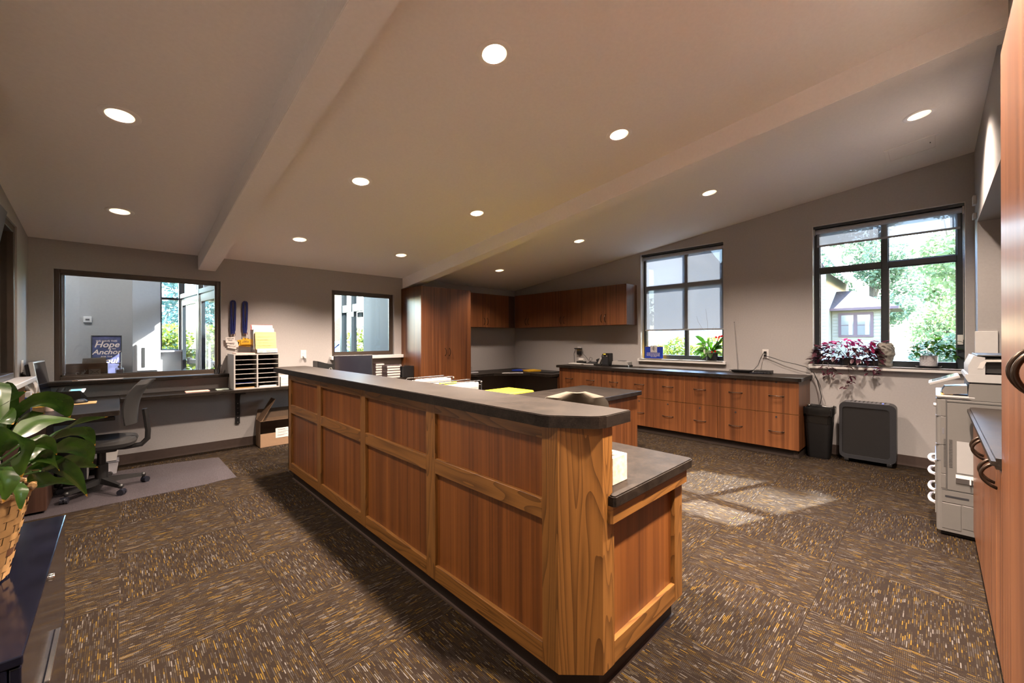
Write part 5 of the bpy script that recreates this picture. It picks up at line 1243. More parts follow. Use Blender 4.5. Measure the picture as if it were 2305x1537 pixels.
mb.sphere((6.111, 3.097, 1.243), .006, u=8, v=6); mb.build('emblem', 'ink', sg, True)
for k, (w_, dy) in enumerate(((.235, 0), (.235, .0), (.245, 0), (.235, 0), (.10, 0))):
    z = 1.140 - k * .0145
    words_ = [.03, .045, .02, .05, .035, .04, .03]; y = 3.097 + w_ / 2
    for j in range(9):
        l = words_[(j + k * 2) % 7] * .7
        if y - l < 3.097 - w_ / 2: break
        MB().box(6.1168, 6.1182, y - l, y, z, z + .006).build('print_line', 'paper', sg); y -= l + .007
# pot with anthurium and mixed plants
pp = thing('potted_anthurium', 'dark pot of mixed plants with red and white blooms on the shaded window sill', 'plant', (6.135, 2.225, 1.0525))
PC = Vector((6.130, 2.222, 1.0525))
mb = MB(); mb.lathe([(.0005, 0), (.068, 0), (.088, .105), (.092, .105), (.092, .112), (.084, .112), (.080, .095), (.0005, .090)], PC, 28); mb.build('pot', 'darkgrey', pp, True)
mb = MB(); mb.lathe([(.082, .094), (.04, .102), (.0005, .104)], PC, 20); mb.build('soil', 'soil', pp, True)
# a leaf given by its start, end and width
def arch(a, b, lift):
    a, b = Vector(a), Vector(b); m_ = (a + b) / 2 + Vector((0, 0, lift)); return [a, a.lerp(m_, .6) + Vector((0, 0, lift * .2)), m_.lerp(b, .45) + Vector((0, 0, lift * .25)), b]
def stem_leaf(parent, base, a, b, W, mat, lift=.02, name='leaf', side=None):
    d_ = (Vector(b) - Vector(a)).normalized(); k_ = 1 if (hash((round(a[1], 2), round(b[2], 2))) % 2) else -1
    sd = Vector((.35 * k_, -d_.z, d_.y)); sd = sd - d_ * sd.dot(d_)
    o = path_leaf(arch(a, b, lift), W * 1.15, mat, parent, name, 8, .25, sd.normalized() * 3); return o
stem_pts = []
LP = [((6.12, 2.30, 1.29), (6.10, 2.445, 1.405), .060, 'potleaf', .03), ((6.12, 2.27, 1.30), (6.11, 2.245, 1.385), .042, 'potleaf', .0), ((6.10, 2.30, 1.26), (6.09, 2.435, 1.27), .045, 'limeleaf', .03),
      ((6.11, 2.28, 1.23), (6.06, 2.43, 1.18), .045, 'potleaf', .02), ((6.10, 2.26, 1.21), (6.05, 2.42, 1.12), .04, 'potleaf', .02), ((6.08, 2.25, 1.20), (6.05, 2.36, 1.10), .045, 'limeleaf', .0),
      ((6.07, 2.28, 1.18), (6.04, 2.47, 1.145), .03, 'potleaf', .03), ((6.07, 2.26, 1.16), (6.04, 2.33, 1.075), .035, 'limeleaf', .0), ((6.06, 2.24, 1.19), (6.03, 2.26, 1.10), .05, 'potleaf', .0),
      ((6.06, 2.22, 1.20), (6.03, 2.20, 1.085), .075, 'potleaf', .01), ((6.10, 2.20, 1.22), (6.08, 2.08, 1.30), .05, 'potleaf', .02), ((6.11, 2.18, 1.20), (6.10, 2.055, 1.22), .055, 'potleaf', .03),
      ((6.12, 2.17, 1.23), (6.12, 2.065, 1.35), .04, 'limeleaf', .02), ((6.13, 2.17, 1.22), (6.13, 2.06, 1.40), .03, 'limeleaf', .01), ((6.12, 2.19, 1.20), (6.11, 2.12, 1.37), .025, 'limeleaf', .0),
      ((6.10, 2.23, 1.20), (6.08, 2.19, 1.35), .022, 'limeleaf', .0), ((6.09, 2.22, 1.18), (6.06, 2.13, 1.17), .05, 'potleaf', .02), ((6.08, 2.24, 1.22), (6.06, 2.30, 1.24), .04, 'limeleaf', .01),
      ((6.14, 2.24, 1.24), (6.14, 2.30, 1.34), .04, 'potleaf', .0), ((6.12, 2.21, 1.22), (6.12, 2.235, 1.33), .02, 'potleaf', .0), ((6.11, 2.17, 1.17), (6.09, 2.07, 1.14), .045, 'potleaf', .02),
      ((6.14, 2.27, 1.22), (6.15, 2.38, 1.30), .035, 'potleaf', .02), ((6.14, 2.16, 1.24), (6.15, 2.08, 1.26), .05, 'limeleaf', .01), ((6.08, 2.21, 1.2), (6.05, 2.16, 1.24), .03, 'limeleaf', .0)]
for a, b, W_, mt_, lf_ in LP:
    stem_leaf(pp, None, a, b, W_, mt_, lf_)
    MB().tube([(PC.x + (a[0] - PC.x) * .3, PC.y + (a[1] - PC.y) * .3, PC.z + .095), ((PC.x + a[0]) / 2, (PC.y + a[1]) / 2, (PC.z + .1 + a[2]) / 2 + .01), a], .002, 5).build('stalk', 'stem', pp, True)
for a, b, W_ in (((6.10, 2.135, 1.38), (6.09, 2.165, 1.395), .028), ((6.10, 2.13, 1.38), (6.09, 2.10, 1.37), .030), ((6.11, 2.125, 1.385), (6.12, 2.09, 1.405), .026), ((6.11, 2.09, 1.39), (6.11, 2.06, 1.415), .026), ((6.10, 2.12, 1.36), (6.08, 2.12, 1.34), .026), ((6.06, 2.16, 1.18), (6.04, 2.125, 1.20), .03), ((6.06, 2.18, 1.17), (6.04, 2.20, 1.185), .022)):
    stem_leaf(pp, None, a, b, W_, 'redpetal', .004, 'red_bloom')
for a, b in (((6.08, 2.275, 1.26), (6.07, 2.27, 1.315)), ((6.06, 2.30, 1.22), (6.05, 2.285, 1.145))): stem_leaf(pp, None, a, b, .028, 'whitepetal', .0, 'white_bloom')
for pts in (((6.12, 2.27, 1.16), (6.11, 2.265, 1.35), (6.11, 2.27, 1.60), (6.11, 2.295, 1.80)), ((6.12, 2.26, 1.16), (6.11, 2.25, 1.42), (6.10, 2.33, 1.50), (6.10, 2.40, 1.62), (6.10, 2.42, 1.70)), ((6.12, 2.24, 1.2), (6.12, 2.21, 1.45), (6.12, 2.195, 1.54)), ((6.12, 2.2, 1.2), (6.12, 2.165, 1.45), (6.12, 2.16, 1.54)), ((6.12, 2.30, 1.2), (6.12, 2.35, 1.45), (6.12, 2.375, 1.53))):
    MB().tube(pts, .0020, 5, r_end=.0010).build('twig', 'twig', pp, True)
# coleus with trailing stems
cl_ = thing('trailing_coleus', 'bushy plum and magenta leaved plant trailing over the right window sill', 'plant', (6.13, .70, 1.0525))
CC = Vector((6.13, .70, 1.0525))
mb = MB(); mb.lathe([(.0005, 0), (.065, 0), (.080, .085), (.084, .085), (.084, .092), (.074, .092), (.0005, .075)], CC, 24); mb.build('pot', 'black', cl_, True)
lm = {k: [leaf_mesh(k + '_small', k, .078, .038, b_, .35, 4) for b_ in (.1, .5)] for k in ('plumleaf', 'magleaf')}
rnd = random.Random(5)
def rleaf(parent, p, out, mat, sc):
    yaw_ = math.atan2(out[1], out[0]) + rnd.uniform(-.9, .9); put('leaf', lm[mat][rnd.randint(0, 1)], parent, p, (rnd.uniform(-.6, .6), rnd.uniform(-.7, .9), yaw_), sc)
cnt = 0
while cnt < 215:
    u = rnd.uniform(-1, 1); y = CC.y + u * .30 + .01; top = 1.17 + .185 * math.sqrt(max(0, 1 - (abs(u) ** 1.6))) * (1 if u > -.4 else .9)
    z = 1.07 + (top - 1.07) * rnd.random() ** .6; x = 6.115 + rnd.uniform(-.10, .07) * (1 - .2 * abs(u))
    if z < 1.12 and x > 6.14: continue
    lit = (z - 1.16) / .18 + rnd.uniform(-.25, .25) - .15 * (abs(u) > .75)  # light on the upper leaves is put into their colour: magenta above, plum below
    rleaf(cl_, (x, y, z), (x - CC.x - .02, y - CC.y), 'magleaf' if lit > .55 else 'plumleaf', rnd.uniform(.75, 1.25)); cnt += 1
for k in range(22):
    a = 2 * PI * k / 22; y = CC.y + .24 * math.cos(a); x = 6.10 + .06 * math.sin(a); z = 1.24 + .06 * math.sin(k * 1.7)
    MB().tube([(CC.x, CC.y, 1.13), ((x + CC.x) / 2, (y + CC.y) / 2, 1.20), (x, y, z)], .0022, 5).build('stem', 'twig', cl_, True)
trails = [[(6.07, .92, 1.10), (6.025, .93, 1.03), (6.03, .925, .97), (6.035, .90, .94)], [(6.07, .88, 1.08), (6.02, .86, 1.02), (6.03, .82, .99), (6.035, .80, .965)], [(6.07, .69, 1.08), (6.015, .685, 1.02), (6.03, .675, .93), (6.035, .70, .86), (6.04, .72, .80)], [(6.015, .685, 1.02), (6.03, .66, .90), (6.035, .645, .86)], [(6.07, .47, 1.10), (6.02, .46, 1.03), (6.03, .455, .99), (6.035, .44, .955)], [(6.07, .52, 1.09), (6.015, .53, 1.02), (6.03, .51, .98)]]
for tr in trails:
    MB().tube(tr, .0018, 5).build('trailing_stem', 'twig', cl_, True)
    for p in tr[1:]:
        for q in range(3): rleaf(cl_, (p[0] + rnd.uniform(-.015, .005), p[1] + rnd.uniform(-.02, .02), p[2] + rnd.uniform(-.02, .02)), (-.3, rnd.uniform(-1, 1)), 'plumleaf', rnd.uniform(.6, .95))
rleaf(cl_, (6.08, .50, 1.33), (-.1, -1), 'magleaf', 1.2); rleaf(cl_, (6.08, .99, 1.17), (-.1, 1), 'plumleaf', 1.1); rleaf(cl_, (6.06, 1.03, 1.10), (-.1, 1), 'plumleaf', 1.0)
# stone head planter
hp = thing('stone_head_planter', 'weathered grey stone planter shaped like a head with carved wavy hair', 'planter', (6.14, .378, 1.0525))
mb = MB(); prof = [(.045, 0), (.060, .01), (.058, .04), (.066, .08), (.074, .12), (.078, .16), (.076, .20), (.066, .24), (.048, .262), (.030, .268), (.026, .262), (.0005, .25)]
mb.lathe(prof, (0, 0, 0), 48)
bmesh.ops.subdivide_edges(mb.bm, edges=[e for e in mb.bm.edges if abs(e.verts[0].co.z - e.verts[1].co.z) > .004], cuts=3, use_grid_fill=True)
from mathutils import noise as mn
for v in mb.bm.verts:
    r_ = math.hypot(v.co.x, v.co.y)
    if r_ < .02: continue
    a = math.atan2(v.co.y, v.co.x); z = v.co.z
    hair = max(0, min(1, (z - .125) / .02)); 
    d = hair * (.006 * math.sin(a * 9 + z * 70 + 2 * math.sin(z * 60)) + .007 * mn.noise(Vector((v.co.x * 40, v.co.y * 40, z * 55)))) + .0022 * mn.noise(v.co * 130) + (.006 * math.exp(-((z - .13) / .012) ** 2)) + (1 - hair) * .0022 * mn.noise(v.co * 45)
    k = 1 + d / r_; v.co.x *= k; v.co.y *= k
for v in mb.bm.verts: v.co += Vector((6.14, .378, 1.0525))
mb.build('head', 'terra', hp, True)
o = put('leaf', lm['magleaf'][0], hp, (6.10, .42, 1.325), (0, -.2, 2.0), 1.2); o = put('leaf', lm['magleaf'][1], hp, (6.10, .43, 1.32), (.3, -.4, 1.2), 1.1); put('leaf', lm['magleaf'][0], hp, (6.11, .40, 1.322), (.2, -.3, -2.2), 1.1)
# white diamond-pattern pot
wpt = thing('white_potted_plant', 'white diamond patterned pot with bright green leaves beside the stone head planter', 'plant', (6.14, .042, 1.0525))
WC_ = Vector((6.14, .042, 1.0525))
mb = MB(); n1, n2 = 96, 40; rows = []
for j in range(n2 + 1):
    z = .004 + .122 * j / n2; r0 = .068 + .006 * j / n2; row = []
    for i in range(n1 + 1):
        a = 2 * PI * i / n1
        g = abs(math.sin(a * 7 + z * 105)); h_ = abs(math.sin(a * 7 - z * 105))
        gr = -.0035 * (1 - max(0, 1 - min(g, h_) / .16))       # diamonds sunk between raised lines
        if j > n2 - 3 or j < 2: gr = 0
        r_ = r0 + gr; row.append((WC_.x + r_ * math.cos(a), WC_.y + r_ * math.sin(a), WC_.z + z + .006))
    rows.append(row)
mb.grid(rows); mb.build('pot', 'whitepot', wpt, True)
mb = MB(); mb.lathe([(.070, .115), (.0005, .118)], WC_, 24); mb.build('soil', 'soil', wpt, True)
mb = MB(); mb.lathe([(.0005, .001), (.075, .001), (.098, .018), (.104, .026), (.106, .026), (.100, .014), (.078, .0), ], WC_, 32); mb.build('saucer', 'clearplastic', wpt, True)
gl = [leaf_mesh('green_leaf_a', 'limeleaf', .075, .030, .25, .25, 5), leaf_mesh('green_leaf_b', 'potleaf', .075, .032, .5, .25, 5)]
wr = leaf_mesh('white_bract', 'whitepetal', .03, .016, .2, .2, 3)
rosettes = [(6.11, .155, 1.295), (6.10, .115, 1.275), (6.12, .06, 1.315), (6.12, .00, 1.34), (6.12, -.05, 1.345), (6.10, -.09, 1.30), (6.09, -.03, 1.27), (6.11, -.125, 1.33), (6.08, .15, 1.215), (6.09, .05, 1.26), (6.12, -.12, 1.24), (6.08, -.06, 1.225), (6.09, -.12, 1.19)]
for q, rp in enumerate(rosettes):
    MB().tube([(WC_.x, WC_.y, 1.17), ((WC_.x + rp[0]) / 2, (WC_.y + rp[1]) / 2, (1.19 + rp[2]) / 2 + .01), rp], .0022, 5).build('stem', 'stem', wpt, True)
    nl = 6 if q != 7 else 3
    for k in range(nl):
        put('leaf', gl[0 if rp[2] > 1.26 and (k + q) % 3 else 1], wpt, rp, (rnd.uniform(-.5, .5), rnd.uniform(-.6, .5), 2 * PI * k / nl + q), rnd.uniform(1.05, 1.4))
for k in range(34):
    a = rnd.uniform(0, 2 * PI); r_ = rnd.uniform(0, .075); put('white_bract', wr, wpt, (WC_.x + r_ * math.cos(a), WC_.y + r_ * math.sin(a), 1.185 + rnd.uniform(0, .02)), (rnd.uniform(-.5, .5), rnd.uniform(-.8, .2), rnd.uniform(0, 6.28)), rnd.uniform(.8, 1.3))

# ================================================================ waste bin, air unit
def rrect(cx, cy_, hx, hy, r, n_=5):
    out = []
    for sx, sy, a0 in ((1, 1, 0), (-1, 1, 90), (-1, -1, 180), (1, -1, 270)):
        for i in range(n_ + 1):
            a = math.radians(a0 + 90 * i / n_); out.append((cx + sx * (hx - r) + r * math.cos(a), cy_ + sy * (hy - r) + r * math.sin(a)))
    return out
def loft(mb, levels):
    vv = [[mb.bm.verts.new((x, y, z)) for x, y in pts] for pts, z in levels]
    n_ = len(vv[0])
    for a, b in zip(vv, vv[1:]):
        for i in range(n_): mb.bm.faces.new((a[i], a[(i + 1) % n_], b[(i + 1) % n_], b[i]))
    return vv
tb = thing('waste_bin', 'black plastic waste bin between the drawer cabinets and the dark air unit', 'bin', (5.835, .925, 0))
mb = MB(); v_ = loft(mb, [(rrect(5.835, .925, .085, .095, .03), .001), (rrect(5.835, .925, .092, .102, .03), .02), (rrect(5.835, .925, .130, .130, .035), .545), (rrect(5.835, .925, .137, .137, .035), .548), (rrect(5.835, .925, .137, .137, .035), .565), (rrect(5.835, .925, .126, .126, .03), .565), (rrect(5.835, .925, .085, .095, .03), .03)]); mb.bm.faces.new(v_[0]); mb.bm.faces.new(v_[-1]); mb.build('body', 'black', tb, True)
mb = MB(); pts = rrect(5.835, .925, .141, .141, .037, 8)
lv = []
for k, (s_, z) in enumerate(((1.0, .50), (1.01, .565), (.98, .580), (.93, .572), (.90, .50), (.86, .40))):
    lv.append(([(5.835 + (x - 5.835) * s_ * (1 + .015 * math.sin(i * 2.3 + k)), .925 + (y - .925) * s_ * (1 + .015 * math.cos(i * 1.9 + k))) for i, (x, y) in enumerate(pts)], z))
vv = loft(mb, lv)
for j, r_ in enumerate(vv):
    for i, v in enumerate(r_): v.co.z += .010 * math.sin(i * 1.7 + j) * (1 if j in (0, 2, 3) else .4)
mb.build('liner', 'liner', tb, True)
au = thing('air_purifier', 'dark flat standing air unit with a grey frame beneath the right window', 'air purifier', (5.90, .508, 0))
outl = rrect(.508, .355, .233, .308, .055, 6)
mb = MB(); a = [mb.bm.verts.new((5.815, y, z)) for y, z in outl]; b = [mb.bm.verts.new((6.00, y, z)) for y, z in outl]; mb.bm.faces.new(a); mb.bm.faces.new(list(reversed(b)))
for i in range(len(a)): mb.bm.faces.new((a[i], b[i], b[(i + 1) % len(a)], a[(i + 1) % len(a)]))
mb.build('housing', 'darkgrey', au, True)
mb = MB(); inn = rrect(.520, .350, .195, .262, .035, 6); oo = [mb.bm.verts.new((5.800, y, z)) for y, z in outl]; o2 = [mb.bm.verts.new((5.8155, y, z)) for y, z in outl]; ii = [mb.bm.verts.new((5.800, y, z)) for y, z in inn]; i2 = [mb.bm.verts.new((5.8135, y, z)) for y, z in inn]
for r1, r2 in ((oo, o2), (oo, ii), (ii, i2)):
    for i in range(len(r1)): mb.bm.faces.new((r1[i], r1[(i + 1) % len(r1)], r2[(i + 1) % len(r2)], r2[i]))
mb.build('front_frame', 'darkgrey', au, True)
mb = MB(); mb.prism([(y, z) for y, z in inn], 5.8105, 5.8155, 'x'); mb.build('front_grille', 'black', au)
mb = MB(); mb.box(5.83, 5.985, .33, .69, .660, .668, .003); mb.build('top_vent', 'grey', au)
for k in range(9): MB().box(5.845, 5.97, .36 + k * .035, .372 + k * .035, .668, .6705).build('vent_slat', 'black', au)
MB().box(5.84, 5.86, .375, .385, .6685, .671).build('power_light', emis('blue_led_glow', (.05, .08, 1.0), 3.0), au)
for y in (.33, .68): 
    MB().box(5.80, 6.0, y - .02, y + .02, .022, .05, .004).build('foot', 'black', au)
    for x in (5.83, 5.97): MB().cyl((x - .012, y, .0215), .021, .024, 14, 'x').build('caster', 'black', au, True)
# wall fittings on the short return wall and the white duct box
for z, h_, lab in ((2.67, .085, 'small white thermostat box high on the return wall beside the right window, upper of two'), (2.52, .055, 'small white sensor plate below the thermostat on the return wall')):
    mb = MB(); mb.box(5.80, 5.88, -.28, -.255, z - h_ / 2, z + h_ / 2, .004); tag(mb.build('wall_sensor', 'white'), lab, 'sensor')
mb = MB(); mb.box(5.70, 5.728, -.40, -.262, 0.0, 1.43, .002); tag(mb.build('corner_guard', 'white'), 'white corner guard on the alcove edge behind the copier', 'guard')

# ================================================================ copier
cp = thing('office_copier', 'large beige office copier with a tilted touch panel standing beside the base cabinet', 'copier', (4.42, -.34, 0))
XA, XB, YF, YB_ = 4.110, 4.72, -.008, -.66
mb = MB(); mb.prism(rrect((XA + XB) / 2, (YF + YB_) / 2, (XB - XA) / 2, (YF - YB_) / 2, .022, 4), .035, .945); mb.build('main_body', 'copier', cp, True)
mb = MB(); mb.box(XA + .02, XB - .02, YB_ + .03, YF - .02, .008, .036, .004); mb.build('plinth', 'black', cp)
for x in (XA + .06, XB - .06):
    for y in (YF - .06, YB_ + .06): MB().cyl((x - .015, y, .022), .021, .03, 12, 'x').build('caster', 'darkgrey', cp, True)
def side_panel(y0, y1, z0, z1, name='side_cover', mat='copier', pr=.0025): return MB().box(XA - pr, XA + .003, y0, y1, z0, z1, .0015, 1).build(name, mat, cp)
side_panel(-.345, -.060, .325, .925, 'side_door'); side_panel(-.345, -.060, .930, .944)
for z0, z1 in ((.828, .942), (.630, .825), (.430, .627), (.330, .427)): side_panel(-.055, -.030, z0, z1)
side_panel(-.125, -.035, .055, .230, 'lower_cover'); side_panel(-.345, -.130, .075, .232, 'lower_door'); side_panel(-.345, -.035, .236, .318, 'lower_cover'); MB().box(XA - .004, XA, -.16, -.05, .272, .285).build('recess_grip', 'darkgrey', cp); MB().box(XA - .004, XA, -.30, -.20, .245, .290, .002).build('recess_grip', 'darkgrey', cp)
MB().box(XA - .0035, XA, -.060, -.0565, .33, .94).build('seam', 'ink', cp); MB().box(XA - .0035, XA, -.345, -.035, .3205, .3235).build('seam', 'ink', cp); MB().box(XA - .0035, XA, -.345, -.06, .926, .929).build('seam', 'ink', cp)
for c_, y in enumerate((-.048, -.073)):
    for k in range(19): MB().box(XA - .0042, XA - .002, y - (.006 if c_ == 0 else .012), y + (.004 if c_ == 0 else .004), .480 + k * .0103, .4845 + k * .0103).build('vent_slot', 'ink', cp)
MB().box(XA - .0040, XA, -.046, -.037, .705, .745, .001, 1).build('grip_recess', 'grey', cp)
# bypass feeder recess with folding tray
MB().box(XA - .0045, XA - .001, -.25, -.105, .45, .665).build('bypass_recess', 'copierlight', cp)
mb = MB(); mb.hexa([(XA - .006, -.25, .380), (XA - .006, -.100, .380), (XA, -.100, .380), (XA, -.25, .380), (XA - .028, -.25, .420), (XA - .028, -.100, .420), (XA, -.100, .440), (XA, -.25, .440)]); mb.build('bypass_tray', 'copierlight', cp)
MB().box(XA - .030, XA - .006, -.17, -.162, .385, .430, .002).build('paper_guide', 'whitepot', cp)
for k, z in enumerate((.505, .415, .300, .215)):
    d = MB().box(XA + .03, XB - .03, YF - .004, YF + .006, z - .075 if k else z - .08, z + .005, .002).build('paper_drawer', 'copier', cp)
    mb = MB(); bow(mb, (XA + .06, YF + .004, z - .01), (XA + .30, YF + .004, z - .01), (0, .030, 0), .011, 8, 12, .35); mb.build('drawer_handle', 'whitepot', d, True)
for z in (.52, .63, .828): MB().box(XA - .001, XA + .05, YF - .03, YF + .0015, z, z + .003).build('front_seam', 'grey', cp)
mb = MB(); mb.cyl((XA + .03, YF - .004, .90), .012, .016, 14, 'y'); mb.build('front_button', 'whitepot', cp, True)
# output tray level and upper unit
MB().box(XA + .002, XB - .01, -.32, YF - .004, .9455, .957, .004).build('tray_gap', 'black', cp)
mb = MB(); mb.box(XA - .002, XB - .01, -.19, YF + .002, .957, .972, .006); mb.build('front_tray', 'copierlight', cp, True)
mb = MB(); mb.prism([(YF - .165, .948), (YB_, .948), (YB_, 1.060), (YF - .155, 1.060), (YF - .150, .99), (YF - .155, .955)], XA, XB, 'x'); mb.build('output_section', 'copier', cp, True)
MB().box(XA + .004, XB, YB_, YF - .165, 1.060, 1.072).build('scanner_gap', 'black', cp)
mb = MB(); mb.prism([(YF - .150, 1.072), (YB_, 1.072), (YB_, 1.125), (YF - .140, 1.125), (YF - .135, 1.105)], XA - .002, XB, 'x'); mb.build('scanner_body', 'copierlight', cp, True)
mb = MB(); mb.prism([(YF - .150, 1.125), (YF - .225, 1.125), (YF - .225, 1.240), (YF - .175, 1.248), (YF - .150, 1.180)], XA, XB - .05, 'x'); mb.build('feeder_hinge', 'copierlight', cp, True)
mb = MB(); mb.prism([(YF - .225, 1.135), (YB_ + .03, 1.135), (YB_ + .03, 1.235), (YF - .225, 1.235)], XA + .03, XB - .05, 'x'); mb.build('document_feeder', 'black', cp)
mb = MB(); mb.prism([(YF - .190, 1.165), (YF - .205, 1.205), (YF - .225, 1.225), (YB_ + .02, 1.240), (YB_ + .02, 1.225), (YF - .23, 1.210), (YF - .215, 1.165)], XA - .002, XB - .05, 'x'); mb.build('feeder_cover', 'silver', cp, True)
MB().box(XA, XB - .05, YB_ + .02, YF - .19, 1.246, 1.256, .003).build('top_lid', 'black', cp)
# control panel
mb = MB(); mb.box(XA + .01, XA + .25, .0, .16, 0, .022, .004, rot=None); R3 = Matrix.Rotation(math.radians(-24), 3, 'X')
for v in mb.bm.verts: v.co = R3 @ Vector((v.co.x - XA, v.co.y, v.co.z)) + Vector((XA, -.125, 1.098))
mb.build('touch_panel', 'copierlight', cp, True)
mb = MB(); mb.box(.03, .23, .02, .14, .022, .024)
for v in mb.bm.verts: v.co = R3 @ v.co + Vector((XA, -.125, 1.098))
mb.build('touch_screen', 'blackgloss', cp)
mb = MB(); mb.prism([(-.155, .99), (-.05, .975), (-.035, 1.0), (-.05, 1.03), (-.155, 1.045)], XA + .03, XA + .20, 'x'); mb.build('panel_arm', 'copier', cp, True)
paper_stack('orange paper lying in the copier output gap under the touch panel', XA + .04, XA + .24, -.09, -.03, .9725, .012, 'manila')

# ================================================================ near left: file cabinet and peace lily
fc = thing('lateral_file_cabinet', 'low glossy black lateral file cabinet with silver lock in the near left corner', 'cabinet', (-.40, 1.78, 0))
FX1, FY0, FY1 = -.145, 1.312, 2.255
MB().box(X0 + .006, FX1 - .022, FY0, FY1, .03, .700, .002, 1).build('carcass', 'filecab', fc)
MB().box(X0 + .004, FX1, FY0 - .002, FY1, .700, .720, .003, 2).build('top_panel', 'filecab', fc)
MB().box(X0 + .03, FX1 - .04, FY0 + .02, FY1 - .02, 0, .03).build('base', 'black', fc)
for z0, z1 in ((.035, .365), (.370, .695)):
    d = MB().box(FX1 - .021, FX1 - .003, FY0 + .004, FY1 - .004, z0, z1, .003, 2).build('drawer', 'filecab', fc)
    zh = .455 if z1 > .5 else .18
    mb = MB(); mb.box(FX1 - .003, FX1 + .010, 1.64, 1.92, zh, zh + .010, .002); mb.box(FX1 - .003, FX1 + .004, 1.64, 1.92, zh - .020, zh - .014, .001, 1); mb.build('pull', 'chrome', d)
    MB().box(FX1 - .003, FX1 - .001, 1.30 + .045, 1.30 + .10, zh, zh + .035).build('card_frame', 'chrome', d)
mb = MB(); mb.lathe([(.0005, .012), (.009, .012), (.010, .009), (.010, 0)], (FX1 - .003, 1.765, .690), 16, 'x'); mb.build('lock', 'chrome', fc, True)
pl = thing('potted_peace_lily', 'large peace lily with long glossy leaves in a woven basket on the black cabinet', 'plant', (-.33, 1.78, .7205))
BC = Vector((-.33, 1.78, .7205))
bk = bpy.data.objects.new('basket', None); COL.objects.link(bk); bk.parent = pl
mb = MB(); mb.lathe([(.0005, .003), (.103, .003), (.146, .228), (.143, .228), (.100, .006)], BC, 40); mb.build('liner', 'wovenb', bk, True)
# woven strips: horizontal bands pass over and under the uprights
def brad(z): return .104 + (.148 - .104) * z / .235
UP = 26; ROWS = 11; sm = None
for r_ in range(ROWS):
    z0 = .006 + r_ * .0205; z1 = z0 + .0195
    for u in range(UP):
        if (u + r_) % 2: continue
        a0 = 2 * PI * (u - .62) / UP; a1 = 2 * PI * (u + .62) / UP; mb = MB(); rows = []
        for i in range(5):
            a = a0 + (a1 - a0) * i / 4; bul = .0045 * math.sin(PI * i / 4) - .0005
            rows.append([(BC.x + (brad(z) + bul) * math.cos(a), BC.y + (brad(z) + bul) * math.sin(a), BC.z + z) for z in (z0, (z0 + z1) / 2, z1)])
        mb.grid(rows); mb.build('woven_strip', 'wovenb' if r_ in (3,) else 'wovena', bk, True)
for u in range(UP):
    if u % 1: continue
    a = 2 * PI * (u + (0)) / UP; mb = MB(); rows = []
    for i in range(3):
        aa = a + (i - 1) * .085; rows.append([(BC.x + (brad(z) + .0006) * math.cos(aa), BC.y + (brad(z) + .0006) * math.sin(aa), BC.z + z) for z in (.004, .08, .16, .232)])
    mb.grid(rows); mb.build('upright_strip', 'wovena', bk, True)
mb = MB(); nn_ = 150
mb.tube([(BC.x + (.150 + .0035 * math.cos(i * 1.7)) * math.cos(2 * PI * i / nn_), BC.y + (.150 + .0035 * math.cos(i * 1.7)) * math.sin(2 * PI * i / nn_), BC.z + .237 + .0035 * math.sin(i * 1.7)) for i in range(nn_)], .0075, 8, True); mb.build('rim', 'wovena', bk, True)
mb = MB(); mb.lathe([(.140, .20), (.08, .212), (.0005, .215)], BC, 24); mb.build('soil', 'soil', pl, True)
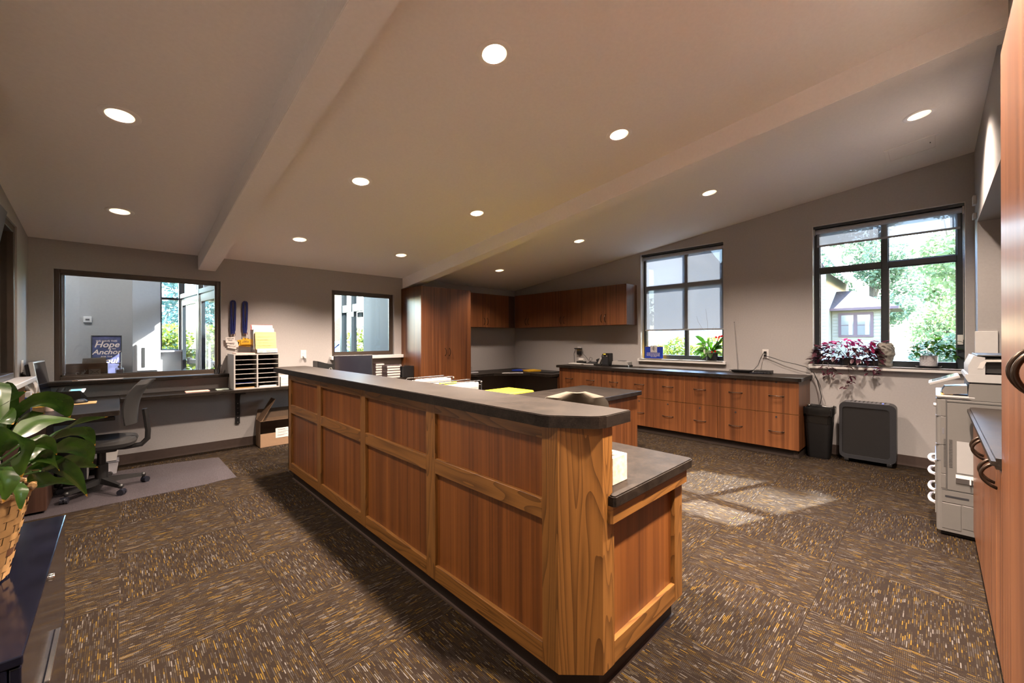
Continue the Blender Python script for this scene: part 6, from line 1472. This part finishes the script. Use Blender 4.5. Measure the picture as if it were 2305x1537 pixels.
LV = [([[-0.223, 1.687, 1.118], [-0.168, 1.69, 1.196], [-0.118, 1.725, 1.186], [-0.105, 1.768, 1.143]], 0.085),
([[-0.222, 1.673, 1.103], [-0.203, 1.696, 1.143], [-0.184, 1.734, 1.158], [-0.151, 1.743, 1.165]], 0.075),
([[-0.216, 1.806, 1.09], [-0.186, 1.916, 1.113], [-0.146, 1.988, 1.111], [-0.109, 2.05, 1.099]], 0.06),
([[-0.194, 1.715, 1.048], [-0.148, 1.782, 1.076], [-0.1, 1.875, 1.107], [-0.028, 1.916, 1.115]], 0.075),
([[-0.184, 1.734, 1.061], [-0.141, 1.803, 1.078], [-0.08, 1.855, 1.079], [-0.057, 1.888, 1.029]], 0.07),
([[-0.157, 1.651, 1.06], [-0.125, 1.704, 1.067], [-0.076, 1.768, 1.039], [-0.061, 1.809, 0.987]], 0.08),
([[-0.148, 1.602, 1.034], [-0.123, 1.674, 1.024], [-0.092, 1.728, 1.01], [-0.048, 1.783, 0.98]], 0.075),
([[-0.177, 1.559, 1.045], [-0.158, 1.583, 1.063], [-0.137, 1.605, 1.06], [-0.115, 1.611, 1.024]], 0.075),
([[-0.165, 1.548, 1.105], [-0.148, 1.56, 1.11], [-0.132, 1.586, 1.1], [-0.119, 1.601, 1.07]], 0.05),
([[-0.212, 1.525, 1.108], [-0.186, 1.499, 1.144], [-0.166, 1.493, 1.115], [-0.168, 1.509, 1.044]], 0.085),
([[-0.19, 1.641, 1.017], [-0.147, 1.67, 1.03], [-0.1, 1.708, 0.986], [-0.069, 1.733, 0.91]], 0.08),
([[-0.206, 1.588, 1.029], [-0.192, 1.575, 1.018], [-0.181, 1.563, 0.996], [-0.177, 1.56, 0.952]], 0.055),
([[-0.243, 1.624, 1.105], [-0.216, 1.625, 1.189], [-0.204, 1.641, 1.219], [-0.173, 1.625, 1.24]], 0.06),
([[-0.22, 1.601, 1.072], [-0.216, 1.597, 1.116], [-0.198, 1.649, 1.103], [-0.179, 1.701, 1.09]], 0.06),
([[-0.224, 1.535, 1.066], [-0.209, 1.521, 1.077], [-0.194, 1.507, 1.046], [-0.196, 1.508, 0.994]], 0.075),
([[-0.18, 1.772, 1.002], [-0.16, 1.821, 0.947], [-0.118, 1.85, 0.936], [-0.082, 1.885, 0.904]], 0.06),
([[-0.243, 1.624, 1.116], [-0.227, 1.608, 1.16], [-0.204, 1.586, 1.181], [-0.188, 1.571, 1.165]], 0.08),
([[-0.181, 1.703, 1.102], [-0.168, 1.69, 1.078], [-0.155, 1.678, 1.054], [-0.147, 1.67, 1.018]], 0.08)]
for k in range(12):      # the far side of the plant, partly out of the frame
    a = 1.1 + k * .38; r_ = .17 + .05 * math.sin(k * 2.3); h_ = .30 + .07 * math.sin(k * 1.3)
    q = [Vector((BC.x + math.cos(a) * r_ * t, BC.y + math.sin(a) * r_ * t, BC.z + .25 + h_ * g)) for t, g in ((.45, .45), (.8, .8), (1.1, .75), (1.3, .45))]
    if min(p.x for p in q) < X0 + .03: q = [Vector((max(p.x, X0 + .03), p.y, p.z)) for p in q]
    LV.append((q, .085))
for pts, W_ in LV:
    path_leaf(pts, W_ * 1.1, 'lily', pl, 'leaf', 12, .28, (0, 0, .5 if len(pts) % 1 == 0 and random.random() < .6 else -.4))
    a = Vector(pts[0]); b0 = BC + Vector(((a.x - BC.x) * .25, (a.y - BC.y) * .25, .21))
    MB().tube([b0, b0.lerp(a, .5) + Vector((0, 0, .03)), a], .0035, 6, r_end=.0022).build('leaf_stalk', 'stem', pl, True)

# ================================================================ entrance vestibule beyond the interior windows
def sbox(name, mat, *b):
    mb = MB(); mb.box(*b); return struct(name, mb, mat)
sbox('wall_vestibule_far', 'wallcool', -2.6, .155, 9.30, 9.42, -.1, 4.6)
sbox('wall_vestibule_pier', 'wallcool', .155, .500, 9.08, 9.42, -.1, 4.6)
sbox('wall_vestibule_sill', 'wallcool', .500, .80, 9.16, 9.42, -.1, 1.185)
sbox('wall_vestibule_side', 'wallcool', -2.7, -2.6, 6.35, 9.42, -.1, 4.6)
sbox('wall_vestibule_entry', 'wallbeige', 3.62, 3.78, 6.35, 8.15, -.1, 2.85)
sbox('wall_hall', 'wallbeige', 3.40, 3.50, 6.42, 7.34, -.1, 2.85)
sbox('ceiling_vestibule', 'ceil', -2.7, 3.7, 6.35, 9.5, 4.55, 4.65)
sbox('floor_vestibule', 'asphalt', -2.7, 4.4, 6.35, 9.5, -.12, -.01)
sbox('wall_vestibule_near', 'wallcool', X0 - 2.0, 6.3, 6.352, 6.40, 2.55, 4.6)
sbox('trim_4', 'whitepot', .49, .81, 9.10, 9.18, 1.17, 1.20)
# sidelight window looking out to the hedge
vw = bpy.data.objects.new('window_6', None); COL.objects.link(vw); vw.location = (.65, 9.28, 1.2); vw['kind'] = 'structure'
MB().box(.50, .53, 9.25, 9.31, 1.185, 4.5).build('jamb', 'winframe', vw); MB().box(.53, .82, 9.25, 9.31, 1.185, 1.215).build('bottom_rail', 'winframe', vw); MB().box(.53, .82, 9.25, 9.31, 2.075, 2.115).build('transom', 'winframe', vw)
MB().quad((.53, 9.28, 1.215), (.82, 9.28, 1.215), (.82, 9.28, 4.5), (.53, 9.28, 4.5)).build('pane', 'glass', vw)
# inner glazed doors, seen nearly edge-on
def gdoor(name, p, q, z1=2.08, label=None, light=True):
    p, q = Vector((p[0], p[1], 0)), Vector((q[0], q[1], 0)); d = (q - p).normalized(); n_ = Vector((-d.y, d.x, 0)); L = (q - p).length
    root = bpy.data.objects.new(name, None); COL.objects.link(root); root.location = (p + q) / 2; root['kind'] = 'structure'
    def bar(u0, u1, z0, z2, w_=.024, nm='stile', mat='winframe', off=0.0):
        a, b = p + d * u0 + n_ * off, p + d * u1 + n_ * off; mb = MB()
        mb.hexa([a - n_ * w_ + Vector((0, 0, z0)), b - n_ * w_ + Vector((0, 0, z0)), b + n_ * w_ + Vector((0, 0, z0)), a + n_ * w_ + Vector((0, 0, z0)),
                 a - n_ * w_ + Vector((0, 0, z2)), b - n_ * w_ + Vector((0, 0, z2)), b + n_ * w_ + Vector((0, 0, z2)), a + n_ * w_ + Vector((0, 0, z2))]); return mb.build(nm, mat, root)
    bar(0, .12, 0, z1); bar(L - .12, L, 0, z1); bar(.12, L - .12, 0, .20, nm='rail'); bar(.12, L - .12, z1 - .11, z1, nm='rail')
    a, b = p + d * .12, p + d * (L - .12); MB().quad(a + Vector((0, 0, .2)), b + Vector((0, 0, .2)), b + Vector((0, 0, z1 - .11)), a + Vector((0, 0, z1 - .11))).build('pane', 'glass', root)
    bar(-.002, .02, 0, z1, .030, 'edge_strip', 'silver')
    bar(.30, .60, z1 - .13, z1 - .04, .03, 'closer', 'silver', .055); bar(.10, L - .10, .98, 1.05, .018, 'push_bar', 'silver', .06); bar(.14, .24, .96, 1.07, .03, 'bar_end', 'black', .06)
    return root
gdoor('door_1', (.80, 9.18), (.915, 8.10)); gdoor('door_2', (.925, 7.98), (1.03, 6.90))
sf = bpy.data.objects.new('window_7', None); COL.objects.link(sf); sf.location = (.92, 8.1, 2.1); sf['kind'] = 'structure'
for (x, y, w_) in ((.785, 9.22, .035), (.92, 8.04, .03), (1.05, 6.84, .04)): MB().box(x - w_, x + w_, y - .045, y + .045, 0, 4.5).build('post', 'winframe', sf)
for z in (2.10, 2.85): 
    mb = MB(); mb.hexa([(.76, 9.2, z), (.82, 9.2, z), (1.08, 6.84, z), (1.02, 6.84, z), (.76, 9.2, z + .07), (.82, 9.2, z + .07), (1.08, 6.84, z + .07), (1.02, 6.84, z + .07)]); mb.build('transom', 'winframe', sf)
MB().quad((.79, 9.2, 2.17), (1.05, 6.84, 2.17), (1.05, 6.84, 4.5), (.79, 9.2, 4.5)).build('pane', 'glass', sf)
MB().box(1.0, 1.10, 6.42, 6.80, 0, 2.7).build('end_post', 'silver', sf)
# outer storefront
ow = bpy.data.objects.new('window_8', None); COL.objects.link(ow); ow.location = (3.7, 8.8, 0); ow['kind'] = 'structure'
for y in (8.17, 8.86, 9.40): MB().box(3.64, 3.76, y - .045, y + .045, 0, 4.5).build('post', 'winframe', ow)
for z0, z1 in ((0, .15), (1.98, 2.14), (2.9, 3.0), (4.4, 4.5)): MB().box(3.65, 3.75, 8.2, 9.40, z0, z1).build('rail', 'winframe', ow)
MB().box(3.65, 3.75, 6.40, 8.13, 2.86, 2.93).build('rail', 'winframe', ow); MB().box(3.58, 3.64, 8.55, 8.80, 1.86, 1.97).build('closer', 'black', ow)
MB().quad((3.70, 6.4, 2.93), (3.70, 9.4, 2.93), (3.70, 9.4, 4.4), (3.70, 6.4, 4.4)).build('pane', 'glass', ow)
MB().quad((3.70, 8.2, .15), (3.70, 9.4, .15), (3.70, 9.4, 2.9), (3.70, 8.2, 2.9)).build('pane', 'glass', ow)
# ceiling light added to brighten the vestibule wall, standing in for sun bounce
vl = thing('vestibule_fill_light', 'long ceiling light added to brighten the vestibule above the large interior window', 'ceiling light', (-.9, 7.9, 4.5))
MB().box(-1.6, -.2, 7.75, 8.05, 4.50, 4.55, .004).build('housing', 'whitepot', vl); MB().box(-1.55, -.25, 7.79, 8.01, 4.492, 4.50).build('diffuser', emis('vestibule_fill_glow', (1, .97, .92), 3.0), vl)
ld = bpy.data.lights.new('vestibule_fill_lamp', 'AREA'); ld.shape = 'RECTANGLE'; ld.size = 1.3; ld.size_y = .25; ld.energy = 40; ld.color = (1.0, .97, .93)
lo = bpy.data.objects.new('vestibule_fill_lamp', ld); COL.objects.link(lo); lo.location = (-.9, 7.9, 4.48)
# things in the vestibule
th = thing('thermostat', 'white thermostat on the grey wall behind the large interior window', 'thermostat', (-.36, 9.30, 1.69))
MB().box(-.41, -.315, 9.275, 9.30, 1.655, 1.75, .006).build('cover', 'white', th); MB().box(-.385, -.34, 9.27, 9.276, 1.69, 1.715).build('display', 'grey', th)
tbx = thing('console_table', 'plain console under the framed verse in the vestibule', 'table', (-.14, 9.05, 0))
MB().box(-.45, .12, 8.86, 9.22, .74, .78, .004).build('tabletop', 'walnut', tbx)
for x in (-.43, .10):
    for y in (8.88, 9.20): MB().box(x - .018, x + .018, y - .018, y + .018, 0, .74).build('leg', 'walnut', tbx)
hs_ = thing('framed_verse', 'weathered navy sign lettered Hope Anchor Soul leaning on the grey vestibule wall', 'sign', (-.145, 9.02, .7805))
LR = Matrix.Rotation(math.radians(-6), 3, 'X')
mb = MB(); mb.box(-.160, .160, -.006, .010, 0, .66, rot=LR, at=(0, 0, 0)); mb.build('board', 'signblue', hs_, local=True)
for bx in ((-.172, -.160, 0, .66), (.160, .172, 0, .66), (-.172, .172, .66, .672), (-.172, .172, -.0, .012)):
    mb = MB(); mb.box(bx[0], bx[1], -.014, .014, bx[2], bx[3], rot=LR, at=(0, 0, 0)); mb.build('frame_edge', 'ink', hs_, local=True)
for s_, z, sz_, sh in (('WE HAVE THIS', .570, .036, 0), ('Hope', .485, .125, .28), ('AS AN', .450, .030, 0), ('Anchor', .375, .105, .28), ('FOR THE', .325, .032, 0), ('Soul', .235, .115, .28)):
    dx = .06 if s_ == 'AS AN' else .02 if s_ == 'Soul' else 0
    t = text('lettering', s_, sz_, 'signtext', hs_, (-.145 + dx, 9.02, .7805 + z), (PI / 2 + math.radians(-6), 0, 0), .001, sh, off=.002 if sh else .0005)
    t.location.y = -.0095 + z * math.sin(math.radians(6)) * 1.0
ct = thing('wall_cabinet_white', 'white shallow wall cabinet with a dark narrow window on the vestibule pier', 'cabinet', (.33, 9.05, .86))
MB().box(.195, .470, 9.00, 9.08, .86, 1.31, .006).build('case', 'white', ct); MB().box(.205, .460, 8.992, 9.001, .875, 1.295, .003).build('door', 'whitepot', ct); MB().box(.265, .300, 8.988, 8.993, .93, 1.25).build('slot_window', 'ink', ct)
mb = MB(); mb.lathe([(.0005, 0), (.030, 0), (.035, .2), (.0005, .2)], (3.30, 7.7, .9), 16); tag(mb.build('red_vase', 'red', None, True), 'dark red vase behind the small interior window', 'vase')
mb = MB(); mb.cyl((3.30, 7.7, 0), .12, .90, 20); tag(mb.build('plant_stand', 'walnut', None, True), 'round stand under the red vase in the vestibule', 'stand')

# ================================================================ outdoors
mb = MB(); mb.box(6.29, 90, -60, 60, -.9, -.60); g_ = struct('ground', mb, 'asphalt')
mb = MB(); mb.box(-40, 90, 9.45, 60, -.3, -.15); struct('ground_north', mb, 'lawn')
mb = MB(); mb.box(6.30, 9.0, -20, 9.4, -.60, -.45); struct('ground_bed', mb, 'lawn')
mb = MB(); mb.box(14.5, 60, -30, 9.4, -.60, -.55); struct('ground_lawn', mb, 'lawn')
def leaf_cloud(name, mat, blobs, n_, size, parent, rnd, shell=.55):
    """many small leaves scattered through ellipsoid blobs"""
    verts, faces = [], []
    tot = sum(b[3] * b[4] * b[5] for b in blobs)
    for (cx, cyy, cz, rx, ry, rz_) in blobs:
        k = int(n_ * rx * ry * rz_ / tot)
        for _ in range(k):
            u = rnd.uniform(-1, 1); a = rnd.uniform(0, 2 * PI); s = math.sqrt(1 - u * u); r_ = (shell + (1 - shell) * rnd.random()) if rnd.random() < .7 else rnd.random()
            p = Vector((cx + rx * r_ * s * math.cos(a), cyy + ry * r_ * s * math.sin(a), cz + rz_ * r_ * u))
            d = Vector((rnd.gauss(0, 1), rnd.gauss(0, 1), rnd.gauss(0, .7))).normalized(); e = d.cross(Vector((rnd.gauss(0, 1), rnd.gauss(0, 1), rnd.gauss(0, 1)))).normalized()
            L_ = size * rnd.uniform(.6, 1.3); W_ = L_ * .55; i = len(verts)
            verts += [p - d * L_ * .5, p + e * W_ * .5, p + d * L_ * .5, p - e * W_ * .5]; faces.append((i, i + 1, i + 2, i + 3))
    o_ = wloc(parent); me = bpy.data.meshes.new(name); me.from_pydata([v - o_ for v in verts], [], faces); me.materials.append(M[mat])
    o = bpy.data.objects.new(name, me); COL.objects.link(o); o.parent = parent; o['kind'] = 'stuff'; return o
def tree(label, x, y, z0, blobs, n_, size, mat, rnd, trunk_r=.18, group='trees seen through the outside windows'):
    t = thing('tree', label, 'tree', (x, y, z0), group=group)
    top = max(b[2] for b in blobs)
    mb = MB(); mb.tube([(x, y, z0), (x + .1, y + .05, z0 + (top - z0) * .4), (x, y + .1, top)], trunk_r, 10, r_end=trunk_r * .35); mb.build('trunk', 'bark', t, True)
    for b in blobs[:7]:
        mb = MB(); zz_ = z0 + (b[2] - z0) * .55; mb.tube([(x + .05, y + .05, zz_), ((x + b[0]) / 2, (y + b[1]) / 2, (zz_ + b[2]) / 2 + .2), (b[0], b[1], b[2])], trunk_r * .4, 7, r_end=.02); mb.build('branch', 'bark', t, True)
    leaf_cloud('foliage', mat, blobs, n_, size, t, rnd); return t
r2 = random.Random(11)
def blobs_in(x0, x1, y0, y1, z0, z1, k, s0, s1, rr):
    return [(rr.uniform(x0, x1), rr.uniform(y0, y1), rr.uniform(z0, z1), rr.uniform(s0, s1), rr.uniform(s0, s1), rr.uniform(s0, s1) * .7) for _ in range(k)]
tree('tall light green tree filling the right pane of the right window', 19.0, -1.8, -.6, blobs_in(17, 21, -3.6, -.2, 2.2, 8.5, 22, .7, 1.3, r2), 15000, .20, 'leafa', r2)
tree('dark branched tree behind the cream house in the left pane of the right window', 41.0, 3.2, -.6, blobs_in(38.5, 42.5, .3, 6.4, 3.0, 10.5, 22, 1.1, 2.0, r2), 13000, .30, 'leafb', r2, .3)
tree('pale green tree beyond the parked car in the lower right pane', 52.0, -1.2, -.6, blobs_in(49, 54, -5, 1.6, 1.0, 13.0, 20, 1.2, 2.2, r2), 11000, .34, 'leafa', r2, .3)
tree('overhanging tree high above the right window that dapples the sun on the carpet', 13.0, -4.2, -.6, blobs_in(12.6, 13.8, -4.2, -1.6, 4.4, 6.4, 8, .45, .7, r2) + [(13.0 + .1 * (k % 3), -3.2 + .28 * k, 6.86 + .06 * (k % 2), .34, .30, .36) for k in range(7)], 9500, .16, 'leafa', r2, .16)
tree('tree behind the white sided house seen under the drawn shade', 27.0, 18.5, -.6, blobs_in(24, 30, 15.5, 22, 1.5, 9.0, 18, 1.4, 2.4, r2), 9000, .36, 'leafa', r2, .3)
def bush(name, label, cat, blobs, n_, size, mat, z0, group=None):
    b0 = blobs[0]; t = thing(name, label, cat, (b0[0], b0[1], z0), group=group)
    for b in blobs[:4]: MB().tube([(b0[0], b0[1], z0), ((b0[0] + b[0]) / 2, (b0[1] + b[1]) / 2, (z0 + b[2]) / 2), (b[0], b[1], b[2])], .03, 6, r_end=.012).build('stem', 'bark', t, True)
    leaf_cloud('foliage', mat, blobs, n_, size, t, r2, .8); return t
bush('hedge', 'clipped yellow green hedge outside the vestibule window', 'hedge', [(x, 12.2, z, .55, .5, .42) for x in (.2, .8, 1.4, 2.0) for z in (.2, .75, 1.35)], 11000, .10, 'hedge', -.15)
bush('shrub', 'leafy shrub with orange flowers outside the window with the drawn shade', 'shrub', [(13.5 + .3 * k, 6.6 - .5 * k, .7 + .25 * (k % 2), .45, .45, .5) for k in range(5)], 3600, .12, 'hedge', -.6)
bush('shrub', 'green shrub low outside the right window near the parked car', 'shrub', [(16.5, .1 - .5 * k, .7 + .2 * (k % 3), .5, .45, .6) for k in range(4)], 3500, .12, 'leafb', -.6)
sp_ = thing('spruce_tree', 'blue green spruce tree behind the hedge', 'tree', (2.0, 17.5, -.15))
MB().tube([(2.0, 17.5, -.15), (2.0, 17.5, 8.5)], .14, 10, r_end=.03).build('trunk', 'bark', sp_, True)
leaf_cloud('foliage', 'spruce', [(2.0, 17.5, .8 + k * .62, 1.7 - k * .125, 1.7 - k * .125, .42) for k in range(13)], 11000, .16, sp_, r2, .6)
# cream house
ho = thing('cream_house', 'cream sided house with red-brown roofs and mauve windows outside the right window', 'house', (27, 4.5, -.6))
def siding(x, y0, y1, z0, z1, mat, parent, step=.16, th_=.035):
    k = 0; z = z0
    mb = MB()
    while z < z1 - .01:
        zt = min(z + step, z1); mb.hexa([(x - th_, y0, z), (x + .02, y0, z), (x + .02, y1, z), (x - th_, y1, z), (x - .008, y0, zt), (x + .02, y0, zt), (x + .02, y1, zt), (x - .008, y1, zt)]); z += step
    o = mb.build('clapboard', mat, parent); o['kind'] = 'stuff'; return o
MB().box(26.03, 31, 1.75, 3.6, -.6, 2.85).build('wing_wall', 'cream', ho); siding(26.03, 1.75, 3.6, -.6, 2.85, 'cream', ho)
mb = MB(); mb.hexa([(25.5, 1.15, 2.83), (31.5, 1.15, 2.83), (31.5, 3.9, 2.83), (25.5, 3.9, 2.83), (27.6, 2.9, 3.85), (31.5, 2.9, 3.85), (31.5, 3.9, 3.85), (27.6, 3.9, 3.85)]); rf = mb.build('wing_roof', 'shingle', ho)
MB().box(25.45, 25.55, 1.10, 3.9, 2.72, 2.84).build('gutter', 'mauve', ho); MB().tube([(25.55, 1.3, 2.75), (26.0, 1.7, 2.5), (26.0, 1.72, -.4)], .05, 8).build('downspout', 'mauve', ho, True)
wn = MB().box(25.93, 26.05, 2.02, 3.33, 1.42, 2.62).build('window_surround', 'mauve', ho)
for a, b in ((2.13, 2.60), (2.75, 3.22)):
    for c, d in ((1.52, 1.98), (2.02, 2.50)): MB().box(25.915, 25.93, a, b, c, d).build('pane', 'carglass', wn)
    MB().box(25.90, 25.915, a + .04, a + .18, 1.54, 2.48).build('curtain', 'paper', wn)
MB().box(24.6, 32, 3.62, 12, -.6, 4.6).build('main_wall', 'cream', ho); siding(24.6, 3.62, 12, -.6, 4.6, 'cream', ho)
mb = MB(); mb.hexa([(24.55, 3.58, 4.6), (24.6, 3.58, 4.6), (24.6, 9.0, 4.6), (24.55, 9.0, 4.6), (24.55, 5.6, 9.0), (24.6, 5.6, 9.0), (24.6, 6.4, 9.0), (24.55, 6.4, 9.0)]); mb.build('gable', 'shingle', ho)
mb = MB(); mb.hexa([(23.9, 2.85, 4.15), (32, 2.85, 4.15), (32, 2.95, 4.32), (23.9, 2.95, 4.32), (23.9, 5.95, 9.6), (32, 5.95, 9.6), (32, 6.1, 9.75), (23.9, 6.1, 9.75)]); mb.build('main_roof', 'shingle', ho)
mb = MB(); mb.hexa([(23.85, 2.80, 4.05), (23.95, 2.80, 4.05), (23.95, 2.98, 4.32), (23.85, 2.98, 4.32), (23.85, 5.9, 9.5), (23.95, 5.9, 9.5), (23.95, 6.1, 9.75), (23.85, 6.1, 9.75)]); mb.build('barge_board', 'mauve', ho)
for z in (1.1, 3.6):
    w3_ = MB().box(24.50, 24.60, 3.95, 4.75, z, z + 1.4).build('window_surround', 'mauve', ho); MB().box(24.48, 24.50, 4.03, 4.67, z + .08, z + .66).build('pane', 'carglass', w3_); MB().box(24.48, 24.50, 4.03, 4.67, z + .72, z + 1.32).build('pane', 'carglass', w3_)
# white sided house seen under the drawn shade
h2 = thing('white_sided_house', 'white clapboard house corner outside the window with the drawn shade', 'house', (19, 7.6, -.6))
MB().box(17.03, 21, 7.2, 8.6, -.6, 4.5).build('wall', 'whiteside', h2); siding(17.03, 7.2, 8.6, -.15, 4.5, 'whiteside', h2, .14); MB().box(16.98, 17.02, 7.2, 8.6, -.6, -.15).build('foundation', 'brick', h2)
mb = MB(); mb.hexa([(16.6, 6.9, 4.5), (21.4, 6.9, 4.5), (21.4, 8.9, 4.5), (16.6, 8.9, 4.5), (16.6, 7.8, 5.8), (21.4, 7.8, 5.8), (21.4, 8.0, 5.8), (16.6, 8.0, 5.8)]); mb.build('roof', 'shingle', h2)
# picket fence
pf = thing('picket_fence', 'low white picket fence between the houses', 'fence', (18, 9.6, -.6))
for k in range(16): MB().box(18.0, 18.03, 8.8 + k * .16, 8.88 + k * .16, -.6, .75).build('picket', 'whiteside', pf)
MB().box(18.03, 18.06, 8.8, 11.3, .35, .42).build('rail', 'whiteside', pf)
# brick house across the street, seen through the small interior window
h3 = thing('brick_house', 'tan brick house with a porch across the street beyond the glass entrance', 'house', (16, 30, -.3))
def rowpath(x): return x
MB().box(10.5, 22, 29.0, 36, -.3, 6.0).build('wall', 'brick', h3)
mb = MB()
mb.hexa([(9.8, 28.2, 5.9), (23, 28.2, 5.9), (23, 37, 5.9), (9.8, 37, 5.9), (11.5, 32.2, 8.4), (23, 32.2, 8.4), (23, 32.8, 8.4), (11.5, 32.8, 8.4)]); mb.build('roof', 'shingle', h3)
MB().box(13.0, 15.2, 27.2, 29.0, 3.0, 3.2).build('porch_slab', 'whiteside', h3)
mb = MB(); mb.hexa([(12.3, 26.7, 3.2), (16.0, 26.7, 3.2), (16.0, 29.0, 3.2), (12.3, 29.0, 3.2), (12.8, 28.9, 4.6), (16.0, 28.9, 4.6), (16.0, 29.0, 4.6), (12.8, 29.0, 4.6)]); mb.build('porch_roof', 'shingle', h3)
for x in (12.7, 14.6):
    MB().cyl((x, 27.1, .9), .16, 2.1, 14).build('porch_column', 'whiteside', h3, True); MB().box(x - .3, x + .3, 26.8, 27.4, -.3, .9).build('column_pier', 'brick', h3)
MB().box(12.9, 14.2, 28.95, 29.0, 4.4, 5.6).build('upper_window', 'whiteside', h3); MB().box(13.3, 14.3, 28.93, 28.99, .3, 2.4).build('door', 'carglass', h3)
# cars
def car(label, loc, rz, paint):
    c = thing('parked_car', label, 'car', loc, rz)
    prof = [(-2.2, .30), (-2.25, .55), (-2.15, .82), (-1.75, .92), (-1.25, 1.36), (-.9, 1.46), (.45, 1.46), (.75, 1.38), (1.35, .95), (2.05, .82), (2.22, .60), (2.22, .30)]
    mb = MB(); mb.prism(prof, -.86, .86, 'y'); bmesh.ops.bevel(mb.bm, geom=[e for e in mb.bm.edges], offset=.05, segments=2, affect='EDGES'); mb.build('body', paint, c, True, local=True)
    for s in (-1, 1):
        mb = MB(); mb.prism([(-1.60, .95), (-1.18, 1.30), (-.25, 1.38), (-.25, .95)], s * .862, s * .868, 'y'); mb.build('side_window', 'carglass', c, local=True)
        mb = MB(); mb.prism([(-.18, .95), (-.18, 1.38), (.45, 1.37), (.70, 1.30), (1.15, .95)], s * .862, s * .868, 'y'); mb.build('side_window', 'carglass', c, local=True)
    mb = MB(); mb.hexa([(.80, -.72, 1.36), (.78, -.72, 1.385), (.78, .72, 1.385), (.80, .72, 1.36), (1.36, -.76, .97), (1.38, -.76, .99), (1.38, .76, .99), (1.36, .76, .97)]); mb.build('windscreen', 'carglass', c, local=True)
    mb = MB(); mb.hexa([(-1.70, -.74, .96), (-1.73, -.74, .98), (-1.73, .74, .98), (-1.70, .74, .96), (-1.24, -.70, 1.36), (-1.27, -.70, 1.38), (-1.27, .70, 1.38), (-1.24, .70, 1.36)]); mb.build('rear_window', 'carglass', c, local=True)
    for x in (-1.42, 1.42):
        for s in (-1, 1):
            w_ = MB(); w_.lathe([(.0005, .0), (.20, .0), (.22, .02), (.33, .02), (.33, .2), (.0005, .2)], (x, s * .88 - .1 if s > 0 else -.88 - .1, .33), 20, 'y'); w_.build('wheel', 'black', c, True, local=True)
    for s in (-.6, .6): MB().box(2.20, 2.27, s - .16, s + .16, .60, .72, .02).build('headlamp', 'silver', c, local=True); MB().box(-2.28, -2.20, s - .16, s + .16, .66, .80, .02).build('tail_lamp', 'red', c, local=True)
    return c
car('white car parked just outside the right window behind the plants', (9.9, .2, -.60), math.radians(93), 'carwhite')
car('white car parked low outside the window with the drawn shade', (10.6, 5.4, -.75), math.radians(95), 'carwhite')
car('blue car parked outside beyond the glass entrance', (8.3, 20.5, -.15), math.radians(20), 'carblue')
bush('shrub', 'yellow green shrub at the foot of the porch across the street', 'shrub', [(11.2 + .5 * k, 26.2, .3, .5, .4, .4) for k in range(4)], 1500, .14, 'hedge', -.15)
# screen shade outside of the left window room so the blind is not lit by open sky
sbox('wall_next_room', 'wallbeige', -2.7, -2.6, 3.0, 6.34, -.1, 2.7)
sbox('ceiling_next_room', 'wallbeige', -2.7, -.78, 3.0, 6.34, 2.62, 2.7)
sbox('floor_next_room', 'asphalt', -2.7, -.78, 3.0, 6.34, -.1, -.01)
sbox('wall_next_room_end', 'wallbeige', -2.7, -.78, 2.9, 3.0, -.1, 2.7)
sbox('wall_next_room_far', 'wallbeige', -2.7, -.78, 6.34, 6.42, -.1, 2.7)
